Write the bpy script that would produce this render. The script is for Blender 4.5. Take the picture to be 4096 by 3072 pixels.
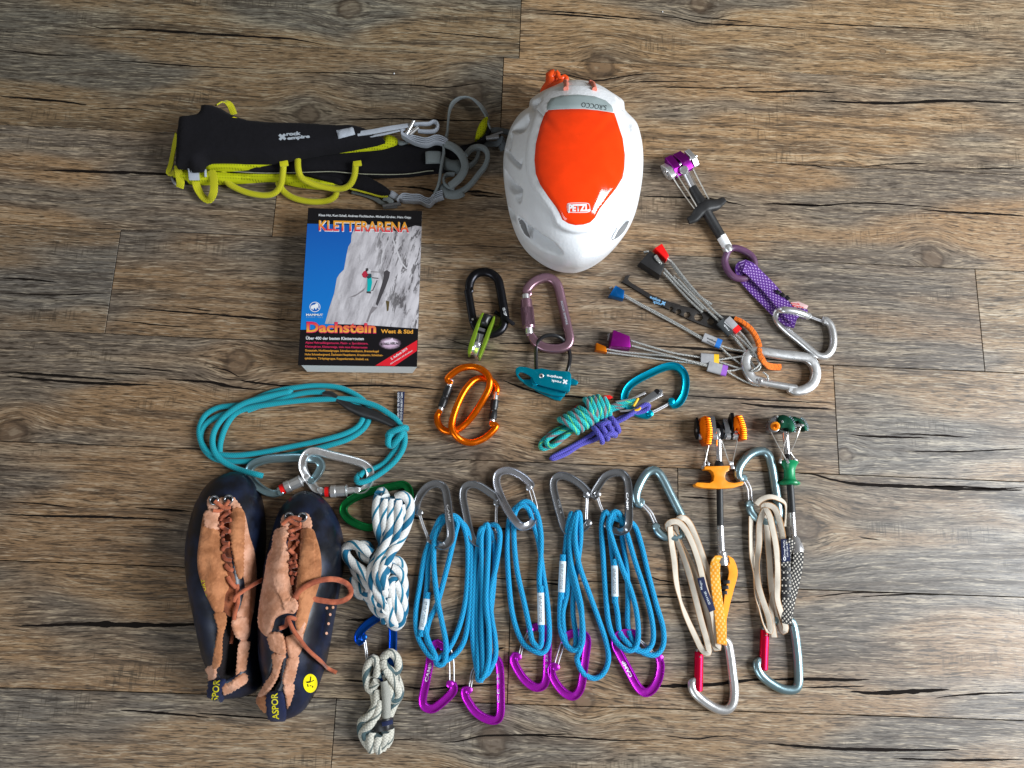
import bpy, bmesh, math, random
import numpy as np
from mathutils import Vector, Matrix, noise
from mathutils.bvhtree import BVHTree
from mathutils.geometry import delaunay_2d_cdt

for o in list(bpy.data.objects):
    bpy.data.objects.remove(o, do_unlink=True)
random.seed(7)
scene = bpy.context.scene
COL = scene.collection

# ------------------------------------------------------------------ camera
# the photo is taken by hand from about a metre above the floor, tilted some 12 degrees
FPX, CU, CV = 3180.0, 2048.0, 1536.0
CAM = Vector((0, 0, 0.964))
_up = Vector((110, 718, 3180)).normalized()
_xx = (Vector((1, 0, 0)) - _up * _up.x).normalized()
_yy = _up.cross(_xx)
ROT = Matrix((_xx, _yy, _up))
cd = bpy.data.cameras.new('camera')
cam = bpy.data.objects.new('camera', cd); COL.objects.link(cam)
cd.sensor_fit = 'HORIZONTAL'; cd.sensor_width = 36.0; cd.lens = 36.0 * FPX / 4096.0
cd.clip_start = 0.02; cd.clip_end = 50.0
cam.matrix_world = Matrix.Translation(CAM) @ ROT.to_4x4()
scene.camera = cam

# ------------------------------------------------------------------ light
w = bpy.data.worlds.new('World'); scene.world = w; w.use_nodes = True
bg = w.node_tree.nodes['Background']
bg.inputs['Color'].default_value = (1.0, 0.93, 0.84, 1); bg.inputs['Strength'].default_value = 0.15

def area(name, loc, target, sx, sy, power, col):
    d = bpy.data.lights.new(name, 'AREA'); d.shape = 'RECTANGLE'; d.size = sx; d.size_y = sy
    d.energy = power; d.color = col
    o = bpy.data.objects.new(name, d); COL.objects.link(o)
    o.location = loc
    o.rotation_euler = (Vector(target) - Vector(loc)).to_track_quat('-Z', 'Y').to_euler()
    return o
area('window_light', (2.15, -0.08, 1.42), (0.2, 0.1, 0), 1.1, 1.3, 120, (0.90, 0.95, 1.0))
area('far_window_light', (-1.35, -1.7, 1.5), (0, 0, 0), 1.2, 1.0, 24, (0.82, 0.91, 1.0))
vs = scene.view_settings
scene.display_settings.display_device = 'sRGB'
vs.view_transform = 'Standard'; vs.look = 'None'; vs.exposure = 0.0; vs.gamma = 1.0; vs.use_curve_mapping = False

# ------------------------------------------------------------------ placing helpers
def ray(u, v):
    return (ROT @ Vector(((u - CU) / FPX, -(v - CV) / FPX, -1.0))).normalized()
def at(u, v, z=0.0):
    """point at height z (metres above the floor) seen at photo position u, v"""
    d = ray(u, v); t = (z - CAM.z) / d.z
    return CAM + d * t
def proj(p):
    c = ROT.transposed() @ (Vector(p) - CAM)
    return (CU + FPX * c.x / -c.z, CV - FPX * c.y / -c.z)
def tile(x0, y0, s):
    return lambda x, y: (x0 + x / s, y0 + y / s)
T1 = tile(600, 350, 2.765); T2 = tile(1300, 350, 2.765); T3 = tile(1900, 250, 1.84375)
T4 = tile(1150, 800, 2.3033); T5 = tile(2550, 550, 2.4578); T6 = tile(2400, 1050, 2.212)
T7 = tile(1700, 1050, 2.7657); T8 = tile(1650, 1400, 1.9235); T9 = tile(750, 1500, 2.3284)
T10 = tile(700, 1850, 1.508); T11 = tile(1300, 1900, 1.4429); T12 = tile(1600, 1850, 1.508)
T13 = tile(2150, 1850, 1.6583); T14 = tile(2500, 1600, 2.37); T15 = tile(2500, 2050, 1.951)
T0 = tile(0, 0, 1.0)
def pts(T, lst, z=0.0):
    """list of (x, y[, z in mm]) -> world points"""
    out = []
    for p in lst:
        u, v = T(p[0], p[1]); zz = (p[2] if len(p) > 2 else z) * 0.001
        out.append(at(u, v, zz))
    return out

# ------------------------------------------------------------------ objects, parts
WLOC = {}
def thing(name, label, cat, loc, group=None):
    o = bpy.data.objects.new(name, None); COL.objects.link(o)
    o.empty_display_size = 0.01
    o.location = Vector((loc[0], loc[1], 0)); o['label'] = label; o['category'] = cat
    if group: o['group'] = group
    WLOC[o.name] = Vector(o.location)
    return o
def link(name, me, mat, parent=None, label=None, loc=None):
    """world-space mesh -> object; a child keeps its parent's origin"""
    o = bpy.data.objects.new(name, me); COL.objects.link(o)
    base = WLOC[parent.name] if parent else (Vector(loc) if loc is not None else Vector((0, 0, 0)))
    if base.length > 0: me.transform(Matrix.Translation(-base))
    if parent: o.parent = parent
    else: o.location = base
    WLOC[o.name] = base
    if mat is not None and not me.materials:
        for m in (mat if isinstance(mat, (list, tuple)) else [mat]): me.materials.append(m)
    if label: o['label'] = label
    return o
def finish(me, sharp=40):
    for p in me.polygons: p.use_smooth = True
    if sharp < 180: me.set_sharp_from_angle(angle=math.radians(sharp))
    return me
def meshdata(name, vs_, fs, uvs=None, sharp=40, smooth=True):
    me = bpy.data.meshes.new(name); me.from_pydata([tuple(v) for v in vs_], [], fs)
    if uvs is not None:
        l = me.uv_layers.new(name='UVMap')
        li = np.zeros(len(me.loops), dtype=np.int32); me.loops.foreach_get('vertex_index', li)
        if callable(uvs): pass
        else:
            a = np.asarray(uvs, dtype=np.float32)
            if len(a) == len(me.loops): l.data.foreach_set('uv', a.ravel())
            else: l.data.foreach_set('uv', a[li].ravel())
    me.update()
    if smooth: finish(me, sharp)
    return me
def join_data(name, parts, sharp=40):
    """several (verts, faces, loopuvs) -> one mesh"""
    V, F, U = [], [], []
    for p in parts:
        off = len(V); V += list(p[0]); F += [tuple(i + off for i in f) for f in p[1]]
        if len(p) > 2 and p[2] is not None: U += list(p[2])
        else: U += [(0, 0)] * sum(len(f) for f in p[1])
    return meshdata(name, V, F, U, sharp)

# ------------------------------------------------------------------ curves and sweeps
def catmull(P, step=0.0025, closed=False, extra=None):
    """smooth resampling; extra = list of per-point numbers carried along"""
    n = len(P); out = []; ex = []
    segs = n if closed else n - 1
    for i in range(segs):
        if closed: a, b, c, d = P[(i - 1) % n], P[i], P[(i + 1) % n], P[(i + 2) % n]
        else: a, b, c, d = P[max(i - 1, 0)], P[i], P[i + 1], P[min(i + 2, n - 1)]
        L = (c - b).length; k = max(2, int(L / step + 0.5)) if L > step * 1.2 else 1
        # centripetal-ish via plain catmull with end tangents scaled
        for j in range(k):
            t = j / k; t2 = t * t; t3 = t2 * t
            out.append(0.5 * ((2 * b) + (c - a) * t + (2 * a - 5 * b + 4 * c - d) * t2 + (3 * b - a - 3 * c + d) * t3))
            if extra is not None:
                e0, e1 = extra[i], extra[(i + 1) % n]; ex.append(e0 + (e1 - e0) * (t2 * 3 - 2 * t3))
    if not closed:
        out.append(P[-1].copy())
        if extra is not None: ex.append(extra[-1])
    return (out, ex) if extra is not None else out
def circle(r, n=10, ry=None):
    ry = r if ry is None else ry
    return [(r * math.cos(2 * math.pi * k / n), ry * math.sin(2 * math.pi * k / n)) for k in range(n)]
def rrect(w, h, b, seg=2):
    out = []
    for cx, cy, a0 in ((w/2-b, h/2-b, 0), (-w/2+b, h/2-b, 90), (-w/2+b, -h/2+b, 180), (w/2-b, -h/2+b, 270)):
        for k in range(seg + 1):
            a = math.radians(a0 + 90 * k / seg); out.append((cx + b * math.cos(a), cy + b * math.sin(a)))
    return out
def ibeam(w, h, g=0.42, d=0.16):
    """rounded bar with a groove forged into its upper face"""
    a, b = w / 2, h / 2
    return [(a, -b*.3), (a, b*.4), (a*.92, b*.82), (a*.78, b), (a*.66, b*.96), (a*.56, b*.42), (a*.2, b*.34), (-a*.2, b*.34), (-a*.56, b*.42),
            (-a*.66, b*.96), (-a*.78, b), (-a*.92, b*.82), (-a, b*.4), (-a, -b*.3), (-a*.7, -b*.9), (-a*.3, -b), (a*.3, -b), (a*.7, -b*.9)]
def sweep_data(path, prof, closed=False, scale=None, roll=None, up=Vector((0, 0, 1)), caps=True, transport=False):
    n, m = len(path), len(prof); V, F, U = [], [], []
    ln = 0.0; prev = None; L = []
    for i, p in enumerate(path):
        if closed: t = path[(i + 1) % n] - path[(i - 1) % n]
        else: t = path[min(i + 1, n - 1)] - path[max(i - 1, 0)]
        if t.length < 1e-9: t = Vector((1, 0, 0))
        t.normalize()
        if transport and prev is not None:
            s = prev - t * prev.dot(t)
        else:
            s = t.cross(up)
            if prev is not None and s.length < 0.25:
                s = prev - t * prev.dot(t)
        if s.length < 1e-6: s = t.orthogonal()
        s.normalize()
        if prev is not None and not transport and s.dot(prev) < -0.2 : s = -s
        prev = s.copy(); u_ = s.cross(t).normalized()
        if roll is not None:
            r = math.radians(roll[i] if isinstance(roll, (list, tuple)) else roll)
            s, u_ = s * math.cos(r) + u_ * math.sin(r), u_ * math.cos(r) - s * math.sin(r)
        k = 1.0 if scale is None else scale[i]
        if i: ln += (p - path[i - 1]).length
        L.append(ln)
        for a, b in prof: V.append(p + s * (a * k) + u_ * (b * k))
    # arc length round the profile for the second coordinate
    per = [0.0]
    for j in range(m):
        q, r = prof[j], prof[(j + 1) % m]; per.append(per[-1] + math.hypot(r[0]-q[0], r[1]-q[1]))
    rng = n if closed else n - 1
    for i in range(rng):
        i2 = (i + 1) % n; l1 = L[i]; l2 = L[i2] if i2 else ln + (path[0] - path[-1]).length
        for j in range(m):
            j2 = (j + 1) % m
            F.append((i*m + j, i*m + j2, i2*m + j2, i2*m + j))
            U += [(per[j], l1), (per[j+1], l1), (per[j+1], l2), (per[j], l2)]
    if caps and not closed:
        F.append(tuple(range(m))[::-1]); U += [(0, 0)] * m
        F.append(tuple((n-1)*m + j for j in range(m))); U += [(0, ln)] * m
    return V, F, U
def fix_normals(me):
    bm = bmesh.new(); bm.from_mesh(me); bmesh.ops.recalc_face_normals(bm, faces=bm.faces); bm.to_mesh(me); bm.free(); return me
def tube(name, P, r, mat, parent, closed=False, n=10, step=0.0025, scale=None, label=None, flat=None):
    """round cord, wire or bar through world points"""
    if scale is not None: path, sc = catmull(P, step, closed, scale)
    else: path, sc = catmull(P, step, closed), None
    me = join_data(name, [sweep_data(path, circle(r, n, flat), closed, sc)], 60)
    fix_normals(me)
    return link(name, me, mat, parent, label)
def bar(name, P, prof, mat, parent, closed=False, step=0.0025, scale=None, roll=None, label=None, sharp=38):
    ex = roll if roll is not None else scale
    if ex is not None and isinstance(ex, (list, tuple)): path, e = catmull(P, step, closed, list(ex))
    else: path, e = catmull(P, step, closed), None
    me = join_data(name, [sweep_data(path, prof, closed, e if (scale is not None) else None, e if roll is not None and scale is None else None)], sharp)
    fix_normals(me)
    return link(name, me, mat, parent, label)
def lathe_data(p0, p1, prof, n=18):
    """prof: list of (fraction along p0-p1, radius)"""
    ax = p1 - p0; t = ax.normalized(); s = t.orthogonal().normalized(); u_ = t.cross(s)
    V, F = [], []
    for f, r in prof:
        for k in range(n):
            a = 2 * math.pi * k / n; V.append(p0 + ax * f + s * (r * math.cos(a)) + u_ * (r * math.sin(a)))
    U = []
    for i in range(len(prof) - 1):
        for k in range(n):
            k2 = (k + 1) % n; F.append((i*n+k, i*n+k2, (i+1)*n+k2, (i+1)*n+k))
            U += [(k / n, prof[i][0] * ax.length), ((k+1) / n, prof[i][0] * ax.length), ((k+1)/n, prof[i+1][0] * ax.length), (k/n, prof[i+1][0] * ax.length)]
    F.append(tuple(range(n))[::-1]); U += [(0, 0)] * n
    F.append(tuple((len(prof)-1)*n + k for k in range(n))); U += [(0, 0)] * n
    return V, F, U
def lathe(name, p0, p1, prof, mat, parent, n=18, label=None, sharp=35):
    me = join_data(name, [lathe_data(p0, p1, prof, n)], sharp); fix_normals(me)
    return link(name, me, mat, parent, label)

# ------------------------------------------------------------------ filled shapes
def smooth2(poly, step, closed=True, sharp=False):
    P = [Vector((p[0], p[1], 0)) for p in poly]
    if sharp:
        out = []
        n = len(P)
        for i in range(n if closed else n-1):
            a, b = P[i], P[(i+1) % n]; k = max(1, int((b-a).length/step))
            out += [a.lerp(b, j/k) for j in range(k)]
        return [(p.x, p.y) for p in out]
    return [(p.x, p.y) for p in catmull(P, step, closed)]
def seg_dist(X, Y, poly):
    """numpy distance of points to a closed polygon outline + inside mask"""
    X = np.asarray(X, float); Y = np.asarray(Y, float)
    d = np.full(X.shape, 1e9); ins = np.zeros(X.shape, bool); n = len(poly)
    for i in range(n):
        x1, y1 = poly[i]; x2, y2 = poly[(i+1) % n]; dx, dy = x2-x1, y2-y1; L = dx*dx + dy*dy + 1e-18
        t = np.clip(((X-x1)*dx + (Y-y1)*dy) / L, 0, 1)
        d = np.minimum(d, (X-x1-t*dx)**2 + (Y-y1-t*dy)**2)
        c = ((y1 > Y) != (y2 > Y))
        if dy != 0: ins ^= c & (X < (x1 + (Y-y1) * dx / dy))
    return np.sqrt(d), ins
def fill2d(outer, spacing, holes=(), rings=()):
    """triangulate an outline (2D) with inner grid points; returns pts, tris, dist-to-outline"""
    O = list(outer); E = [(i, (i+1) % len(O)) for i in range(len(O))]
    V = [Vector(p) for p in O]
    for h in holes:
        o = len(V); V += [Vector(p) for p in h]; E += [(o+i, o+(i+1) % len(h)) for i in range(len(h))]
    xs = [p[0] for p in O]; ys = [p[1] for p in O]
    gx, gy = np.meshgrid(np.arange(min(xs), max(xs), spacing), np.arange(min(ys), max(ys), spacing*0.87))
    gx = gx + (np.arange(gx.shape[0]) % 2)[:, None] * spacing * 0.5
    gx = gx.ravel(); gy = gy.ravel()
    d, ins = seg_dist(gx, gy, O); keep = ins & (d > spacing * 0.45)
    for h in holes:
        dh, ih = seg_dist(gx, gy, h); keep &= (~ih) & (dh > spacing * 0.45)
    V += [Vector((x, y)) for x, y in zip(gx[keep], gy[keep])]
    OA = np.array(O); tg = np.roll(OA, -1, 0) - np.roll(OA, 1, 0); tl_ = np.hypot(tg[:, 0], tg[:, 1]) + 1e-12
    nn = np.stack([-tg[:, 1]/tl_, tg[:, 0]/tl_], 1)
    for r in rings:     # extra points close to the edge for a round rim
        Q = np.concatenate([OA + nn*r, OA - nn*r]); dd, ii = seg_dist(Q[:, 0], Q[:, 1], O)
        V += [Vector((float(q[0]), float(q[1]))) for q in Q[ii & (dd > r*0.8)]]
    res = delaunay_2d_cdt(V, E, [], 2 if holes else 1, 1e-7)
    v2, f2 = res[0], res[2]
    if holes:
        cx = np.array([sum(v2[i].x for i in f)/len(f) for f in f2]); cy = np.array([sum(v2[i].y for i in f)/len(f) for f in f2])
        ok = seg_dist(cx, cy, O)[1]
        for h in holes: ok &= ~seg_dist(cx, cy, h)[1]
        f3 = [f for f, k in zip(f2, ok) if k]
        f2 = f3
    f2 = [tuple(f) for f in f2]
    X = np.array([p.x for p in v2]); Y = np.array([p.y for p in v2])
    dist, _ = seg_dist(X, Y, O)
    for h in holes: dist = np.minimum(dist, seg_dist(X, Y, h)[0])
    return v2, f2, dist
def puff_data(outline, z0, h, r, spacing, zf=None, holes=(), bottom=None):
    """padded slab: outline in world xy, base z0, thickness h with a round rim r; zf(x,y)->extra base height"""
    v2, f2, dist = fill2d(outline, spacing, holes, rings=(r*0.12, r*0.4) if r < spacing*2 else (r*0.1,))
    V, F = [], []
    n = len(v2)
    for p, d in zip(v2, dist):
        q = min(d / r, 1.0); k = math.sqrt(max(0, 1 - (1-q)**2))
        zb = z0 + (zf(p.x, p.y) if zf else 0)
        V.append(Vector((p.x, p.y, zb + h * k)))
    for p, d in zip(v2, dist):
        zb = z0 + (zf(p.x, p.y) if zf else 0)
        q = min(d / r, 1.0); k = math.sqrt(max(0, 1 - (1-q)**2))
        V.append(Vector((p.x, p.y, (zb - (bottom or 0) * k) if bottom is not None else zb - 1e-5)))
    for f in f2:
        F.append(f); F.append(tuple(i + n for i in reversed(f)))
    return V, F, None, [(v.x, v.y) for v in V]
def puff(name, T, poly, z0, h, r, mat, parent, spacing=0.004, zf=None, step=None, label=None, sharp=False, bottom=None, holes=()):
    """poly in tile coordinates, measured at height z0 + h (mm)"""
    zz = (z0 + h*0.6) * 0.001
    def conv(pl): return [tuple(at(*T(x, y), zz + (zf_at(zf, x, y, T, zz)))[:2]) for x, y in pl]
    def zf_at(f, x, y, T, z):
        if not f: return 0
        q = at(*T(x, y), z); return f(q.x, q.y)
    out = smooth2(conv(poly), step or spacing*0.8, True, sharp)
    hs = [smooth2(conv(hh), step or spacing*0.8, True, sharp) for hh in holes]
    V, F, _, xy = puff_data(out, z0*0.001, h*0.001, r*0.001, spacing, zf, hs, None if bottom is None else bottom*0.001)
    me = meshdata(name, V, F, xy, 180); fix_normals(me)
    me.set_sharp_from_angle(angle=math.radians(70))
    return link(name, me, mat, parent, label)
def plate(name, T, poly, z0, h, mat, parent, bevel=0.0006, holes=(), label=None, smooth=False, step=0.002, tilt=None):
    """flat plate with crisp bevelled edges, outline at its top height"""
    zt = (z0 + h) * 0.001
    conv = lambda pl: [tuple(at(*T(x, y), zt)[:2]) for x, y in pl]
    out = conv(poly); hs = [conv(x) for x in holes]
    if smooth: out = smooth2(out, step)
    V = [Vector((x, y)) for x, y in out]; E = [(i, (i+1) % len(out)) for i in range(len(out))]
    loops = [list(range(len(out)))]
    for hh in hs:
        o = len(V); V += [Vector(p) for p in hh]; E += [(o+i, o+(i+1) % len(hh)) for i in range(len(hh))]; loops.append([o+i for i in range(len(hh))])
    res = delaunay_2d_cdt(V, E, [], 2 if hs else 1, 1e-8)
    v2, f2 = res[0], [tuple(f) for f in res[2]]
    if hs:
        f2 = [f for f in f2 if not any(seg_dist([sum(v2[i].x for i in f)/len(f)], [sum(v2[i].y for i in f)/len(f)], hh)[1][0] for hh in hs)]
        f2 = [f for f in f2 if seg_dist([sum(v2[i].x for i in f)/len(f)], [sum(v2[i].y for i in f)/len(f)], out)[1][0]]
    bm = bmesh.new()
    top = [bm.verts.new((p.x, p.y, zt)) for p in v2]
    for f in f2:
        try: bm.faces.new([top[i] for i in f])
        except ValueError: pass
    for v in [v for v in bm.verts if not v.link_faces]: bm.verts.remove(v)
    bmesh.ops.recalc_face_normals(bm, faces=bm.faces)
    if bm.faces and sum(f.normal.z for f in bm.faces) < 0: bmesh.ops.reverse_faces(bm, faces=bm.faces)
    r = bmesh.ops.extrude_face_region(bm, geom=list(bm.faces))
    for g in r['geom']:
        if isinstance(g, bmesh.types.BMVert): g.co.z = z0 * 0.001
    bmesh.ops.recalc_face_normals(bm, faces=bm.faces)
    if bevel > 0:
        es = [e for e in bm.edges if len(e.link_faces) == 2 and e.calc_face_angle(0) > 0.9 and max(v.co.z for v in e.verts) > zt - 1e-7 and min(v.co.z for v in e.verts) > zt - 1e-7]
        try: bmesh.ops.bevel(bm, geom=es, offset=bevel, segments=2, profile=0.6, affect='EDGES', clamp_overlap=True)
        except Exception: pass
    if tilt:
        for v in bm.verts: v.co.z += tilt(v.co.x, v.co.y)
    me = bpy.data.meshes.new(name); bm.to_mesh(me); bm.free(); finish(me, 35)
    return link(name, me, mat, parent, label)
def boxpart(name, p0, p1, w, h, mat, parent, bevel=0.0006, label=None, taper=1.0, zc=None):
    """bevelled box along p0-p1 (its axis), width w across, height h"""
    ax = (p1 - p0); L = ax.length; t = ax.normalized(); s = t.cross(Vector((0, 0, 1))); s.normalize(); u_ = s.cross(t)
    bm = bmesh.new(); vv = []
    for e, k in ((0, 1.0), (1, taper)):
        for a, b in ((-1, -1), (1, -1), (1, 1), (-1, 1)):
            vv.append(bm.verts.new(p0 + ax * e + s * (a * w/2 * k) + u_ * (b * h/2 * (k if taper != 1 else 1))))
    for f in ((0,1,2,3), (7,6,5,4), (0,4,5,1), (1,5,6,2), (2,6,7,3), (3,7,4,0)): bm.faces.new([vv[i] for i in f])
    bmesh.ops.recalc_face_normals(bm, faces=bm.faces)
    if bevel: bmesh.ops.bevel(bm, geom=list(bm.edges), offset=bevel, segments=2, profile=0.6, affect='EDGES', clamp_overlap=True)
    me = bpy.data.meshes.new(name); bm.to_mesh(me); bm.free(); finish(me, 35)
    return link(name, me, mat, parent, label)

# ------------------------------------------------------------------ print: lettering laid on a surface
_tc = {}
def text_tris(s, bold=0.0):
    key = (s, bold)
    if key in _tc: return _tc[key]
    c = bpy.data.curves.new('t', 'FONT'); c.body = s; c.size = 1.0; c.offset = bold; c.resolution_u = 3
    o = bpy.data.objects.new('t', c); COL.objects.link(o)
    bpy.context.view_layer.update()
    me = bpy.data.meshes.new_from_object(o.evaluated_get(bpy.context.evaluated_depsgraph_get()))
    V = [(v.co.x, v.co.y) for v in me.vertices]; F = [tuple(p.vertices) for p in me.polygons]
    bpy.data.objects.remove(o); bpy.data.curves.remove(c); bpy.data.meshes.remove(me)
    xs = [v[0] for v in V] or [0, 1]; x0, x1 = min(xs), max(xs)
    V = [((x - x0) / (x1 - x0), y) for x, y in V]
    _tc[key] = (V, F); return V, F
def bvh_of(*objs):
    V, F = [], []
    for o in objs:
        me = o.data; off = len(V); b = WLOC[o.name]
        V += [v.co + b for v in me.vertices]; F += [tuple(i + off for i in p.vertices) for p in me.polygons]
    return BVHTree.FromPolygons(V, F)
def surf(u, v, on, lift):
    """point on a surface (height in metres or a BVH) seen at u, v, raised a little"""
    if isinstance(on, (int, float)): return at(u, v, on + lift)
    d = ray(u, v); h = on.ray_cast(CAM, d)
    if h[0] is None: return None
    n = h[1] if h[1].dot(d) < 0 else -h[1]
    return h[0] + n * lift
def text(name, s, T, p0, p1, hgt, mat, parent, on, lift=0.00015, bold=0.0, cap=0.7, flip=1, slant=0.0):
    """lettering from p0 to p1 (tile coords of the baseline), hgt = capital height in tile px"""
    V, F = text_tris(s, bold)
    dx, dy = p1[0]-p0[0], p1[1]-p0[1]; L = math.hypot(dx, dy); ux, uy = dy/L*flip, -dx/L*flip
    out = []
    for x, y in V:
        k = y / cap * hgt
        out.append(surf(*T(p0[0] + dx*x + ux*k + dx/L*slant*k, p0[1] + dy*x + uy*k + dy/L*slant*k), on, lift))
    idx = {}; W = []
    for i, q in enumerate(out):
        if q is not None: idx[i] = len(W); W.append(q)
    G = [tuple(idx[i] for i in f) for f in F if all(i in idx for i in f)]
    uv = [(V[i][0], V[i][1] / cap) for i in range(len(V)) if i in idx]
    me = meshdata(name, W, G, uv, 180)
    return link(name, me, mat, parent)
def patch(name, T, poly, mat, parent, on, lift=0.0001, smooth=False, spacing=None, step=6, label=None, rim=0.0, holes=()):
    """flat print or thin skin with a traced outline laid on a surface; rim > 0 rounds its edge down"""
    pl = smooth2(poly, step) if smooth else (smooth2(poly, step, True, True) if spacing else poly)
    hs = [smooth2(h, step) if smooth else h for h in holes]
    if spacing: v2, f2, dist = fill2d(pl, spacing, hs)
    else:
        v2 = [Vector(p) for p in pl]; E = [(i, (i+1) % len(pl)) for i in range(len(pl))]
        r = delaunay_2d_cdt(v2, E, [], 1, 1e-6); v2, f2 = r[0], [tuple(f) for f in r[2]]; dist = [0]*len(v2)
    W, idx = [], {}
    for i, p in enumerate(v2):
        l = lift
        if rim: q = min(dist[i] / rim, 1); l = lift * math.sqrt(max(0, 1-(1-q)**2)) + 0.00005
        q = surf(*T(p.x, p.y), on, l)
        if q is not None: idx[i] = len(W); W.append(q)
    G = [tuple(idx[i] for i in f) for f in f2 if all(i in idx for i in f)]
    xs = [p.x for p in v2]; ys = [p.y for p in v2]; a, b, c, d = min(xs), max(xs), min(ys), max(ys)
    uv = [((v2[i].x - a)/(b-a), 1 - (v2[i].y - c)/(d-c)) for i in range(len(v2)) if i in idx]
    me = meshdata(name, W, G, uv, 180)
    bm = bmesh.new(); bm.from_mesh(me); bmesh.ops.recalc_face_normals(bm, faces=bm.faces)
    up = sum((f.normal.dot(CAM - f.calc_center_median()) for f in bm.faces))
    if up < 0: bmesh.ops.reverse_faces(bm, faces=bm.faces)
    bm.to_mesh(me); bm.free()
    return link(name, me, mat, parent, label)
# ------------------------------------------------------------------ materials
class NT:
    def __init__(s, name):
        s.m = bpy.data.materials.new(name); s.m.use_nodes = True; s.t = s.m.node_tree
        s.b = s.t.nodes['Principled BSDF']
    def n(s, typ, **kw):
        nd = s.t.nodes.new(typ)
        for k, v in kw.items():
            if hasattr(nd, k): setattr(nd, k, v)
        return nd
    def l(s, a, b): s.t.links.new(a, b)
    def val(s, nd, key, v):
        if isinstance(v, (int, float, tuple)): nd.inputs[key].default_value = v
        else: s.l(v, nd.inputs[key])
    def math(s, op, a, b=0.0, c=None, clamp=False):
        nd = s.n('ShaderNodeMath'); nd.operation = op; nd.use_clamp = clamp
        s.val(nd, 0, a); s.val(nd, 1, b)
        if c is not None: s.val(nd, 2, c)
        return nd.outputs[0]
    def mix(s, f, a, b, typ='MIX'):
        nd = s.n('ShaderNodeMix'); nd.data_type = 'RGBA'; nd.blend_type = typ
        s.val(nd, 0, f); s.val(nd, 6, a if not isinstance(a, tuple) or len(a) == 4 else (*a, 1)); s.val(nd, 7, b if not isinstance(b, tuple) or len(b) == 4 else (*b, 1))
        return nd.outputs[2]
    def ramp(s, f, stops, interp='LINEAR'):
        nd = s.n('ShaderNodeValToRGB'); cr = nd.color_ramp; cr.interpolation = interp
        while len(cr.elements) < len(stops): cr.elements.new(0.5)
        for e, (p, c) in zip(cr.elements, stops):
            e.position = p; e.color = (*c, 1) if isinstance(c, tuple) else (c, c, c, 1)
        s.l(f, nd.inputs[0]); return nd.outputs[0]
    def rng(s, f, a, b, c=0.0, d=1.0, smooth=True):
        nd = s.n('ShaderNodeMapRange'); nd.interpolation_type = 'SMOOTHSTEP' if smooth else 'LINEAR'
        s.val(nd, 0, f); s.val(nd, 1, a); s.val(nd, 2, b); s.val(nd, 3, c); s.val(nd, 4, d); return nd.outputs[0]
    def noise(s, vec, scale, detail=3, rough=0.55, dist=0.0):
        nd = s.n('ShaderNodeTexNoise'); nd.inputs['Scale'].default_value = scale; nd.inputs['Detail'].default_value = detail
        nd.inputs['Roughness'].default_value = rough; nd.inputs['Distortion'].default_value = dist
        if vec is not None: s.l(vec, nd.inputs['Vector'])
        return nd.outputs['Fac']
    def comb(s, x, y, z=0.0):
        nd = s.n('ShaderNodeCombineXYZ'); s.val(nd, 0, x); s.val(nd, 1, y); s.val(nd, 2, z); return nd.outputs[0]
    def sep(s, v):
        nd = s.n('ShaderNodeSeparateXYZ'); s.l(v, nd.inputs[0]); return nd.outputs
    def coord(s, which='Object'):
        return s.n('ShaderNodeTexCoord').outputs[which]
    def bump(s, h, strength=0.3, dist=0.001, prev=None):
        nd = s.n('ShaderNodeBump'); nd.inputs['Strength'].default_value = strength; nd.inputs['Distance'].default_value = dist
        s.l(h, nd.inputs['Height'])
        if prev is not None: s.l(prev, nd.inputs['Normal'])
        return nd.outputs[0]
    def out(s, col=None, rough=None, met=None, normal=None, spec=None, coat=None, sheen=None):
        for k, v in (('Base Color', col), ('Roughness', rough), ('Metallic', met), ('Specular IOR Level', spec), ('Coat Weight', coat), ('Sheen Weight', sheen)):
            if v is None: continue
            if isinstance(v, tuple) and len(v) == 3: v = (*v, 1)
            s.val(s.b, k, v)
        if normal is not None: s.l(normal, s.b.inputs['Normal'])
        return s.m
def srgb(r, g, b):
    f = lambda c: (c/255/12.92) if c/255 <= 0.04045 else ((c/255 + 0.055)/1.055)**2.4
    return (f(r), f(g), f(b))
def metal(name, col, rough=0.28, wear=0.15, coat=0.0, met=0.85):
    t = NT(name); v = t.coord('Object')
    n1 = t.noise(v, 160, 3, 0.6); n2 = t.noise(v, 300, 2, 0.5)
    c = t.mix(t.math('MULTIPLY', t.rng(n1, 0.58, 0.75), 0.5), col, tuple(min(1, x*1.3+0.05) for x in col))
    r = t.math('ADD', rough, t.math('MULTIPLY', t.math('SUBTRACT', n1, 0.5), wear * 0.9))
    return t.out(c, r, met, t.bump(n2, 0.03, 0.0002), coat=coat)
def plastic(name, col, rough=0.45, spec=0.5, bump=0.08, scale=700, var=0.12):
    t = NT(name); v = t.coord('Object'); n1 = t.noise(v, scale, 3); n2 = t.noise(v, 60, 3)
    c = t.mix(t.rng(n2, 0.35, 0.7), tuple(x*(1-var) for x in col), tuple(min(1, x*(1+var)) for x in col))
    return t.out(c, t.math('ADD', rough, t.math('MULTIPLY', t.math('SUBTRACT', n2, 0.5), 0.25)), 0.0, t.bump(n1, bump, 0.0004), spec)
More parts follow.
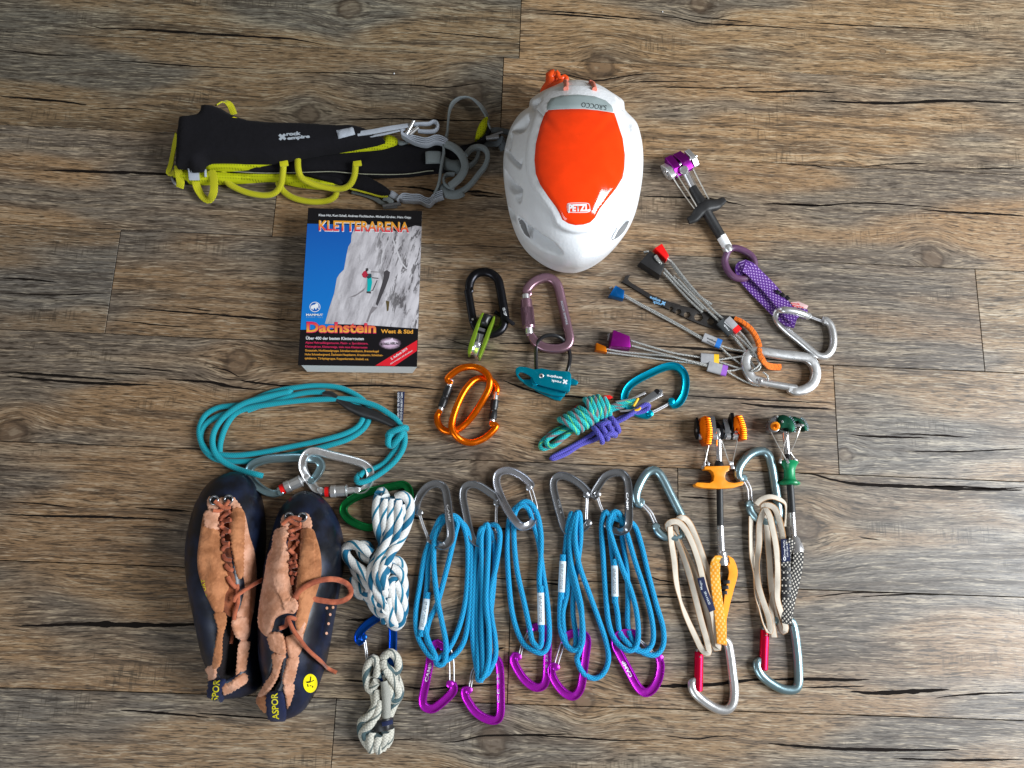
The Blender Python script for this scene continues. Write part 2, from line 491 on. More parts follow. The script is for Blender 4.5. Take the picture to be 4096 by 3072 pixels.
def cloth(name, col, rough=0.85, scale=1400, bump=0.35, var=0.2, sheen=0.1, folds=0.0):
    t = NT(name); v = t.coord('Object'); n1 = t.noise(v, scale, 2, 0.7); n2 = t.noise(v, 45, 4)
    c = t.mix(n2, tuple(x*(1-var) for x in col), tuple(min(1, x*(1+var)) for x in col))
    c = t.mix(t.math('MULTIPLY', t.rng(n1, 0.35, 0.75), 0.35), c, tuple(min(1, x*1.5+0.01) for x in col))
    nm = t.bump(n1, bump, 0.0005)
    if folds: nm = t.bump(t.noise(v, 28, 3), folds, 0.01, nm)
    return t.out(c, rough, 0.0, nm, 0.15, sheen=sheen)
def rope(name, col, col2=None, per=0.019, pitch=0.004, fleck=None, fleck2=None, fl_n=3.0, fl_pitch=0.03, light=1.25, braid=1.0, fl_w=0.28):
    """kernmantle cord: UV.x runs round (metres), UV.y along (metres)"""
    t = NT(name); x, y, _ = t.sep(t.coord('UV'))
    a = t.math('MULTIPLY', t.math('ADD', t.math('DIVIDE', x, per/6), t.math('DIVIDE', y, pitch)), math.pi)
    b = t.math('MULTIPLY', t.math('SUBTRACT', t.math('DIVIDE', x, per/6), t.math('DIVIDE', y, pitch)), math.pi)
    h = t.math('MULTIPLY', t.math('ABSOLUTE', t.math('SINE', a)), t.math('ABSOLUTE', t.math('SINE', b)))
    c2 = col2 or tuple(v*0.45 for v in col)
    c = t.mix(t.math('MULTIPLY', t.rng(h, 0.0, 0.5), 1.0), c2, tuple(min(1, v*light) for v in col))
    c = t.mix(t.math('MULTIPLY', t.noise(t.coord('Object'), 60, 3), 0.3), c, tuple(v*0.7 for v in col))
    def strands(n, ph, pit, wd, base, cc, sgn):
        f = t.math('FRACT', t.math('ADD', t.math('ADD', t.math('MULTIPLY', t.math('DIVIDE', x, per), n), t.math('MULTIPLY', t.math('DIVIDE', y, pit), sgn)), ph))
        return t.mix(t.math('LESS_THAN', f, wd), base, cc)
    if fleck: c = strands(1, 0.0, fl_pitch, fl_w, c, fleck, 1)
    if fleck2: c = strands(1, 0.42, fl_pitch, fl_w*0.4, c, fleck2, 1)
    return t.out(c, 0.7, 0.0, t.bump(h, 0.6*braid, 0.0006), 0.3, sheen=0.15)
def webbing(name, col, edge=None, width=0.011, pattern=None, p2=None, rough=0.7, cell=0.0012, edge_w=0.22, thr=0.0):
    """flat tape: UV.x across from one edge round the profile, UV.y along"""
    t = NT(name); x, y, _ = t.sep(t.coord('UV'))
    fx = t.math('FRACT', t.math('DIVIDE', x, width * 1.0))
    n = t.noise(t.coord('Object'), 120, 3)
    c = t.mix(n, tuple(v*0.8 for v in col), tuple(min(1, v*1.15) for v in col))
    hx = t.math('SINE', t.math('MULTIPLY', x, math.pi*2/cell)); hy = t.math('SINE', t.math('MULTIPLY', y, math.pi*2/(cell*1.3)))
    h = t.math('MULTIPLY', hx, hy)
    if pattern:
        f = t.math('GREATER_THAN', h, thr); c = t.mix(f, c, pattern)
    if edge:
        d = t.math('ABSOLUTE', t.math('SUBTRACT', fx, 0.5))
        c = t.mix(t.rng(d, 0.5 - edge_w, 0.5 - edge_w + 0.06), c, edge)
    return t.out(c, rough, 0.0, t.bump(h, 0.3, 0.0004), 0.35, sheen=0.15)
def flat(name, col, rough=0.5, spec=0.4):
    t = NT(name); return t.out(col, rough, 0.0, None, spec)

# the printed oak of the floor boards; every board has its own origin
def wood_mat(name, knots=(), tint=(1, 1, 1), warm=0.5, seed=0.0):
    t = NT(name); v = t.coord('Object'); x, y, _ = t.sep(v)
    yk = y; kmask = None; ring = None
    for kx, ky, kr in knots:
        dx = t.math('DIVIDE', t.math('SUBTRACT', x, kx), kr * 1.12); dy = t.math('DIVIDE', t.math('SUBTRACT', y, ky), kr)
        r2 = t.math('ADD', t.math('MULTIPLY', dx, dx), t.math('MULTIPLY', dy, dy))
        e = t.math('EXPONENT', t.math('MULTIPLY', r2, -0.14))
        # grain lines bend round the knot
        yk = t.math('SUBTRACT', yk, t.math('MULTIPLY', t.math('MULTIPLY', e, dy), kr * 0.8))
        rr = t.math('ADD', t.math('SQRT', r2), t.math('MULTIPLY', t.math('SUBTRACT', t.noise(v, 75, 3), 0.5), 1.1))
        m = t.rng(rr, 1.12, 0.85)
        edge = t.math('MULTIPLY', t.rng(rr, 0.62, 0.95), t.rng(rr, 1.35, 1.0))
        halo = t.rng(rr, 1.9, 1.0)
        if kmask is None: kmask, ring, hal = m, edge, halo
        else:
            kmask = t.math('MAXIMUM', kmask, m); ring = t.math('MAXIMUM', ring, edge); hal = t.math('MAXIMUM', hal, halo)
    X = t.math('ADD', x, seed)
    warp = t.math('MULTIPLY', t.math('SUBTRACT', t.noise(t.comb(t.math('MULTIPLY', X, 5.0), t.math('MULTIPLY', yk, 16.0), seed), 1.0, 2), 0.5), 0.022)
    yw = t.math('ADD', yk, warp)
    g = lambda sx, sy, z, d=3, r=0.6: t.noise(t.comb(t.math('MULTIPLY', X, sx), t.math('MULTIPLY', yw, sy), z + seed), 1.0, d, r)
    big = g(2.6, 10, 1.0, 2); mid = g(5, 105, 2.0, 3); fine = g(38, 600, 3.0, 2, 0.7); fine2 = g(90, 1050, 11.0, 1, 0.7)
    gray = srgb(118, 111, 103); brown = srgb(139, 114, 88); ochre = srgb(156, 130, 100); dark = srgb(72, 61, 52); pale = srgb(182, 168, 147)
    c = t.mix(t.rng(big, 0.42, 0.58), gray, t.mix(warm, brown, ochre))
    c = t.mix(t.math('MULTIPLY', t.rng(mid, 0.50, 0.34), 0.62), c, dark)
    c = t.mix(t.math('MULTIPLY', t.rng(mid, 0.54, 0.68), 0.42), c, pale)
    # growth lines
    wv = t.math('SINE', t.math('MULTIPLY', t.math('ADD', yw, t.math('MULTIPLY', t.math('SUBTRACT', big, 0.5), 0.06)), 760.0))
    gl = t.math('MULTIPLY', t.rng(wv, 0.0, 1.0), t.math('MULTIPLY', t.rng(big, 0.56, 0.40), 0.42))
    c = t.mix(gl, c, dark)
    # short dark pores and pale brushed dashes
    c = t.mix(t.math('MULTIPLY', t.rng(fine, 0.46, 0.36), 0.80), c, srgb(42, 35, 28))
    c = t.mix(t.math('MULTIPLY', t.rng(fine, 0.55, 0.67), 0.55), c, srgb(200, 187, 166))
    c = t.mix(t.math('MULTIPLY', t.rng(fine2, 0.46, 0.36), 0.55), c, srgb(50, 42, 34))
    # saw marks across the grain, in patches
    saw = t.noise(t.comb(t.math('MULTIPLY', X, 330.0), t.math('MULTIPLY', y, 30.0), 5.0 + seed), 1.0, 2, 0.7)
    sm = t.math('MULTIPLY', t.rng(saw, 0.48, 0.36), t.math('MULTIPLY', t.rng(t.noise(t.comb(t.math('MULTIPLY', X, 7.0), t.math('MULTIPLY', y, 22.0), 33.0), 1.0, 2), 0.56, 0.68), 0.5))
    c = t.mix(sm, c, srgb(60, 52, 42))
    if kmask is not None:
        c = t.mix(t.math('MULTIPLY', hal, 0.22), c, srgb(84, 68, 52))
        c = t.mix(t.math('MULTIPLY', kmask, 0.45), c, srgb(104, 88, 74))
        c = t.mix(t.math('MULTIPLY', ring, 0.48), c, srgb(44, 34, 27))
    c = t.mix(1.0, c, tint, 'MULTIPLY')
    return t.out(c, t.rng(mid, 0.3, 0.7, 0.50, 0.38), 0.0, t.bump(fine, 0.4, 0.0008), 0.45)
# ------------------------------------------------------------------ floor of printed oak boards
qa, qb = at(481, 918), at(3901, 1077)
E1 = Vector((qb.x - qa.x, qb.y - qa.y, 0)).normalized(); E2 = Vector((-E1.y, E1.x, 0))
FA = math.atan2(E1.y, E1.x)
def fl(u, v):
    p = at(u, v); return p.dot(E1), p.dot(E2)
rows_px = {0: (2048, 230), 2: (2048, 991), 3: (2048, 1406), 4: (2048, 1846), 5: (2048, 2317), 6: (2048, 2814)}
ks = sorted(rows_px); A_ = np.polyfit(ks, [fl(*rows_px[k])[1] for k in ks], 1)
rowline = lambda k: A_[0]*k + A_[1]
# board ends seen in each row (row k lies between line k-1 and line k)
ends_px = {0: [(2081, 110)], 1: [(2009, 360)], 2: [(1097, 860)], 3: [(451, 1127), (3920, 1282)], 4: [(3345, 1680)], 5: [(2713, 2090)], 6: [(2036, 2600)], 7: [(1335, 2930)]}
knots_px = [(1395, 35, 48), (2800, 15, 42), (2405, 262, 55), (1230, 455, 44), (1880, 370, 62), (955, 1445, 48), (48, 1732, 50),
            (3730, 1030, 46), (3378, 1820, 28), (1962, 1872, 58), (1640, 2340, 60), (2335, 2805, 34), (1972, 2962, 46), (3215, 2110, 55), (3530, 205, 12)]
floor = bpy.data.objects.new('floor', meshdata('floor', [(-3, -3, -0.006), (3, -3, -0.006), (3, 3, -0.006), (-3, 3, -0.006)], [(0, 1, 2, 3)], None, 40, False))
COL.objects.link(floor); floor['kind'] = 'structure'
floor.data.materials.append(flat('underlay', srgb(14, 11, 9), 0.9, 0.05)); WLOC[floor.name] = Vector((0, 0, 0))
cracks_px = [  # long dark drying cracks of the print, with half width (px) at the middle
    ([(350, 100), (420, 114), (560, 118), (800, 134), (1024, 147), (1180, 158), (1302, 182)], 4.5), ([(0, 199), (150, 216), (310, 225)], 3), ([(380, 240), (520, 247), (800, 266), (1024, 275)], 2.5),
    ([(0, 384), (110, 394), (240, 405), (350, 420)], 4.5), ([(350, 438), (520, 434), (620, 449)], 2), ([(170, 680), (420, 688), (560, 692), (720, 701)], 5.5),
    ([(1690, 124), (1830, 138), (1950, 149), (2076, 160)], 2.5), ([(2086, 38), (2200, 44), (2290, 50), (2520, 72), (2660, 84)], 3), ([(2140, 54), (2300, 62), (2480, 78)], 4),
    ([(2540, 58), (2700, 70), (2820, 94), (3072, 106), (3240, 122)], 3), ([(2740, 60), (2890, 78), (3010, 90)], 2.5), ([(3190, 88), (3400, 100), (3560, 108), (3760, 118), (3880, 136)], 2.5),
    ([(2012, 292), (2150, 296), (2260, 300), (2380, 322), (2500, 305), (2600, 294), (2700, 296)], 2.5), ([(2440, 334), (2600, 326), (2830, 328)], 2), ([(2600, 346), (2850, 352), (3060, 348)], 2.5),
    ([(2970, 364), (3072, 368), (3220, 364), (3350, 373)], 5), ([(3280, 402), (3420, 410), (3580, 412), (3760, 404), (3900, 405), (4000, 410), (4096, 411)], 6), ([(3150, 655), (3240, 660), (3330, 678)], 2.5),
    ([(3430, 668), (3600, 654), (3780, 652)], 2), ([(3820, 676), (4096, 672)], 2.5), ([(1380, 480), (1560, 475), (1690, 478), (1830, 482), (2003, 481)], 3), ([(1110, 290), (1380, 292), (1620, 300)], 2), ([(1380, 335), (1640, 340), (1780, 350), (1950, 326)], 2.5),
    ([(1570, 745), (1680, 752), (1780, 772), (1900, 766), (2016, 782)], 4.5), ([(1880, 780), (1960, 786), (2016, 789)], 3), ([(2556, 784), (2660, 788), (2780, 792), (2870, 800), (2985, 824)], 3.5), ([(3030, 816), (3120, 815), (3250, 820), (3340, 825)], 3),
    ([(3072, 815), (3260, 822), (3450, 812), (3650, 822), (3800, 836)], 3), ([(3680, 836), (3800, 848), (3960, 855), (4096, 864)], 4.5), ([(1790, 640), (1840, 630), (1905, 650)], 2),
    ([(0, 1112), (120, 1118), (230, 1130)], 3.5), ([(0, 1172), (200, 1180), (300, 1178), (442, 1172)], 2.5), ([(560, 1234), (700, 1246), (900, 1262), (1024, 1272), (1200, 1285)], 3), ([(430, 1278), (640, 1300), (760, 1308)], 1.8),
    ([(0, 1486), (180, 1498), (330, 1510), (460, 1520)], 4.5), ([(20, 1504), (260, 1526), (450, 1536), (640, 1541)], 4.5), ([(410, 1491), (520, 1494), (585, 1500)], 2.5), ([(530, 1468), (600, 1476), (690, 1486)], 2),
    ([(660, 1516), (800, 1526), (850, 1530), (960, 1552), (1065, 1558)], 4.5), ([(870, 1512), (960, 1522), (1100, 1540), (1240, 1546), (1500, 1542), (1660, 1550), (1790, 1562)], 4), ([(830, 1468), (900, 1480), (960, 1510)], 2),
    ([(1990, 1375), (2160, 1374), (2330, 1385)], 3), ([(2010, 1520), (2150, 1570), (2360, 1592), (2480, 1600)], 3.5), ([(1780, 1352), (1900, 1390), (2060, 1418)], 2), ([(2580, 1382), (2760, 1392), (2890, 1404), (3040, 1430), (3250, 1456)], 4.5),
    ([(2720, 1580), (2860, 1590), (3050, 1600), (3330, 1612)], 2.5), ([(2960, 1612), (3060, 1624), (3180, 1630), (3340, 1637)], 5), ([(3400, 1738), (3500, 1746), (3720, 1752)], 3.5), ([(3560, 1736), (3700, 1738), (3880, 1750)], 2.5), ([(3620, 1805), (3850, 1806), (4096, 1794)], 2.5),
    ([(3195, 1892), (3260, 1900), (3320, 1916), (3400, 1932), (3500, 1940), (3700, 1948), (3860, 1956), (4096, 1961)], 5.5), ([(3700, 1944), (3840, 1946), (3980, 1954), (4096, 1950)], 3), ([(0, 2056), (180, 2064), (340, 2066), (540, 2072), (680, 2080)], 4), ([(0, 2008), (120, 2012), (300, 2030)], 2), ([(540, 2030), (660, 2038), (770, 2046)], 3),
    ([(60, 2504), (180, 2502), (330, 2496), (560, 2500), (700, 2500), (900, 2492)], 6.5), ([(1380, 2480), (1500, 2478), (1560, 2470)], 4), ([(480, 2840), (620, 2850), (840, 2870)], 3), ([(780, 2852), (1000, 2868), (1120, 2878)], 2.5),
    ([(1370, 2720), (1470, 2726)], 2.5), ([(1600, 2745), (1720, 2756), (1840, 2745), (2040, 2736)], 4), ([(1980, 2600), (2020, 2590)], 3), ([(2540, 2742), (2680, 2744), (2850, 2738), (3000, 2720), (3100, 2716)], 6), ([(3072, 2718), (3240, 2716), (3400, 2720), (3480, 2718)], 5),
    ([(3400, 2764), (3480, 2772), (3560, 2770), (3680, 2764), (3800, 2758)], 6.5), ([(3200, 2750), (3320, 2748), (3460, 2744)], 2.5), ([(3740, 2792), (3900, 2776), (4096, 2770)], 2.5), ([(3072, 2974), (3300, 2992), (3460, 2998), (3700, 3000), (3840, 2998)], 5), ([(3560, 3032), (3800, 3040), (4096, 3038)], 3),
    ([(1330, 2960), (1500, 2960), (1690, 2956)], 2), ([(1760, 2972), (1850, 2962), (1930, 2944), (2100, 2940), (2290, 2936)], 3), ([(2100, 2940), (2300, 2950), (2480, 2962), (2640, 2960)], 2), ([(2660, 2942), (2780, 2956), (2860, 2946), (2960, 2944)], 2),
    ([(1640, 2070), (1720, 2078), (1800, 2080)], 3), ([(2170, 2330), (2250, 2340), (2300, 2345)], 3), ([(2580, 2300), (2640, 2320), (2700, 2330)], 3), ([(2560, 2380), (2680, 2388), (2800, 2390)], 3), ([(2900, 2412), (3000, 2406)], 2.5), ([(2720, 1986), (2870, 1996)], 3), ([(3260, 2388), (3400, 2372), (3560, 2366)], 2),
    ([(3440, 2388), (3600, 2378), (3760, 2376)], 2.5), ([(1420, 2150), (1560, 2160), (1640, 2168)], 2), ([(1880, 2110), (2010, 2116), (2160, 2122)], 2.5), ([(740, 1230), (860, 1246)], 2), ([(1850, 1205), (1980, 1212)], 2), ([(3440, 2150), (3520, 2160)], 2)]
crack_m = flat('wood_crack', srgb(22, 17, 14), 0.8, 0.1)
prng = random.Random(5)
tints = [(1.02, 1.0, 0.95), (0.93, 0.93, 0.92), (1.05, 1.0, 0.93), (0.97, 0.98, 0.97), (1.0, 0.97, 0.93)]
crack_loc = []
for path, wd in cracks_px:
    crack_loc.append(([(fl(u, v)[0], fl(u, v)[1]) for u, v in path], wd * 4.8e-4))
klocs = [(fl(u, v)[0], fl(u, v)[1], r * 0.000303) for u, v, r in knots_px]
# tone of each board in view: (row, index from the left) -> tint, warmth
TONE = {}
def tone(u, v, tint, warm): TONE_PX.append((u, v, tint, warm))
TONE_PX = []
for q in ((1000, 100, (0.86, 0.88, 0.82), 0.3), (3000, 100, (1.06, 1.0, 0.88), 0.75), (900, 330, (0.80, 0.80, 0.74), 0.35), (3000, 400, (1.08, 1.0, 0.88), 0.7), (600, 800, (1.0, 0.93, 0.84), 0.6), (2500, 750, (0.98, 0.90, 0.80), 0.6),
          (200, 1150, (0.80, 0.80, 0.79), 0.3), (2000, 1200, (0.86, 0.82, 0.77), 0.3), (4050, 1300, (0.98, 1.02, 1.04), 0.4), (1500, 1620, (0.92, 0.84, 0.75), 0.5), (3700, 1700, (0.92, 0.93, 0.92), 0.35), (1500, 2050, (0.86, 0.78, 0.70), 0.5),
          (3400, 2150, (0.86, 0.85, 0.82), 0.4), (1200, 2550, (0.92, 0.84, 0.74), 0.6), (3000, 2600, (0.90, 0.87, 0.83), 0.4), (600, 2950, (0.90, 0.87, 0.82), 0.45), (2500, 2980, (0.92, 0.90, 0.86), 0.4)): tone(*q)
for k in range(-2, 11):
    hi, lo = rowline(k - 1), rowline(k)
    es = sorted(fl(*p)[0] for p in ends_px.get(k, []))
    if not es: es = [prng.uniform(-0.4, 0.4)]
    while es[0] > -1.35: es.insert(0, es[0] - 1.22)
    while es[-1] < 1.35: es.append(es[-1] + 1.22)
    for a, b in zip(es, es[1:]):
        for u, v, ti, wm in TONE_PX:
            fx, fy = fl(u, v)
            if a < fx < b and lo < fy < hi: TONE[(k, es.index(a))] = (ti, wm)
        g = 0.0005
        bm = bmesh.new(); x0, x1, y0, y1 = a + g, b - g, lo + g, hi - g
        vt = [bm.verts.new(((x - a), (y - lo), z)) for x, y, z in ((x0, y0, -0.004), (x1, y0, -0.004), (x1, y1, -0.004), (x0, y1, -0.004), (x0, y0, 0), (x1, y0, 0), (x1, y1, 0), (x0, y1, 0))]
        for f in ((4, 5, 6, 7), (0, 1, 5, 4), (1, 2, 6, 5), (2, 3, 7, 6), (3, 0, 4, 7)): bm.faces.new([vt[i] for i in f])
        bmesh.ops.bevel(bm, geom=[e for e in bm.edges if all(v.co.z == 0 for v in e.verts)], offset=0.0002, segments=1, affect='EDGES')
        me = bpy.data.meshes.new('plank'); bm.to_mesh(me); bm.free()
        kn = [(kx - a, ky - lo, kr) for kx, ky, kr in klocs if a < kx < b and lo - 0.01 < ky < hi + 0.01]
        sd = prng.uniform(0, 40)
        m = wood_mat('printed_oak', kn, *TONE.get((k, es.index(a)), (prng.choice(tints), prng.uniform(0.2, 0.7))), sd)
        me.materials.append(m)
        o = bpy.data.objects.new('plank', me); COL.objects.link(o); o.parent = floor
        o.location = E1 * a + E2 * lo; o.rotation_euler.z = FA
        WLOC[o.name] = Vector((0, 0, 0))
        # the cracks of this board, joined
        V, F = [], []
        for path, wd in crack_loc:
            cx = sum(p[0] for p in path)/len(path); cy = sum(p[1] for p in path)/len(path)
            if not (a < cx < b and lo < cy < hi): continue
            pp = catmull([Vector((p[0]-a, p[1]-lo, 0)) for p in path], 0.004)
            pp = [p for p in pp if 0.001 < p.x < b - a - 0.001]
            n = len(pp)
            if n < 3: continue
            off = len(V); ph = prng.uniform(0, 50)
            for i, p in enumerate(pp):
                t = i/(n-1); ww = wd * (math.sin(math.pi * min(1, max(0, t)))**0.6) * (0.62 + 0.9*noise.noise(Vector((p.x*60, ph, 0)))**2 + 0.5*abs(noise.noise(Vector((p.x*25, ph, 3))))) + 0.00005
                j = 0.0006 * noise.noise(Vector((p.x*120, ph, 7)))
                yy = min(max(p.y + j, 0.0008), hi - lo - 0.0008)
                V.append((p.x, min(yy + ww, hi-lo-0.0006), 0.00006)); V.append((p.x, max(yy - ww, 0.0006), 0.00006))
            F += [(off+2*i, off+2*i+1, off+2*i+3, off+2*i+2) for i in range(n-1)]
        if F:
            c = bpy.data.objects.new('grain_crack', meshdata('grain_crack', V, F, None, 40, False)); COL.objects.link(c); c.parent = o
            c.data.materials.append(crack_m); WLOC[c.name] = Vector((0, 0, 0))
# ------------------------------------------------------------------ material palette
M = {}
M['steel'] = metal('bright_steel', (0.72, 0.72, 0.74), 0.24, 0.12)
M['alu'] = metal('worn_aluminium', (0.78, 0.785, 0.79), 0.30, 0.2)
M['graymetal'] = metal('gunmetal_grey', srgb(146, 148, 152), 0.20, 0.12, met=0.8)
M['bluealu'] = metal('blue_grey_aluminium', srgb(150, 178, 186), 0.30, 0.15)
M['purple'] = metal('purple_anodised', srgb(204, 44, 212), 0.27, 0.12, met=0.78)
M['green'] = metal('green_anodised', srgb(20, 120, 62), 0.32, 0.12)
M['blue'] = metal('blue_anodised', srgb(10, 78, 170), 0.30, 0.12)
M['orange'] = metal('orange_anodised', srgb(244, 112, 2), 0.28, 0.10)
M['tealmetal'] = metal('turquoise_anodised', srgb(0, 168, 200), 0.30, 0.10)
M['pink'] = metal('mauve_anodised', srgb(158, 122, 136), 0.32, 0.15)
M['blackmetal'] = metal('black_anodised', srgb(38, 38, 42), 0.30, 0.12)
M['dkgreen'] = metal('dark_green_anodised', srgb(12, 62, 44), 0.34, 0.15)
M['lime'] = metal('lime_anodised', srgb(164, 205, 60), 0.35, 0.12)
M['redpaint'] = metal('red_anodised', srgb(226, 16, 62), 0.36, 0.06)
M['lobepurple'] = metal('violet_anodised', srgb(140, 24, 142), 0.34, 0.1)
M['nutred'] = plastic('red_nut_paint', srgb(226, 16, 16), 0.35)
M['nutblack'] = plastic('black_nut_paint', srgb(30, 29, 30), 0.5, 0.4, 0.25, 500)
M['nutblue'] = metal('blue_nut', srgb(14, 104, 180), 0.34, 0.1)
M['nutpurple'] = metal('purple_nut', srgb(160, 26, 150), 0.34, 0.1)
M['nutorange'] = metal('orange_nut', srgb(240, 130, 18), 0.36, 0.1)
M['thumbring'] = plastic('mauve_sleeve', srgb(96, 62, 92), 0.4, 0.5)
M['blackrubber'] = plastic('black_rubber', srgb(32, 32, 33), 0.5, 0.45, 0.2, 500)
M['blackplastic'] = plastic('black_plastic', srgb(28, 28, 30), 0.38)
M['orangeplastic'] = plastic('orange_plastic', srgb(250, 150, 24), 0.35)
M['greenplastic'] = plastic('green_plastic', srgb(18, 140, 88), 0.35)
M['clear'] = plastic('clear_shrink_sleeve', srgb(158, 158, 160), 0.22, 0.5)
M['white'] = plastic('white_plastic', srgb(232, 232, 232), 0.5)
M['graypl'] = plastic('grey_plastic', srgb(160, 166, 176), 0.4)
M['tooldark'] = plastic('nut_tool_black', srgb(34, 30, 28), 0.5, 0.4, 0.3, 300)
M['blackcloth'] = cloth('black_softshell', srgb(17, 16, 20), 0.95, 1500, 0.4, 0.15, 0.02, 0.35)
M['graytape'] = webbing('grey_webbing', srgb(134, 142, 144), None, 0.012, srgb(108, 116, 118), cell=0.0016)
M['silvertape'] = webbing('pale_grey_webbing', srgb(184, 190, 200), None, 0.012, srgb(150, 157, 168), cell=0.0014)
M['limetape'] = webbing('lime_webbing', srgb(196, 192, 6), None, 0.010, srgb(156, 154, 4), cell=0.0024)
M['bluecord'] = rope('blue_cord', srgb(0, 156, 204), srgb(0, 98, 158), 0.019, 0.0045, light=1.12)
M['tealcord'] = rope('teal_rope', srgb(2, 150, 164), srgb(0, 112, 126), 0.022, 0.0024, light=1.15, braid=0.5)
M['prusik'] = rope('turquoise_flecked_cord', srgb(24, 178, 178), srgb(10, 116, 122), 0.0195, 0.0028, srgb(126, 112, 116), srgb(120, 214, 120), fl_pitch=0.030, fl_w=0.2)
M['violetcord'] = rope('violet_cord', srgb(88, 84, 184), srgb(52, 46, 120), 0.0185, 0.0030)
M['whitecord'] = rope('white_blue_striped_cord', srgb(218, 218, 214), srgb(206, 206, 204), 0.031, 0.0040, srgb(4, 96, 130), srgb(10, 110, 140), fl_pitch=0.055, light=1.05, braid=0.3, fl_w=0.26)
M['whitecord2'] = rope('old_white_cord', srgb(204, 201, 188), srgb(168, 167, 156), 0.031, 0.0036, srgb(70, 92, 96), srgb(96, 104, 100), fl_pitch=0.05, light=1.05, braid=0.6, fl_w=0.2)
M['graycord'] = cloth('grey_frayed_core', srgb(150, 150, 142), 0.9, 700, 0.9, 0.35)
M['dyneema'] = webbing('cream_sling', srgb(208, 198, 182), srgb(178, 130, 80), 0.0078, None, cell=0.0014, edge_w=0.13)
M['orangetape'] = webbing('orange_sling', srgb(246, 156, 22), None, 0.012, srgb(236, 190, 110), cell=0.0052, thr=0.25)
M['orangetape2'] = webbing('orange_sling_plain', srgb(240, 150, 14), None, 0.012, None, cell=0.0014)
M['bwtape'] = webbing('black_white_sling', srgb(34, 33, 34), None, 0.012, srgb(190, 184, 172), cell=0.0046, thr=0.35)
M['purpletape'] = webbing('purple_checked_sling', srgb(84, 34, 128), None, 0.02, srgb(180, 152, 206), cell=0.0046, thr=0.55)
M['orangecord'] = rope('orange_black_cord', srgb(236, 116, 16), srgb(180, 80, 10), 0.012, 0.003, srgb(96, 56, 30), None, fl_pitch=0.006, fl_w=0.10)
M['cable'] = rope('steel_cable', srgb(176, 176, 172), srgb(92, 92, 88), 0.009, 0.004)
M['cable'].node_tree.nodes['Principled BSDF'].inputs['Metallic'].default_value = 0.6
M['cable'].node_tree.nodes['Principled BSDF'].inputs['Roughness'].default_value = 0.4
M['wiregate'] = metal('wire_gate_steel', (0.62, 0.62, 0.64), 0.42, 0.0)
M['wire'] = metal('thin_wire', (0.75, 0.72, 0.66), 0.35, 0.1)
M['leather'] = None
M['navytag'] = cloth('navy_label', srgb(22, 30, 62), 0.7, 1500, 0.2)
M['p_white'] = flat('print_white', srgb(226, 228, 230)); M['p_black'] = flat('print_black', srgb(20, 19, 22), 0.3, 0.5)
M['p_gray'] = flat('print_grey', srgb(170, 178, 186)); M['p_red'] = flat('print_red', srgb(214, 30, 44), 0.35); M['p_darkgray'] = flat('print_dark_grey', srgb(52, 56, 58))
M['p_yellow'] = flat('print_yellow', srgb(226, 214, 20)); M['p_orange'] = flat('print_orange', srgb(226, 160, 60), 0.35); M['p_pink'] = flat('print_pink', srgb(214, 46, 92), 0.35)
M['p_blue'] = flat('print_blue', srgb(24, 108, 190)); M['p_lightblue'] = flat('print_light_blue', srgb(120, 168, 206), 0.35); M['p_purple'] = flat('print_purple', srgb(150, 90, 190))
M['p_amber'] = flat('print_amber', srgb(236, 186, 30)); M['labelwhite'] = plastic('label_sleeve_white', srgb(206, 220, 228), 0.4, 0.4, 0.1)
def perforated(name, col):
    t = NT(name); x, y, _ = t.sep(t.coord('Object'))
    fx = t.math('SUBTRACT', t.math('FRACT', t.math('MULTIPLY', x, 300.0)), 0.5)
    fy = t.math('SUBTRACT', t.math('FRACT', t.math('MULTIPLY', y, 300.0)), 0.5)
    d = t.math('SQRT', t.math('ADD', t.math('MULTIPLY', fx, fx), t.math('MULTIPLY', fy, fy)))
    m = t.rng(d, 0.24, 0.16)
    n = t.noise(t.coord('Object'), 1200, 2); n2 = t.noise(t.coord('Object'), 50, 3)
    c = t.mix(n2, tuple(v*0.8 for v in col), tuple(min(1, v*1.1) for v in col))
    c = t.mix(t.math('MULTIPLY', m, 0.75), c, tuple(v*0.2 for v in col))
    return t.out(c, 0.85, 0, t.bump(t.math('SUBTRACT', n, t.math('MULTIPLY', m, 2.0)), 0.3, 0.0006), 0.2)
M['lining'] = perforated('lime_mesh_lining', srgb(184, 190, 16))
def leather_mat(name, col, dark):
    t = NT(name); v = t.coord('Object'); n1 = t.noise(v, 38, 4, 0.6); n2 = t.noise(v, 650, 3, 0.7); n3 = t.noise(v, 120, 4, 0.6)
    c = t.mix(t.rng(n1, 0.38, 0.62), dark, col)
    c = t.mix(t.math('MULTIPLY', t.rng(n3, 0.5, 0.7), 0.4), c, tuple(min(1, k*1.35) for k in col))
    c = t.mix(t.math('MULTIPLY', t.rng(n3, 0.44, 0.32), 0.25), c, tuple(k*0.55 for k in dark))
    nm = t.bump(n2, 0.35, 0.0006); nm = t.bump(n3, 0.25, 0.0015, nm); nm = t.bump(t.noise(v, 55, 3, 0.5, 1.2), 0.6, 0.0035, nm)
    return t.out(c, 0.75, 0, nm, 0.3, sheen=0.2)
M['leather'] = leather_mat('lit_tan_suede', srgb(212, 160, 132), srgb(180, 124, 92))  # pinkish tone of the suede where light falls on it, put into the colour
M['leather_shaded'] = leather_mat('shaded_suede', srgb(186, 124, 82), srgb(148, 92, 54))  # the same suede in its browner shaded tone, shade painted into the colour
M['leatherdark'] = leather_mat('tongue_suede', srgb(140, 74, 40), srgb(80, 38, 20))
M['lace'] = leather_mat('rust_lace', srgb(176, 96, 64), srgb(132, 62, 38))
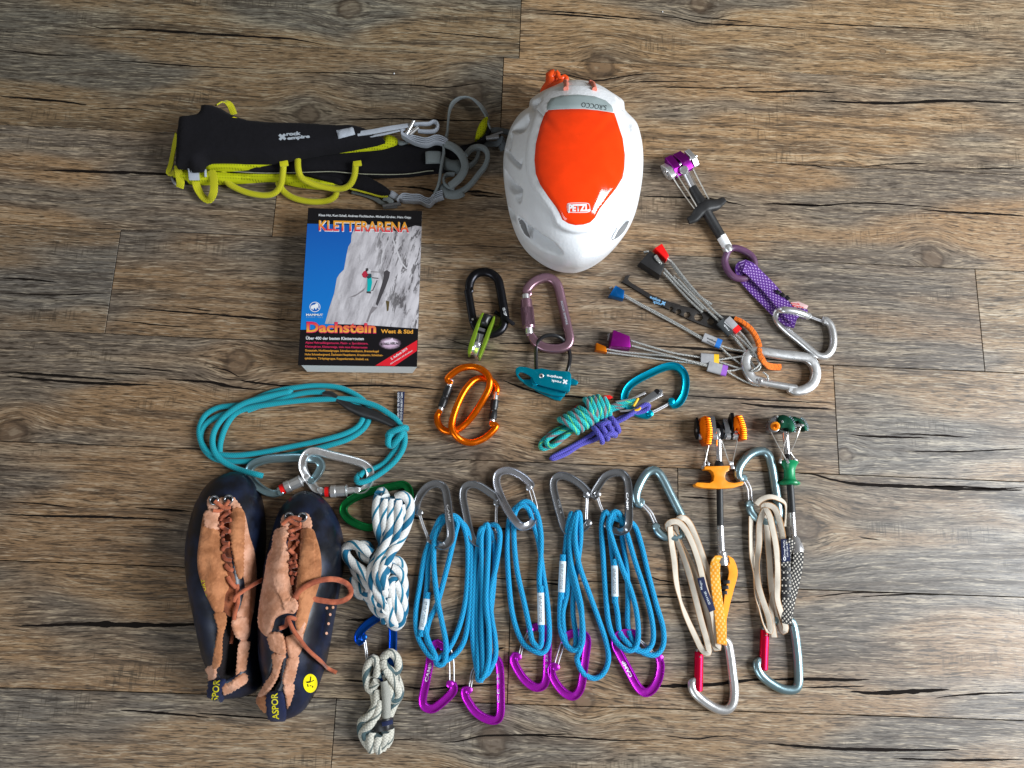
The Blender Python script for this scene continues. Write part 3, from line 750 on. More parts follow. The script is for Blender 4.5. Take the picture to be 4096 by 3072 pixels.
def rubber_mat():
    t = NT('navy_rubber'); v = t.coord('Object'); n1 = t.noise(v, 30, 4); n2 = t.noise(v, 400, 3)
    c = t.mix(t.rng(n1, 0.4, 0.65), srgb(12, 14, 22), srgb(20, 30, 54))
    return t.out(c, t.rng(n1, 0.3, 0.7, 0.28, 0.48), 0, t.bump(n2, 0.12, 0.0005), 0.5)
M['rubber'] = rubber_mat()
M['shoedark'] = cloth('shoe_inside', srgb(26, 20, 22), 0.95, 600, 0.5)
def foam_mat():
    t = NT('white_foam_shell'); v = t.coord('Object'); n1 = t.noise(v, 420, 3, 0.6); n2 = t.noise(v, 60, 3)
    vo = t.n('ShaderNodeTexVoronoi'); vo.inputs['Scale'].default_value = 260; t.l(v, vo.inputs['Vector'])
    nm = t.bump(n1, 0.25, 0.0006); nm = t.bump(vo.outputs['Distance'], 0.22, 0.0007, nm)
    return t.out(t.mix(n2, srgb(232, 235, 238), srgb(243, 245, 247)), 0.34, 0, nm, 0.5)
M['foam'] = foam_mat()
M['shell'] = plastic('orange_shell', srgb(250, 62, 8), 0.10, 0.55, 0.004, 900, 0.05)
M['shellgray'] = plastic('grey_shell', srgb(158, 172, 172), 0.22, 0.5, 0.02, 900, 0.03)
M['orangesoft'] = plastic('orange_clip', srgb(250, 84, 24), 0.4)
# ------------------------------------------------------------------ carabiners
def mid(P):
    return sum(P, Vector((0, 0, 0))) / len(P)
def biner(name, label, T, body, w, h, mat, z=None, gate=None, group=None, prof='i', wire_r=0.85, wiremat=None, taper=None, gap=1.9):
    """forged carabiner: a bent bar from its nose round to the hinge, and a gate"""
    z = h/2 + 0.3 if z is None else z
    B = pts(T, body, z); c = mid(B)
    root = thing(name, label, 'carabiner', c, group)
    pf = ibeam(w*0.001, h*0.001) if prof == 'i' else (circle(w*0.0005, 16, h*0.0005) if prof == 'o' else rrect(w*0.001, h*0.001, min(w, h)*0.0003, 3))
    n = len(B); sc = [0.82 + 0.18*min(1, min(i, n-1-i)/1.5) for i in range(n)] if taper is None else taper
    bar('body', B, pf, mat, root, step=0.0022, scale=sc, sharp=32)
    # rounded nose and hinge knuckle
    for e in (0, -1):
        p = B[e]; lathe('nose' if e == 0 else 'hinge', p + Vector((0, 0, -h*0.00042)), p + Vector((0, 0, h*0.00042)),
                        [(0, w*0.00030), (0.12, w*0.00042), (0.88, w*0.00042), (1, w*0.00030)], mat, root, 14)
    if gate:
        G = pts(T, gate, z); wm = wiremat or M['wiregate']
        s = (G[-1] - G[0]).cross(Vector((0, 0, 1))).normalized() * (gap*0.0005)
        A = [g + s for g in G]; D = [g - s for g in G]
        tube('wire_gate', A + [ (A[-1]+D[-1])/2 + (G[-1]-G[-2]).normalized()*0.0012 ] + D[::-1], wire_r*0.001, wm, root, n=8, step=0.0015)
    return root
def solid_gate(root, T, p0, p1, r, mat, z, name='gate'):
    a, b = pts(T, [p0, p1], z)
    return lathe(name, a, b, [(0, r*0.0007), (0.03, r*0.001), (0.97, r*0.001), (1, r*0.0007)], mat, root, 16)
def cord(root, name, T, P, r, mat, closed=False, step=0.0025, n=10):
    return tube(name, pts(T, P, 3), r*0.001, mat, root, closed, n, step)
def tag_sleeve(root, T, p0, p1, w, h, z, mat, name='label_sleeve', prt=None):
    a, b = pts(T, [p0, p1], z)
    s = bar(name, [a, a.lerp(b, .5), b], rrect(w*0.001, h*0.001, h*0.00045, 4), mat, root, step=0.003)
    return s

GT = 'grey wiregate carabiners on the blue slings'; GP = 'purple wiregate carabiners on the blue slings'; GC = 'blue cord slings'
W7, H7 = 9.8, 7.6
b1 = biner('wiregate_carabiner', 'grey lettered wiregate carabiner, leftmost of five above the blue slings', T12,
    [(118, 302), (99, 296), (98, 262), (118, 203), (168, 145), (225, 128), (268, 155), (285, 230, 8), (296, 330, 17), (306, 420, 19), (298, 475, 18), (265, 503, 16), (225, 492, 9), (182, 466, 5)], W7, H7, M['graymetal'], 5, [(118, 312), (140, 380), (172, 462)], GT)
b2 = biner('wiregate_carabiner', 'grey wiregate carabiner, second from left above the blue slings, nose touching its right neighbour', T12,
    [(582, 240), (600, 240), (590, 215), (540, 180), (480, 142), (425, 132), (387, 157), (379, 210), (395, 300), (415, 390), (440, 460), (475, 487), (530, 478), (572, 440)], W7, H7, M['graymetal'], 5, [(584, 250), (580, 310), (576, 440)], GT)
b3 = biner('wiregate_carabiner', 'bright grey wiregate carabiner set highest of the five above the blue slings', T12,
    [(778, 150), (790, 135), (745, 90), (680, 55), (625, 50), (587, 75), (582, 130), (610, 210), (650, 290, 12), (700, 360, 19), (740, 388, 19), (785, 372, 16), (812, 330, 7)], W7, H7, metal('pale_gunmetal', srgb(190, 192, 200), 0.24, 0.12), 5, [(786, 155), (800, 205), (816, 268), (815, 330)], GT, gap=4.2)
b4 = biner('wiregate_carabiner', 'grey wiregate carabiner, second from right above the blue slings, nose pointing right', T13,
    [(322, 212), (345, 212), (290, 150), (220, 104), (150, 88), (107, 118), (106, 180), (125, 260), (150, 350), (175, 430), (210, 463), (270, 455), (318, 424), (336, 400)], W7, H7, M['graymetal'], 5, [(328, 226), (326, 290), (322, 395)], GT)
b5 = biner('wiregate_carabiner', 'grey wiregate carabiner with upright lettered spine, rightmost of the five above the blue slings', T13,
    [(396, 208), (376, 228), (372, 210), (395, 165), (450, 92), (520, 67), (573, 82), (598, 140), (604, 250, 9), (604, 380, 18), (590, 438, 18), (540, 458, 9), (485, 440, 5), (458, 410, 5)], W7, H7, M['graymetal'], 5, [(396, 218), (410, 270), (440, 345), (456, 405)], GT)
def on(o): return bvh_of(o.children[0])
kids = lambda o: [c for c in bpy.data.objects if c.parent == o]
def body_bvh(o): return bvh_of(kids(o)[0])
for o, T, a, b, s, hh in ((b1, T12, (280, 255), (296, 360), 'CAMP', 15), (b5, T13, (588, 200), (590, 315), 'CAMP', 14)):
    text('lettering', s, T, a, b, hh, M['p_white'], kids(o)[0], body_bvh(o), 0.0002, 0.02)
text('lettering', 'CE 4', T13, (132, 245), (152, 340), 12, M['p_white'], kids(b4)[0], body_bvh(b4), 0.0002, 0.01)
p1 = biner('wiregate_carabiner', 'purple wiregate carabiner, white lettering on its left, leftmost below the blue slings', T12,
    [(300, 1335), (322, 1345), (318, 1382), (262, 1440), (200, 1484), (152, 1474), (136, 1432), (152, 1345), (172, 1245), (188, 1155), (200, 1108), (228, 1088), (256, 1112)], W7, H7, M['purple'], 4, [(312, 1330), (312, 1260), (308, 1185), (290, 1120)], GP, gap=5)
p2 = biner('wiregate_carabiner', 'purple wiregate carabiner lying lowest of the five, standing straight under the second blue sling', T12,
    [(415, 1372), (392, 1372), (392, 1402), (410, 1440), (455, 1502), (520, 1545), (578, 1552), (604, 1515), (606, 1400), (602, 1250), (588, 1195), (560, 1178), (530, 1200)], W7, H7, M['purple'], 4, [(418, 1385), (428, 1320), (446, 1250), (500, 1205)], GP, gap=2.6)
p3 = biner('wiregate_carabiner', 'purple wiregate carabiner mostly covered by the third blue sling and its label', T12,
    [(712, 1172), (690, 1164), (685, 1192), (704, 1240), (750, 1308), (812, 1354), (862, 1345), (882, 1295), (886, 1200), (888, 1080), (872, 1012), (835, 988), (785, 1008)], W7, H7, M['purple'], 4, [(718, 1185), (730, 1130), (748, 1080), (780, 1015)], GP, gap=2.6)
p4 = biner('wiregate_carabiner', 'purple wiregate carabiner leaning against its left neighbour, below the sling with the long loose loop', T13,
    [(122, 1356), (96, 1352), (92, 1395), (122, 1462), (182, 1530), (240, 1548), (283, 1500), (302, 1400), (318, 1280), (328, 1190), (312, 1146), (262, 1130), (205, 1142), (178, 1180)], W7, H7, M['purple'], 4, [(118, 1372), (135, 1300), (172, 1190)], GP, gap=4)
p5 = biner('wiregate_carabiner', 'purple wiregate carabiner with lettered slanting spine, rightmost below the blue slings', T13,
    [(640, 1150), (650, 1140), (590, 1132), (532, 1150), (514, 1200), (550, 1282), (610, 1392), (660, 1482), (710, 1524), (762, 1500), (800, 1432), (814, 1352), (806, 1292)], W7+0.8, H7, M['purple'], 4, [(790, 1290), (740, 1235), (690, 1190), (655, 1160)], GP)
text('lettering', 'CAMP', T12, (166, 1325), (196, 1212), 19, M['p_white'], kids(p1)[0], body_bvh(p1), 0.0002, 0.03)
text('lettering', 'CAMP', T13, (629, 1418), (574, 1312), 20, M['p_white'], kids(p5)[0], body_bvh(p5), 0.0002, 0.03)
text('lettering', 'CE 22', T12, (600, 1450), (596, 1270), 13, M['p_gray'], kids(p2)[0], body_bvh(p2), 0.0002, 0.0)
text('lettering', 'CE 22', T12, (890, 1270), (890, 1160), 13, M['p_gray'], kids(p3)[0], body_bvh(p3), 0.0002, 0.0)

def sling(label, T, P, lab=None, P2=None):
    W = pts(T, P, 4); root = thing('cord_sling', label, 'sling', mid(W), GC)
    tube('cord', W, 0.0031, M['bluecord'], root, P2 is None, 10, 0.0025)
    if P2: tube('cord_end', pts(T, P2, 4), 0.0031, M['bluecord'], root, False, 10, 0.0025)
    if lab:
        a, b, z = lab
        A, B = pts(T, [a, b], z); L = (B - A)
        bar('joint_sleeve', [A - L*0.22, A, B, B + L*0.22], rrect(0.0072, 0.0066, 0.003, 4), M['bluecord'], root, step=0.004)
        s = bar('label_sleeve', [A, A.lerp(B, .5), B], rrect(0.0080, 0.0072, 0.0030, 4), M['labelwhite'], root, step=0.004)
        bv = bvh_of(s)
        for k in range(3):
            dx, dy = b[0]-a[0], b[1]-a[1]; L2 = math.hypot(dx, dy); nx, ny = -dy/L2, dx/L2; o = (k-1)*6
            text('lettering', ['FONTE', '10 mm 22kN', 'EN 566 2018'][k], T, (a[0]+dx*.9+nx*o, a[1]+dy*.9+ny*o), (a[0]+dx*.1+nx*o, a[1]+dy*.1+ny*o), 4.5, M['p_darkgray'], root, bv, 0.0002)
    return root
sling('blue cord sling, leftmost of five, spread open with a white label at lower left', T12,
    [(250, 330, 12), (195, 440, 6), (150, 560, 4), (122, 720, 4), (96, 900, 4), (106, 1040, 4), (165, 1150, 9), (215, 1178, 12), (190, 1120, 10), (160, 1060, 5), (175, 960, 6), (225, 850, 8), (280, 650, 8), (330, 440, 9), (345, 360, 12),
     (300, 325, 12), (250, 370, 12), (212, 440, 10), (203, 600, 10), (222, 800, 12), (250, 950, 11), (277, 1090, 11), (270, 1200, 13), (238, 1222, 13), (215, 1200, 11), (290, 1130, 7), (350, 1010, 4), (392, 850, 4), (408, 680, 4), (408, 500, 5), (385, 390, 9), (330, 322, 13), (265, 345, 12), (200, 480, 4), (172, 600, 4), (165, 720, 4), (150, 900, 4), (160, 1040, 8), (230, 1190, 8), (310, 1176, 5), (385, 1080, 4), (418, 900, 4), (428, 650, 4), (425, 480, 4), (390, 380, 8), (320, 335, 9)],
    ((163, 822), (133, 1008), 6.5))
sling('blue cord sling, second from left, its strands pressed into a tight bundle', T12,
    [(495, 395, 12), (470, 500, 5), (452, 640, 4), (440, 820, 4), (436, 1000, 4), (448, 1150, 4), (478, 1305, 8), (500, 1290, 11), (500, 1180, 9), (494, 1000, 8), (497, 800, 8), (494, 600, 9), (492, 440, 10), (525, 372, 13), (535, 460, 11), (527, 650, 11), (520, 850, 11), (537, 1020, 12), (536, 1190, 12), (505, 1290, 13), (472, 1312, 12), (470, 1240, 8), (468, 1000, 4), (470, 760, 4), (520, 430, 6), (560, 375, 9), (595, 400, 12), (602, 470, 10), (580, 620, 8), (545, 790, 10), (552, 930, 7), (573, 1060, 7), (575, 1170, 8), (540, 1255, 10), (512, 1275, 9), (520, 1100, 4), (548, 900, 4), (570, 650, 4), (560, 440, 6)])
sling('blue cord sling in the middle of the row, long white label on its right strand', T12,
    [(720, 255, 12), (665, 320, 6), (648, 480, 4), (655, 700, 4), (680, 920, 4), (735, 1075, 6), (812, 1138, 11), (870, 1142, 11), (900, 1060, 8), (890, 860, 5), (862, 660, 5), (838, 490, 6), (800, 350, 9), (770, 275, 13), (725, 262, 13), (690, 320, 8), (688, 470, 6), (706, 650, 6), (750, 850, 7), (782, 1000, 10), (800, 1080, 12), (845, 1112, 13), (855, 1020, 11), (848, 850, 10), (840, 700, 9), (850, 550, 9), (850, 430, 9), (830, 320, 11), (790, 248, 13), (750, 235, 13)],
    ((848, 785), (852, 978), 11))
sling('blue cord sling, fourth from left, with one long loose loop hanging to the right', T13,
    [(225, 335, 12), (200, 430, 7), (186, 560, 5), (165, 750, 4), (150, 950, 4), (152, 1100, 4), (185, 1200, 9), (235, 1245, 12), (280, 1220, 13), (294, 1120, 13), (290, 960, 12), (255, 800, 10), (222, 660, 9), (215, 500, 9), (245, 360, 13), (275, 330, 14), (285, 400, 12), (285, 520, 8), (262, 700, 5), (240, 850, 5), (236, 1000, 5), (255, 1150, 7), (245, 1230, 9), (200, 1220, 8), (180, 1150, 5), (168, 1000, 5), (200, 850, 5), (215, 650, 5), (235, 420, 12), (262, 330, 15), (250, 430, 13), (252, 540, 12), (280, 690, 11), (340, 860, 7), (405, 1040, 4), (455, 1190, 4), (470, 1310, 4), (435, 1400, 4), (370, 1432, 4), (300, 1392, 6), (262, 1310, 9), (272, 1270, 13), (300, 1180, 14), (296, 1040, 13), (268, 900, 8), (225, 760, 6), (205, 600, 4), (205, 420, 6)],
    ((168, 655), (158, 860), 7))
sling('blue cord sling, rightmost of five, strands fanned out to the lower right', T13,
    [(445, 330, 12), (425, 430, 5), (435, 620, 4), (450, 850, 4), (470, 1050, 4), (510, 1170, 7), (580, 1240, 12), (640, 1238, 13), (668, 1160, 11), (658, 1000, 8), (620, 850, 8), (562, 700, 9), (502, 530, 10), (472, 410, 11), (500, 330, 14), (545, 345, 14), (590, 460, 11), (645, 650, 9), (710, 850, 7), (758, 1040, 6), (766, 1180, 8), (725, 1245, 10), (655, 1245, 11), (590, 1190, 9), (545, 1120, 5), (530, 1000, 4), (512, 880, 4), (505, 700, 4), (490, 560, 4), (480, 430, 8), (520, 335, 13), (560, 360, 9), (560, 480, 4), (590, 680, 4), (600, 880, 4), (600, 1080, 4), (640, 1200, 8), (700, 1262, 9), (785, 1275, 8), (834, 1210, 5), (832, 1090, 4), (788, 940, 4), (735, 740, 4), (690, 550, 4), (650, 430, 5), (600, 385, 9), (540, 380, 11), (480, 350, 12)],
    ((511, 684), (514, 888), 7))

# ------------------------------------------------------------------ the two cream slings with their carabiners
c6 = biner('wiregate_carabiner', 'pale blue-grey wiregate carabiner tilted at the top of the left cream sling', T14,
    [(148, 965), (140, 992), (112, 970), (106, 900), (140, 800), (205, 695), (270, 665), (322, 692), (372, 772), (432, 892), (492, 1012), (545, 1125), (560, 1215), (515, 1288), (440, 1302), (370, 1288), (318, 1250), (292, 1200)], 10.6, 9.0, M['bluealu'], 5.5, [(155, 975), (232, 1055), (262, 1110), (300, 1195)], 'blue-grey carabiners on the cream slings', 'o', 1.1, gap=3)
c7 = biner('wiregate_carabiner', 'pale blue-grey wiregate carabiner beside the green cam, at the top of the right cream sling', T14,
    [(1118, 742), (1100, 752), (1076, 725), (1074, 672), (1105, 605), (1170, 530), (1245, 490), (1312, 486), (1358, 522), (1386, 600), (1408, 720), (1430, 860), (1448, 990), (1455, 1090), (1410, 1150), (1330, 1148), (1240, 1110), (1190, 1045), (1176, 985)], 10.6, 9.0, M['bluealu'], 5.5, [(1122, 735), (1172, 830), (1182, 905), (1190, 990)], 'blue-grey carabiners on the cream slings', 'o', 1.1, gap=4)
def taped(name, label, cat, T, P, w, mat, th=1.3, group=None, step=0.003):
    W = pts(T, [p[:3] for p in P], 4); root = thing(name, label, cat, mid(W), group)
    bar('tape', W, rrect(w*0.001, th*0.001, th*0.00045, 2), mat, root, step=step, roll=[p[3] for p in P], sharp=50)
    return root
GS = 'cream slings'
s6 = taped('cream_sling', 'cream tape sling with a navy label, hanging from the left blue-grey carabiner', 'sling', T15,
    [(352, 110, 14, 20), (362, 230, 8, 10), (385, 380, 5, 0), (400, 540, 5, 20), (432, 690, 5, 50), (480, 820, 5, 25), (545, 960, 7, 10), (600, 1070, 12, 5), (650, 1095, 15, 0), (640, 1010, 11, 0), (595, 850, 8, 10), (545, 650, 8, 20), (500, 480, 8, 30), (450, 330, 7, 40), (395, 200, 7, 40), (335, 120, 12, 30), (345, 80, 16, 0), (410, 72, 17, -15), (470, 130, 15, -10), (530, 250, 12, 0), (580, 400, 11, 0), (612, 540, 11, 5), (650, 680, 11, 10), (685, 800, 10, 10), (705, 920, 10, 0), (728, 1060, 14, 0), (690, 1030, 10, 0), (655, 850, 5, 20), (610, 680, 5, 40), (560, 520, 4, 40), (500, 370, 4, 50), (420, 220, 5, 50), (395, 90, 13, 30), (440, 40, 17, 0), (500, 80, 14, -10), (560, 210, 7, -10), (610, 350, 6, 0), (655, 480, 6, 0), (690, 620, 6, 20)], 7.5, M['dyneema'], group=GS)
a6 = pts(T15, [(590, 508, 12.6), (618, 610, 12.4), (655, 700, 12), (682, 768, 11.5)])
lb = bar('label', a6, rrect(0.0084, 0.0014, 0.0005, 2), M['navytag'], s6, step=0.004, roll=[0, 5, 10, 10]); bv = bvh_of(lb)
text('lettering', 'Magic', T15, (606, 600), (592, 530), 16, M['p_gray'], s6, bv, 0.0002, 0.01)
text('lettering', 'Sling', T15, (668, 715), (624, 615), 16, M['p_gray'], s6, bv, 0.0002, 0.01)
s7 = taped('cream_sling', 'cream tape sling twisted and hanging left of the black and white sewn sling', 'sling', T15,
    [(985, 30, 6, 20), (982, 180, 5, 30), (990, 330, 5, 20), (1010, 480, 5, 50), (1030, 640, 5, 20), (1050, 760, 6, 60), (1085, 880, 9, 60), (1130, 930, 13, 20), (1120, 820, 10, 20), (1065, 660, 9, 10), (1035, 540, 9, 30), (1030, 400, 9, 60), (1045, 240, 8, 15), (1050, 80, 9, 10), (1090, -20, 15, 0), (1125, 20, 17, -10), (1150, 120, 15, -5), (1178, 260, 13, 0), (1190, 420, 12, 10), (1190, 560, 12, -10), (1190, 680, 12, 10), (1225, 800, 12, 10), (1255, 900, 15, 0), (1235, 930, 12, 20), (1195, 860, 8, 50), (1165, 740, 6, 60), (1140, 560, 6, 20), (1128, 380, 6, 30), (1112, 200, 6, 10), (1100, 60, 8, 10), (1080, -50, 14, 0), (1160, -40, 17, -20), (1205, 60, 15, -30), (1232, 200, 10, -30), (1235, 330, 8, -20), (1190, 480, 5, 10), (1160, 620, 5, 10), (1140, 780, 7, 0), (1165, 975, 14, 0)], 7.5, M['dyneema'], group=GS)
ring = taped('sling_wrap', 'short curl of frayed cream tape looped over the right blue-grey carabiner', 'sling', T14,
    [(1245, 990, 13, 0), (1290, 945, 15, 10), (1370, 918, 16, 20), (1450, 935, 14, 20), (1520, 985, 9, 40), (1530, 1090, 5, 40), (1520, 1200, 4, 30)], 6.4, M['dyneema'])
for nm, T, nose, g0, g1, lab, m_ in (('solid_gate_carabiner', T15, [(540, 1318), (522, 1330), (528, 1372), (560, 1425), (630, 1482), (712, 1530), (790, 1540), (840, 1492), (853, 1390), (838, 1250), (820, 1110), (800, 1020), (760, 990), (690, 1010), (640, 1060), (580, 1085)], (578, 1080), (572, 1395), 'silver carabiner with a red gate, below the left cream sling', M['alu']),
                                 ('solid_gate_carabiner', T15, [(1048, 1160), (1032, 1175), (1038, 1222), (1070, 1275), (1140, 1332), (1230, 1378), (1315, 1382), (1352, 1335), (1352, 1200), (1340, 1060), (1322, 930), (1296, 850), (1230, 830), (1150, 860), (1095, 905)], (1092, 912), (1080, 1232), 'blue-grey carabiner with a red gate, bottom right below the black and white sling', M['bluealu'])):
    r = biner(nm, lab, T, nose, 10.6, 9.4, m_, 5.3, None, 'red gated carabiners', 'o')
    g = solid_gate(r, T, g0, g1, 5.2, M['redpaint'], 6, 'red_gate')
    a, b = pts(T, [g0, g1], 6); d = (b-a).normalized()
    lathe('gate_pin', a + d*0.006 + Vector((0, 0, 0.003)), a + d*0.006 + Vector((0, 0, 0.0072)), [(0, 0.0012), (0.8, 0.0012), (1, 0.0006)], M['steel'], r, 10)

# ------------------------------------------------------------------ cams
def lobe(root, name, c, ax, rad, thick, ang, mat, teeth=14, span=150, hole=True):
    """toothed cam lobe: a sector plate with a serrated edge, standing on the axle direction ax"""
    t = ax.normalized(); u_ = t.orthogonal() if abs(t.z) > 0.9 else t.cross(Vector((0, 0, 1))).normalized(); v_ = t.cross(u_)
    prof = [(0.0, 0.0)]
    V, F = [], []; out = []
    for k in range(teeth * 2 + 1):
        f = k / (teeth * 2); a = math.radians(ang - span/2 + span*f)
        r = rad * (0.72 + 0.28 * f) * (1.0 if k % 2 else 0.93)
        out.append((r*math.cos(a), r*math.sin(a)))
    out.append((rad*0.25*math.cos(math.radians(ang + span/2 + 60)), rad*0.25*math.sin(math.radians(ang + span/2 + 60))))
    out.append((rad*0.25*math.cos(math.radians(ang - span/2 - 60)), rad*0.25*math.sin(math.radians(ang - span/2 - 60))))
    n = len(out)
    for s in (-0.5, 0.5):
        for x, y in out: V.append(c + t*(thick*s) + u_*x + v_*y)
    F.append(tuple(range(n))[::-1]); F.append(tuple(range(n, 2*n)))
    for i in range(n): F.append((i, (i+1) % n, n + (i+1) % n, n + i))
    me = join_data(name, [(V, F)], 25); fix_normals(me)
    bm = bmesh.new(); bm.from_mesh(me); bmesh.ops.bevel(bm, geom=list(bm.edges), offset=0.0003, segments=1, affect='EDGES', clamp_overlap=True); bm.to_mesh(me); bm.free()
    finish(me, 25)
    return link(name, me, mat, root)

# orange cam
oc = thing('orange_cam', 'camming device with orange toothed lobes, orange T-shaped trigger and orange sling', 'cam', at(*T14(890, 700)))
A, B = pts(T14, [(690, 290, 16), (1120, 300, 16)]); AX = (B - A); ax = AX.normalized()
lathe('axle', A - ax*0.002, B + ax*0.002, [(0, 0.0022), (1, 0.0022)], M['steel'], oc, 12)
for nm, x, y, rad, ang, m_, th in (('lobe', 692, 268, 17, 95, M['blackmetal'], 3.0), ('lobe', 835, 260, 17, 100, M['graymetal'], 6.0), ('lobe', 912, 255, 18, 60, M['blackmetal'], 3.5), ('lobe', 965, 270, 16, 90, M['graymetal'], 6.0), ('lobe', 1020, 255, 20, 110, M['blackmetal'], 4.0)):
    lobe(oc, nm, at(*T14(x, y+15), 0.017), ax, rad*0.001, th*0.001, ang, m_)
for P, r0, r1 in (([(722, 165), (760, 146), (798, 160), (816, 250), (816, 420), (768, 422), (745, 390), (712, 300), (708, 220)], [(765, 165), (764, 410)], [(806, 178), (816, 408)]),
                ([(1035, 165), (1060, 140), (1095, 145), (1128, 205), (1148, 290), (1154, 374), (1100, 378), (1085, 310), (1062, 262), (1040, 300), (1028, 240)], [(1062, 158), (1100, 360)], [(1108, 152), (1152, 360)])):
    plate('lobe', T14, P, 5, 17, M['orange'], oc, 0.0012)
    for k in range(12):
        f = k/11; bo = 14*math.sin(math.pi*f)
        q = lambda a, b: (a[0] + (b[0]-a[0])*f + bo, a[1] + (b[1]-a[1])*f)
        boxpart('tooth', at(*T14(*q(*r0)), 0.0222), at(*T14(*q(*r1)), 0.0212), 0.0018, 0.0022, M['orange'], oc, 0.0004)
for x in (720, 845, 975, 1045): lathe('spacer', at(*T14(x, 345), 0.016) - ax*0.003, at(*T14(x, 345), 0.016) + ax*0.003, [(0, 0.0034), (0.1, 0.0042), (0.9, 0.0042), (1, 0.0034)], M['steel'], oc, 14)
a, b = pts(T14, [(885, 320, 14), (892, 590, 11)]); lathe('stem', a, b, [(0, 0.0036), (1, 0.0036)], M['steel'], oc, 16)
lathe('stem_head', *pts(T14, [(882, 270, 16), (884, 372, 14)]), [(0, 0.003), (0.2, 0.0048), (0.8, 0.0048), (1, 0.0036)], M['steel'], oc, 14)
lathe('collar', *pts(T14, [(888, 578, 11), (892, 640, 11)]), [(0, 0.0036), (0.3, 0.0052), (1, 0.0058)], M['blackplastic'], oc, 16)
plate('trigger', T14, [(755, 628), (995, 622), (990, 668), (960, 685), (950, 720), (955, 755), (985, 778), (1040, 786), (1118, 770), (1130, 785), (1118, 806), (1040, 830), (900, 842), (740, 832), (675, 818), (664, 798), (685, 780), (740, 782), (805, 786), (838, 765), (846, 725), (836, 685), (810, 662), (755, 660)], 5, 12, M['orangeplastic'], oc, 0.0022)
for x0 in (735, 1010): boxpart('swage', at(*T14(x0-12, 640), 0.012), at(*T14(x0+22, 638), 0.012), 0.004, 0.004, M['steel'], oc, 0.0004)
for a_, b_ in (((795, 425, 12), (752, 620, 12)), ((1072, 345, 14), (1015, 620, 12)), ((918, 380, 14), (995, 620, 13)), ((760, 470, 9), (790, 620, 12))): tube('trigger_wire', pts(T14, [a_, b_]), 0.0007, M['wire'], oc, n=6, step=0.01)
for x, y in ((752, 610), (1013, 605), (993, 605), (787, 610)): boxpart('ferrule', at(*T14(x+1, y-22), 0.012), at(*T14(x, y+12), 0.012), 0.0026, 0.0026, M['steel'], oc, 0.0003)
lathe('stem_sleeve', *pts(T14, [(898, 838, 9), (903, 1192, 7)]), [(0, 0.0040), (1, 0.0040)], M['blackrubber'], oc, 16)
lathe('lower_stem', *pts(T14, [(903, 1190, 7), (914, 1440, 7)]), [(0, 0.0040), (1, 0.0042)], M['steel'], oc, 16)
lathe('stem_end', *pts(T14, [(914, 1430, 7), (928, 1570, 7)]), [(0, 0.0042), (0.15, 0.0062), (0.35, 0.0062), (0.5, 0.0070), (0.97, 0.0070), (1, 0.0062)], M['steel'], oc, 20)
bar('sling', pts(T15, [(785, 395, 9), (812, 372, 9), (838, 430, 7), (842, 490, 5), (815, 600, 5), (790, 720, 5), (772, 830, 6), (762, 930, 9), (757, 1030, 15)]), rrect(0.0115, 0.0018, 0.0007, 2), M['orangetape2'], oc, roll=[40, 20, 10, 10, 20, 35, 45, 25, 0], sharp=50)
bar('sling', pts(T15, [(752, 385, 10), (718, 372, 12), (702, 430, 11), (706, 540, 10), (722, 680, 10), (738, 820, 11), (750, 940, 13), (756, 1028, 17)]), rrect(0.0118, 0.0018, 0.0007, 2), M['orangetape'], oc, roll=[30, 10, -10, 0, 0, 0, 0, 0], sharp=50)
for k in range(3):
    c = at(*T15(792 - k*10, 545 + k*42), 0.0075); boxpart('bar_tack', c + Vector((-0.004, 0, 0)), c + Vector((0.004, 0.0006, 0)), 0.0042, 0.0012, M['p_black'], oc, 0.0003)

# green cam
gc = thing('green_cam', 'camming device with dark green lobes, green spool trigger and black and white sling', 'cam', at(*T14(1560, 700)))
A, B = pts(T14, [(1400, 245, 17), (1690, 240, 15)]); ax = (B - A).normalized()
lathe('axle', A, B, [(0, 0.002), (1, 0.002)], M['steel'], gc, 12)
side = Vector((0.35, 1, 0.35)).normalized()
plate('side_plate', T14, [(1360, 245), (1368, 205), (1392, 165), (1425, 140), (1452, 146), (1462, 190), (1462, 285), (1430, 305), (1385, 302), (1364, 280)], 8, 11, M['graymetal'], gc, 0.0012)
plate('lobe', T14, [(1455, 245), (1452, 175), (1466, 142), (1500, 136), (1545, 150), (1585, 185), (1608, 235), (1612, 275), (1592, 303), (1565, 300), (1545, 268), (1500, 262), (1475, 275)], 10, 12, M['dkgreen'], gc, 0.0014)
plate('lobe', T14, [(1470, 285), (1540, 275), (1590, 300), (1575, 308), (1520, 300)], 4, 6, M['bluealu'], gc, 0.001)
plate('lobe', T14, [(1565, 156), (1610, 154), (1660, 172), (1700, 208), (1724, 252), (1730, 290), (1702, 290), (1690, 262), (1668, 252), (1655, 225), (1640, 198), (1615, 200), (1600, 215), (1588, 185)], 5, 11, M['dkgreen'], gc, 0.0014)
for cx, cy, r_, a0, a1, z_, n_ in ((1480, 262, 132, -52, 18, 20.5, 9), (1612, 272, 118, -60, 8, 15, 9)):
    for k in range(n_):
        an = math.radians(a0 + (a1 - a0)*k/(n_-1)); boxpart('tooth', at(*T14(cx + (r_-14)*math.cos(an), cy + (r_-14)*math.sin(an)), z_*0.001), at(*T14(cx + r_*math.cos(an), cy + r_*math.sin(an)), z_*0.001 - 0.002), 0.0015, 0.004, M['bluealu'], gc, 0.0003)
lathe('axle_cap', at(*T14(1425, 248), 0.019), at(*T14(1425, 248), 0.0232), [(0, 0.0056), (0.7, 0.0056), (1, 0.0044)], M['orangeplastic'], gc, 20)
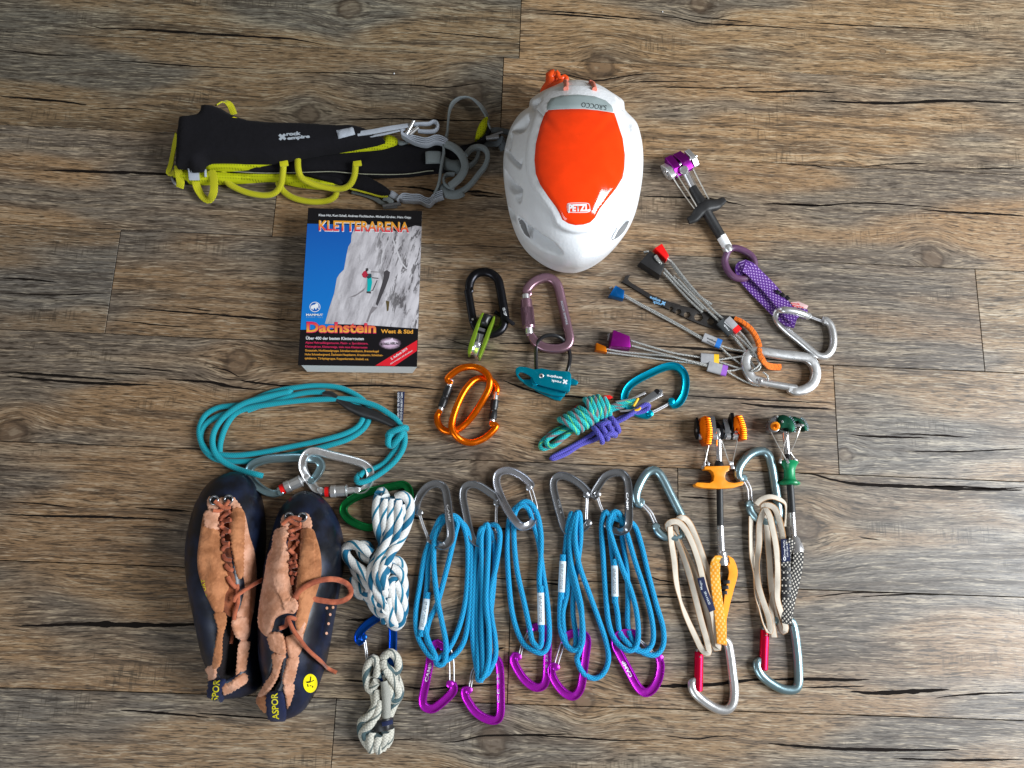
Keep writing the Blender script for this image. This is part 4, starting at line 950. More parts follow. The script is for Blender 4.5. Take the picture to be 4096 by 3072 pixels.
lathe('axle_screw', at(*T14(1425, 248), 0.0230), at(*T14(1425, 248), 0.0246), [(0, 0.0026), (0.8, 0.0026), (1, 0.0018)], M['orange'], gc, 14)
for x, y in ((1440, 155), (1672, 240), (1490, 205)): lathe('rivet', at(*T14(x, y), 0.019), at(*T14(x, y), 0.0240), [(0, 0.0019), (0.7, 0.0019), (1, 0.001)], M['steel'], gc, 10)
lathe('stem', *pts(T14, [(1518, 300, 13), (1540, 520, 10)]), [(0, 0.0040), (1, 0.0036)], M['steel'], gc, 16)
lathe('collar', *pts(T14, [(1540, 515, 10), (1548, 640, 10)]), [(0, 0.0040), (0.1, 0.0046), (1, 0.0046)], M['blackplastic'], gc, 16)
lathe('trigger', *pts(T14, [(1556, 575, 10), (1562, 805, 10)]), [(0, 0.0085), (0.02, 0.0105), (0.09, 0.0112), (0.13, 0.0100), (0.24, 0.0080), (0.4, 0.0066), (0.66, 0.0066), (0.78, 0.0076), (0.85, 0.0105), (0.90, 0.0122), (0.96, 0.0122), (1, 0.0100)], M['greenplastic'], gc, 24)
for q in ([(1370, 275, 17), (1440, 410, 18), (1540, 590, 19)], [(1562, 265, 17), (1510, 420, 18), (1468, 590, 14)], [(1665, 255, 15), (1600, 430, 16), (1562, 500, 17)], [(1560, 480, 16), (1618, 575, 14)]): tube('trigger_wire', pts(T14, q), 0.0007, M['wire'], gc, n=6, step=0.01)
for p, q in (((1530, 560, 19), (1550, 602, 20)), ((1600, 550, 14), (1622, 582, 14)), ((1475, 555, 14), (1466, 600, 14))): boxpart('ferrule', *pts(T14, [p, q]), 0.0028, 0.0028, M['steel'], gc, 0.0003)
lathe('stem_sleeve', *pts(T14, [(1566, 800, 9), (1584, 1066, 7)]), [(0, 0.0043), (1, 0.0043)], M['blackrubber'], gc, 16)
lathe('lower_stem', *pts(T14, [(1584, 1062, 7), (1600, 1300, 7)]), [(0, 0.0034), (1, 0.0032)], M['steel'], gc, 16)
lathe('stem_end', *pts(T14, [(1600, 1290, 7), (1640, 1440, 7)]), [(0, 0.0034), (0.2, 0.0060), (0.45, 0.0062), (0.55, 0.0075), (0.97, 0.0075), (1, 0.0066)], M['steel'], gc, 20)
bar('sling', pts(T15, [(1335, 235, 6), (1352, 300, 5), (1342, 430, 5), (1318, 560, 5), (1292, 690, 6), (1270, 800, 10), (1262, 870, 14)]), rrect(0.0135, 0.0018, 0.0007, 2), M['bwtape'], gc, roll=[0, 0, 5, 10, 20, 15, 0], sharp=50)
sl = bar('sling', pts(T15, [(1310, 215, 13), (1262, 300, 12), (1256, 430, 10), (1258, 560, 9), (1262, 700, 9), (1262, 800, 12), (1262, 868, 16)]), rrect(0.0120, 0.0018, 0.0007, 2), M['bwtape'], gc, roll=[20, 0, 0, 0, 0, 0, 0], sharp=50)
for k in range(5):
    c = at(*T15(1258, 440 + k*52), 0.0106 if k else 0.0112); boxpart('bar_tack', c + Vector((-0.0052, 0, 0)), c + Vector((0.0052, 0, 0)), 0.0040, 0.0012, M['p_black'], gc, 0.0003)
plate('label', T15, [(1216, 208), (1284, 205), (1292, 380), (1226, 388)], 12.6, 1.4, M['navytag'], gc, 0.0003)
text('lettering', 'Omega Pacific', T15, (1252, 345), (1246, 218), 13, M['p_white'], gc, 0.014, 0.00025, 0.005)
text('lettering', 'Link Cam 0.75', T15, (1274, 345), (1268, 218), 13, M['p_white'], gc, 0.014, 0.00025, 0.005)
cc = T15(1246, 360)
patch('emblem', T15, [(1246 + 11*math.cos(a*math.pi/8), 360 + 16*math.sin(a*math.pi/8)) for a in range(16)], M['p_white'], gc, 0.014, 0.00025)
patch('emblem', T15, [(1247 + 4*math.cos(a*math.pi/8), 360 + 10*math.sin(a*math.pi/8)) for a in range(16)], M['navytag'], gc, 0.014, 0.0004)
# ------------------------------------------------------------------ black oval carabiner and pulley
oval = biner('oval_carabiner', 'black oval carabiner holding the small lime green pulley', T7,
    [(495, 310), (488, 290), (505, 200), (560, 130), (645, 105), (735, 125), (805, 190), (832, 290), (855, 420), (878, 560), (880, 650), (850, 730), (790, 775), (715, 790), (620, 770), (560, 710), (528, 640)], 11.5, 10.5, M['blackmetal'], 7, None, None, 'o')
solid_gate(oval, T7, (474, 300), (532, 650), 5.2, M['blackmetal'], 7)
lathe('hinge_pin', at(*T7(527, 628), 0.0105), at(*T7(527, 628), 0.0129), [(0, 0.0016), (1, 0.0014)], M['steel'], oval, 12)
text('lettering', 'CE 1237', T7, (858, 505), (882, 595), 24, M['p_white'], kids(oval)[0], body_bvh(oval), 0.0002, 0.02)
patch('print_mark', T7, [(416, 392), (430, 388), (448, 482), (434, 488)], M['p_white'], oval, bvh_of(*kids(oval)), 0.0002)
pu = thing('rope_pulley', 'small lime green and steel rope clamp pulley hanging on the black oval carabiner', 'pulley', at(*T7(610, 800)))
for nm, P in (('side_plate', [(632, 552), (652, 556), (600, 700), (548, 880), (500, 1010), (480, 1012), (472, 985), (492, 890), (545, 740), (590, 630)]), ('side_plate', [(760, 590), (775, 605), (750, 690), (705, 820), (650, 960), (605, 1056), (590, 1046), (600, 1000), (650, 850), (690, 740), (735, 640)])):
    plate(nm, T7, P, 6, 16, M['lime'], pu, 0.0012, smooth=True)
puff('bearing_block', T7, [(640, 555), (700, 560), (762, 590), (735, 650), (700, 725), (640, 715), (580, 690), (605, 625)], 8, 16, 6, M['blackplastic'], pu, 0.003)
plate('cam_block', T7, [(582, 705), (670, 735), (635, 850), (610, 900), (560, 880), (568, 790)], 8, 12, M['graymetal'], pu, 0.001)
for k in range(7): boxpart('cam_tooth', at(*T7(588 + k*11, 752 + k*3.4), 0.0202), at(*T7(586 + k*11, 775 + k*3.4), 0.0206), 0.0011, 0.002, M['blackmetal'], pu, 0)
boxpart('cam_rib', at(*T7(605, 790), 0.0203), at(*T7(588, 880), 0.0203), 0.0013, 0.002, M['steel'], pu, 0.0003)
A, B = pts(T7, [(505, 950, 12), (602, 985, 12)])
lathe('sheave', A, B, [(0, 0.0098), (0.1, 0.0100), (0.35, 0.0074), (0.5, 0.0068), (0.65, 0.0074), (0.9, 0.0100), (1, 0.0098)], M['steel'], pu, 28)
lathe('axle_nut', at(*T7(575, 905), 0.019), at(*T7(575, 905), 0.0216), [(0, 0.0036), (0.8, 0.0036), (1, 0.0026)], M['steel'], pu, 16)
tube('cord', pts(T7, [(775, 545, 3), (820, 575, 4), (890, 610, 12), (930, 645, 14), (978, 680, 8)]), 0.0026, M['blackcloth'], pu)

# ------------------------------------------------------------------ mauve twist-lock carabiner and belay device
tw = biner('twistlock_carabiner', 'mauve twist-lock carabiner with knurled sleeve, beside the black oval one', T7,
    [(1140, 345), (1120, 320), (1150, 265), (1215, 210), (1300, 175), (1375, 175), (1440, 215), (1480, 290), (1510, 420), (1545, 580), (1580, 740), (1600, 840), (1578, 910), (1520, 945), (1420, 955), (1310, 935), (1240, 895), (1190, 840), (1160, 790)], 11.5, 10.0, M['pink'], 6, None, None, 'r')
A, B = pts(T7, [(1112, 350, 8.5), (1156, 795, 8.5)])
lathe('locking_sleeve', A.lerp(B, 0.13), A.lerp(B, 0.86), [(0, 0.0062), (0.02, 0.0072), (0.28, 0.0074), (0.285, 0.0080), (0.97, 0.0080), (1, 0.0074)], M['pink'], tw, 24)
t = NT('knurled_mauve'); x, y, _ = t.sep(t.coord('UV'))
a_ = t.math('SINE', t.math('MULTIPLY', t.math('ADD', t.math('MULTIPLY', x, 30), t.math('MULTIPLY', y, 900)), math.pi)); b_ = t.math('SINE', t.math('MULTIPLY', t.math('SUBTRACT', t.math('MULTIPLY', x, 30), t.math('MULTIPLY', y, 900)), math.pi))
t.out(srgb(128, 98, 110), 0.45, 1.0, t.bump(t.math('MULTIPLY', a_, b_), 0.8, 0.0008))
lathe('knurl', A.lerp(B, 0.36), A.lerp(B, 0.80), [(0, 0.00825), (1, 0.00825)], t.m, tw, 32)
lathe('gate_barrel', A.lerp(B, 0.0), A.lerp(B, 0.99), [(0, 0.0040), (0.02, 0.0048), (0.98, 0.0048), (1, 0.0044)], M['alu'], tw, 20)
lathe('gate_rivet', at(*T7(1120, 388), 0.0110), at(*T7(1120, 388), 0.0122), [(0, 0.0018), (1, 0.0014)], M['steel'], tw, 12)
text('lettering', 'ROCK EMPIRE', T7, (1500, 430), (1562, 690), 22, M['p_gray'], kids(tw)[0], body_bvh(tw), 0.00015, 0.0)
bd = thing('belay_device', 'turquoise tubular belay device with a black wire loop, below the mauve carabiner', 'belay device', at(*T7(1350, 1350)))
tube('wire_loop', pts(T7, [(1232, 1185, 12), (1228, 1080, 10), (1232, 960, 8), (1250, 880, 10), (1310, 820, 13), (1400, 802, 14), (1490, 825, 12), (1545, 880, 6), (1590, 960, 4), (1605, 1050, 8), (1592, 1140, 12), (1572, 1205, 12)]), 0.0024, M['blackplastic'], bd, n=10)
plate('lower_wall', T7, [(1085, 1315), (1120, 1345), (1230, 1420), (1350, 1480), (1440, 1520), (1500, 1530), (1528, 1490), (1560, 1380), (1500, 1330), (1200, 1280)], 1, 3, M['tealmetal'], bd, 0.001)
plate('middle_wall', T7, [(1190, 1290), (1080, 1295), (1040, 1270), (1060, 1310), (1150, 1372), (1290, 1430), (1420, 1470), (1540, 1486), (1560, 1440), (1590, 1380), (1300, 1300)], 8, 4, M['tealmetal'], bd, 0.001)
plate('top_wall', T7, [(1010, 1165), (1045, 1148), (1120, 1155), (1215, 1182), (1290, 1168), (1400, 1190), (1520, 1200), (1600, 1205), (1618, 1240), (1616, 1330), (1600, 1425), (1578, 1432), (1450, 1400), (1330, 1368), (1225, 1335), (1195, 1300), (1188, 1275), (1150, 1245), (1100, 1218), (1050, 1210), (1030, 1240), (1060, 1275), (1095, 1305), (1090, 1325), (1040, 1290), (1008, 1240), (1000, 1195)], 18, 4, M['tealmetal'], bd, 0.0014)
boxpart('bridge', at(*T7(1188, 1285), 0.010), at(*T7(1215, 1380), 0.010), 0.006, 0.018, M['tealmetal'], bd, 0.0015)
boxpart('bridge', at(*T7(1590, 1240), 0.012), at(*T7(1560, 1450), 0.009), 0.004, 0.016, M['tealmetal'], bd, 0.001)
plate('release_tab', T7, [(1600, 1278), (1640, 1282), (1690, 1305), (1696, 1330), (1680, 1352), (1610, 1352)], 8, 7, M['tealmetal'], bd, 0.002)
lathe('wire_rivet', at(*T7(1288, 1254), 0.0215), at(*T7(1288, 1254), 0.0228), [(0, 0.0029), (0.7, 0.0029), (1, 0.0022)], M['steel'], bd, 18)
lathe('wire_rivet_hole', at(*T7(1288, 1254), 0.0222), at(*T7(1288, 1254), 0.0230), [(0, 0.0014), (1, 0.0013)], M['p_black'], bd, 14)
text('lettering', 'rock', T7, (1508, 1315), (1398, 1295), -26, M['p_white'], bd, 0.022, 0.00025, 0.03, flip=-1)
text('lettering', 'empire', T7, (1520, 1268), (1350, 1240), -26, M['p_white'], bd, 0.022, 0.00025, 0.03, flip=-1)
def xmark(T, c, s, ang, mat, root, onto, lift=0.00025):
    for a in (45, 135):
        ca, sa = math.cos(math.radians(a + ang)), math.sin(math.radians(a + ang))
        patch('emblem', T, [(c[0] + ca*s*i - sa*s*0.3*j, c[1] + sa*s*i + ca*s*0.3*j) for i, j in ((-1, -1), (1, -1), (1, 1), (-1, 1))], mat, root, onto, lift + a*1e-7)
xmark(T7, (1550, 1320), 30, 10, M['p_white'], bd, 0.022)

# ------------------------------------------------------------------ two orange screw-gate carabiners
def screwgate(label, T, body, g0, g1, z, mat, sleeve_mat, w=8.6, group=None, r=4.6, bumps=True, band=None, name='screwgate_carabiner', pr='o', nose_bar=3.4, f0=0.2, f1=0.82):
    o = biner(name, label, T, body, w, w, mat, z, None, group, pr)
    zz = sum((p[2] if len(p) > 2 else z) for p in (body[0], body[-1]))/2 if z is None or True else z
    A, B = pts(T, [g0, g1], zz)
    lathe('gate_barrel', A, B, [(0, nose_bar*0.0009), (0.02, nose_bar*0.001), (0.98, nose_bar*0.001), (1, nose_bar*0.0009)], M['alu'], o, 16)
    pf = [(0, r*0.0009), (0.03, r*0.00105), (0.36, r*0.0011), (0.42, r*0.00096), (0.5, r*0.00092), (0.56, r*0.00108), (0.6, r*0.00096), (0.66, r*0.0011), (0.97, r*0.00108), (1, r*0.0009)] if bumps else [(0, r*0.0008), (0.04, r*0.00105), (0.3, r*0.00105), (0.34, r*0.00095), (0.9, r*0.00098), (0.94, r*0.0011), (1, r*0.0009)]
    lathe('screw_sleeve', A.lerp(B, f0), A.lerp(B, f1), pf, sleeve_mat, o, 10 if not bumps else 20, sharp=30)
    if band: lathe('red_band', A.lerp(B, band[0]), A.lerp(B, band[1]), [(0, r*0.00086), (1, r*0.00086)], M['nutred'], o, 16)
    return o
GO = 'orange screw-gate carabiners'
screwgate('orange screw-gate carabiner with its black sleeve on the left, under its twin', T8,
    [(288, 250, 5), (268, 222, 5), (310, 180, 6), (370, 142, 8), (440, 128, 10), (510, 140, 13), (570, 180, 16), (595, 235, 17), (585, 300, 15), (545, 380, 13), (485, 475, 9), (420, 555, 5), (360, 605, 5), (300, 628, 5), (240, 615, 5), (200, 570, 5), (190, 510, 5), (208, 478, 5)], (300, 228), (206, 490), 5, M['orange'], M['blackplastic'], group=GO)
screwgate('orange screw-gate carabiner with its black sleeve on the right, crossing over its twin', T8,
    [(612, 570, 6), (645, 585, 6), (600, 640, 6), (540, 685, 6), (460, 712, 8), (390, 700, 10), (330, 655, 14), (302, 590, 15), (318, 500, 14), (360, 390, 12), (410, 300, 11), (465, 240, 9), (520, 218, 7), (580, 224, 5), (630, 258, 5), (650, 300, 5), (642, 335, 5)], (642, 325), (608, 590), 6, M['orange'], M['blackplastic'], group=GO, f0=0.22, f1=0.80)

# ------------------------------------------------------------------ turquoise carabiner with two prusik loops and a pocket tool
tc = biner('wiregate_carabiner', 'turquoise wiregate carabiner tilted right, carrying two knotted cord loops', T8,
    [(1992, 395), (2010, 425), (2050, 405), (2085, 345), (2100, 260), (2090, 190), (2050, 140), (1990, 125), (1920, 140), (1830, 180), (1740, 225), (1670, 275), (1635, 330), (1628, 385), (1660, 440), (1730, 485), (1800, 505), (1825, 490)], 10.0, 8.0, M['tealmetal'], 5, [(2005, 395), (1925, 440), (1835, 485)], None, 'i', 1.0)
kn = thing('pocket_tool', 'small red pocket tool with steel plates, clipped inside the turquoise carabiner', 'pocket tool', at(*T8(1700, 420)))
for P, z, m_ in (([(1560, 392), (1680, 372), (1790, 318), (1798, 335), (1690, 385), (1570, 405)], 12, M['steel']), ([(1680, 440), (1740, 395), (1860, 310), (1910, 298), (1928, 315), (1915, 345), (1850, 375), (1760, 425)], 11, M['graymetal']), ([(1590, 462), (1690, 455), (1810, 392), (1930, 330), (1925, 350), (1800, 420), (1700, 468), (1600, 478)], 9, M['steel'])):
    plate('steel_plate', T8, P, z, 1.6, m_, kn, 0.0004)
lathe('eyelet', at(*T8(1880, 320), 0.0126), at(*T8(1880, 320), 0.0132), [(0, 0.0036), (1, 0.0034)], M['p_black'], kn, 16)
for P in ([(1470, 350), (1520, 346), (1545, 362), (1520, 378), (1480, 372)], [(1475, 495), (1540, 480), (1545, 495), (1480, 506)], [(1250, 430), (1275, 420), (1280, 440), (1255, 450)]):
    plate('red_handle', T8, P, 2, 6, M['nutred'], kn, 0.001)
for q in ([(1700, 430, 14), (1720, 400, 15), (1735, 372, 14)], [(1710, 465, 13), (1745, 455, 14), (1760, 430, 13)]): tube('yellow_ring', pts(T8, q), 0.0016, M['p_amber'], kn, n=8)
pr = thing('prusik_loop', 'turquoise cord loop with brown flecks tied in a big wrapped knot', 'cord loop', at(*T8(1300, 550)), 'knotted cord loops')
def loops(root, T, p0, p1, R, turns, r, mat, z, lean=0.5, name='knot_wrap'):
    a, b = pts(T, [p0, p1], z); d = (b - a).normalized(); s = d.cross(Vector((0, 0, 1))); out = []
    for k in range(int(turns*14) + 1):
        f = k/(turns*14); an = 2*math.pi*turns*f; q = a.lerp(b, f)
        out.append(q + s*(R*0.001*math.cos(an)) + Vector((0, 0, R*0.0008*math.sin(an))) + d*(lean*R*0.001*math.cos(an)))
    return tube(name, out, r*0.001, mat, root, n=10, step=0.0018)
cord(pr, 'cord', T8, [(1720, 385, 12), (1600, 410, 10), (1510, 440, 8), (1400, 480, 8), (1300, 560, 6), (1180, 590, 4), (1100, 620, 4), (1010, 690, 4), (985, 740, 4), (1010, 760, 5), (1090, 720, 5), (1200, 620, 6), (1260, 600, 8)], 3.1, M['prusik'])
cord(pr, 'cord', T8, [(1730, 400, 8), (1600, 440, 6), (1480, 480, 6), (1200, 600, 9), (1110, 640, 9), (1035, 690, 8), (1040, 730, 9), (1080, 738, 10), (1180, 660, 10), (1240, 610, 9)], 3.1, M['prusik'])
loops(pr, T8, (1190, 590), (1360, 490), 12.5, 4.6, 3.4, M['prusik'], 13, 0.55)
loops(pr, T8, (1350, 460), (1490, 425), 13.0, 4.4, 3.4, M['prusik'], 14, 0.2)
vp = thing('prusik_loop', 'violet cord loop with a small knot and two straight tails', 'cord loop', at(*T8(1450, 630)), 'knotted cord loops')
cord(vp, 'cord', T8, [(1440, 600, 8), (1380, 650, 5), (1250, 730, 3.5), (1120, 800, 3.5), (1065, 830, 3.5), (1080, 838, 4), (1180, 800, 3.5), (1290, 730, 3.5), (1400, 690, 5), (1450, 660, 8)], 2.9, M['violetcord'])
cord(vp, 'cord', T8, [(1540, 560, 8), (1600, 525, 6), (1700, 490, 6), (1790, 465, 9), (1820, 430, 12), (1795, 420, 13), (1740, 450, 12), (1640, 520, 10), (1560, 560, 8)], 2.9, M['violetcord'])
loops(vp, T8, (1415, 660), (1565, 560), 10.5, 3.6, 3.3, M['violetcord'], 11, 0.1)
loops(vp, T8, (1470, 550), (1520, 680), 8.0, 1.6, 3.3, M['violetcord'], 13, 0.1)

# ------------------------------------------------------------------ nuts on their wires, nut tool, carabiner
nb = biner('solid_gate_carabiner', 'large silver D-shaped carabiner gathering the wired nuts', T6,
    [(1480, 1070, 6), (1420, 1050, 6), (1350, 1030, 6), (1310, 970, 6), (1285, 890, 6), (1305, 820, 6), (1370, 788, 7), (1450, 795, 8), (1600, 818, 8), (1740, 832, 8), (1830, 850, 8), (1890, 905, 8), (1908, 990, 8), (1880, 1075, 8), (1810, 1125, 8), (1730, 1140, 8), (1690, 1125, 8)], 12.0, 10.0, M['alu'], 7, None, None, 'r')
solid_gate(nb, T6, (1400, 1055), (1745, 1115), 4.6, M['alu'], 8)
lathe('hinge_pin', at(*T6(1415, 1045), 0.0115), at(*T6(1415, 1045), 0.0138), [(0, 0.003), (0.7, 0.003), (1, 0.0022)], M['steel'], nb, 14)
text('lettering', 'ROCK EMPIRE', T6, (1740, 834), (1560, 806), -17, M['p_white'], kids(nb)[0], body_bvh(nb), 0.0002, 0.02, flip=-1)
GN = 'wired nuts on the silver carabiner'
def nut(label, T, quad, zb, h, mat, wires, sleeve, band, wr=1.25, taper_top=0.86):
    c = mid(pts(T, quad)); root = thing('wired_nut', label, 'climbing nut', c, GN)
    top = pts(T, quad, zb + h); mc = mid(top); bm = bmesh.new()
    lo = [bm.verts.new(Vector((p.x, p.y, zb*0.001)).lerp(Vector((mc.x, mc.y, zb*0.001)), 0.06)) for p in top]; hi = [bm.verts.new(p.lerp(mc, 1-taper_top)) for p in top]
    bm.faces.new(hi); bm.faces.new(lo[::-1])
    for i in range(4): bm.faces.new((lo[i], lo[(i+1) % 4], hi[(i+1) % 4], hi[i]))
    bmesh.ops.recalc_face_normals(bm, faces=bm.faces); bmesh.ops.bevel(bm, geom=list(bm.edges), offset=0.0012, segments=2, profile=0.6, affect='EDGES', clamp_overlap=True)
    me = bpy.data.meshes.new('head'); bm.to_mesh(me); bm.free(); finish(me, 35); link('head', me, mat, root)
    for wv in wires: tube('wire', pts(T, wv, 4), wr*0.001, M['cable'], root, n=8, step=0.003)
    if sleeve:
        a, b = pts(T, sleeve[:2], sleeve[2]); bar('label_sleeve', [a, a.lerp(b, .5), b], rrect(sleeve[3]*0.001, 0.0052, 0.0022, 3), M['clear'], root, step=0.004)
        a2, b2 = a.lerp(b, 0.72), a.lerp(b, 1.0)
        bar('colour_band', [a2, b2], rrect(sleeve[3]*0.00102, 0.0054, 0.0022, 3), band, root, step=0.004)
    return root
nred = nut('red nut on steel wire, beside the black one at the top of the fan', T5, [(155, 1080), (240, 1028), (322, 1165), (292, 1215)], 4, 12, M['nutred'],
    [[(195, 1115, 9), (300, 1200, 8), (420, 1360, 7), (560, 1530, 7), (720, 1640, 8)], [(260, 1180, 12), (330, 1220, 10), (450, 1370, 9), (600, 1550, 8), (730, 1640, 8)]], None, None, 1.7)
cord(nred, 'wire', T6, [(690, 75, 9), (850, 260, 9), (980, 400, 9), (1080, 490, 9), (1180, 560, 9), (1270, 650, 9), (1350, 760, 10), (1420, 860, 14), (1380, 930, 14), (1330, 870, 8), (1270, 760, 7), (1180, 650, 7)], 1.5, M['cable'], False, 0.003, 8)
a, b = pts(T6, [(1120, 500, 12), (1215, 600, 12)]); bar('label_sleeve', [a, a.lerp(b, .5), b], rrect(0.011, 0.0052, 0.0022, 3), M['clear'], nred, step=0.004)
bar('colour_band', [a.lerp(b, .76), b.lerp(a, -0.12)], rrect(0.0112, 0.0054, 0.0022, 3), M['nutred'], nred, step=0.004)
nblk = nut('big black nut on steel wire, topmost of the fan beside the red one', T5, [(2, 1222), (120, 1092), (288, 1250), (235, 1375)], 1, 15, M['nutblack'],
    [[(170, 1165, 17.5), (200, 1210, 17.5), (235, 1245, 16)], [(60, 1130, 8), (110, 1120, 9)], [(262, 1290, 9), (380, 1420, 7), (520, 1560, 7), (650, 1690, 7)], [(255, 1325, 7), (370, 1450, 5), (500, 1590, 5), (640, 1720, 5)]], None, None, 1.7)
patch('slot', T5, [(165, 1190), (172, 1160), (195, 1155), (225, 1190), (240, 1230), (232, 1248), (205, 1225)], M['p_black'], nblk, 0.016, 0.0004)
tube('wire', pts(T5, [(180, 1160, 16.8), (205, 1200, 17.4), (236, 1244, 16.8)]), 0.0016, M['cable'], nblk, n=8)
cord(nblk, 'wire', T6, [(650, 120, 5), (800, 280, 5), (950, 420, 6), (1060, 520, 6), (1160, 630, 6), (1230, 720, 7), (1290, 780, 8)], 1.5, M['cable'], False, 0.003, 8)
cord(nblk, 'wire', T6, [(690, 150, 7), (840, 310, 7), (1010, 480, 8), (1130, 580, 8), (1270, 700, 9), (1380, 830, 14), (1410, 900, 15), (1340, 960, 13)], 1.5, M['cable'], False, 0.003, 8)
a, b = pts(T6, [(1060, 520, 11), (1165, 625, 11)]); sl_ = bar('label_sleeve', [a, a.lerp(b, .5), b], rrect(0.013, 0.0052, 0.0022, 3), M['p_darkgray'], nblk, step=0.004)
text('lettering', 'rock', T6, (1145, 600), (1100, 545), -14, M['p_white'], nblk, bvh_of(sl_), 0.0002, 0.02, flip=-1); text('lettering', 'empire', T6, (1170, 580), (1105, 522), -14, M['p_white'], nblk, bvh_of(sl_), 0.0002, 0.02, flip=-1)
n3 = nut('blue nut on steel wire, left of the black nut tool', T6, [(72, 290), (135, 190), (226, 242), (216, 330)], 1, 11, M['nutblue'],
    [[(215, 285, 6), (330, 350, 5), (520, 450, 4), (720, 560, 4), (930, 680, 5)], [(215, 300, 5), (330, 365, 4), (520, 468, 3.5), (720, 575, 3.5), (920, 690, 5)], [(1050, 730, 5), (1120, 800, 4), (1190, 860, 4), (1250, 900, 5)], [(1060, 730, 6), (1160, 765, 5), (1300, 790, 9), (1400, 830, 15), (1420, 880, 15)], [(85, 230, 6), (110, 215, 7)]],
    ((912, 660), (1068, 725), 5, 12), M['p_blue'])
sl_ = [k for k in kids(n3) if k.name.startswith('label_sleeve')][0]
text('lettering', 'rock', T6, (1010, 722), (945, 690), -15, M['p_darkgray'], n3, bvh_of(sl_), 0.0002, 0.03, flip=-1); text('lettering', 'empire', T6, (1030, 702), (950, 664), -15, M['p_darkgray'], n3, bvh_of(sl_), 0.0002, 0.03, flip=-1)
nut('purple nut on steel wire, bigger than the orange one below it', T6, [(75, 745), (110, 580), (278, 645), (285, 762)], 1, 16, M['nutpurple'],
    [[(275, 690, 10), (450, 745, 8), (650, 800, 6), (800, 825, 5), (890, 840, 5)], [(280, 735, 8), (450, 780, 6), (600, 820, 7), (780, 865, 6), (950, 905, 6)], [(1050, 860, 5), (1180, 840, 6), (1290, 825, 10)], [(1050, 875, 5), (1180, 920, 5), (1290, 950, 8), (1380, 960, 15), (1420, 920, 15), (1390, 860, 14)], [(68, 650, 8), (85, 625, 9), (70, 690, 7)]],
    ((890, 845), (1048, 858), 5.5, 13), M['p_amber'])
nut('small orange nut on steel wire, lowest of the fan', T6, [(-45, 775), (-38, 700), (62, 740), (70, 800)], 1, 10, M['nutorange'],
    [[(60, 765, 6), (200, 790, 5), (400, 810, 5), (620, 830, 8), (800, 875, 7), (960, 920, 6)], [(60, 795, 5), (250, 820, 4), (450, 845, 4), (650, 870, 4), (820, 890, 4), (950, 920, 5)], [(1120, 960, 5), (1200, 1010, 4), (1300, 1060, 4), (1400, 1090, 5), (1480, 1060, 10), (1480, 1000, 14), (1440, 970, 14)], [(1120, 960, 5), (1200, 950, 5), (1290, 920, 9)]],
    ((955, 915), (1120, 962), 6, 14), M['p_purple'])
nt = thing('nut_tool', 'black hooked nut tool with hexagon holes, lying under the wires', 'nut tool', at(*T6(700, 400)))
hexa = lambda cx, cy, r, rot=0.2: [(cx + r*math.cos(rot + k*math.pi/3), cy + r*0.92*math.sin(rot + k*math.pi/3)) for k in range(6)]
plate('blade', T6, [(192, 172), (215, 150), (225, 118), (270, 108), (258, 125), (248, 150), (270, 175), (330, 210), (440, 275), (580, 335), (720, 378), (850, 415), (1000, 450), (1110, 470), (1195, 475), (1215, 500), (1190, 540), (1130, 600), (1060, 595), (940, 565), (800, 510), (680, 450), (560, 390), (440, 320), (330, 250), (240, 195)], 0.5, 3.0, M['tooldark'], nt, 0.0006,
      holes=[hexa(630, 407, 20), hexa(694, 434, 27), hexa(772, 462, 32), hexa(872, 485, 41), hexa(980, 520, 36)])
text('lettering', 'rock', T6, (545, 362), (470, 338), -24, M['p_lightblue'], nt, 0.0035, 0.0002, 0.03, flip=-1); text('lettering', 'empire', T6, (538, 334), (445, 298), -24, M['p_lightblue'], nt, 0.0035, 0.0002, 0.03, flip=-1)
xmark(T6, (562, 360), 20, 20, M['p_lightblue'], nt, 0.0035)
bar('cord', pts(T6, [(1190, 495, 6), (1250, 520, 8), (1330, 580, 9), (1385, 660, 9), (1412, 740, 10), (1412, 820, 15), (1440, 870, 17), (1470, 900, 13), (1530, 915, 6), (1600, 918, 3)]), rrect(0.0062, 0.0030, 0.0013, 3), M['orangecord'], nt, step=0.003)
bar('cord', pts(T6, [(1195, 510, 4), (1270, 545, 5), (1340, 610, 6), (1390, 700, 7), (1410, 790, 13), (1440, 850, 16), (1480, 920, 11), (1540, 935, 4), (1595, 935, 3)]), rrect(0.0055, 0.0030, 0.0013, 3), M['orangecord'], nt, step=0.003)

# ------------------------------------------------------------------ purple cam with its sling and carabiner
pc = thing('purple_cam', 'camming device with purple lobes, black trigger and purple checked sling', 'cam', at(*T5(700, 750)))
A, B = pts(T5, [(290, 330, 17), (565, 190, 17)]); ax = (B - A).normalized()
lathe('axle', A - ax*0.002, B + ax*0.002, [(0, 0.0024), (1, 0.0024)], M['steel'], pc, 14)
for x, y, rad, ang, th, m_ in ((312, 320, 16, 70, 7, M['alu']), (372, 290, 19, 95, 10, M['lobepurple']), (462, 235, 19.5, 80, 12, M['lobepurple']), (545, 205, 16, 90, 7, M['alu'])):
    lobe(pc, 'lobe', at(*T5(x, y), 0.017), ax, rad*0.001, th*0.001, ang, m_, 9, 170)
for k in range(3): lathe('axle_nut', at(*T5(275 + 10*k, 345 + 14*k), 0.012), at(*T5(262 + 10*k, 352 + 14*k), 0.012), [(0, 0.0030), (0.8, 0.0030), (1, 0.002)], M['steel'], pc, 8)
lathe('stem', *pts(T5, [(450, 310, 15), (545, 500, 12)]), [(0, 0.0045), (1, 0.0040)], M['steel'], pc, 16)
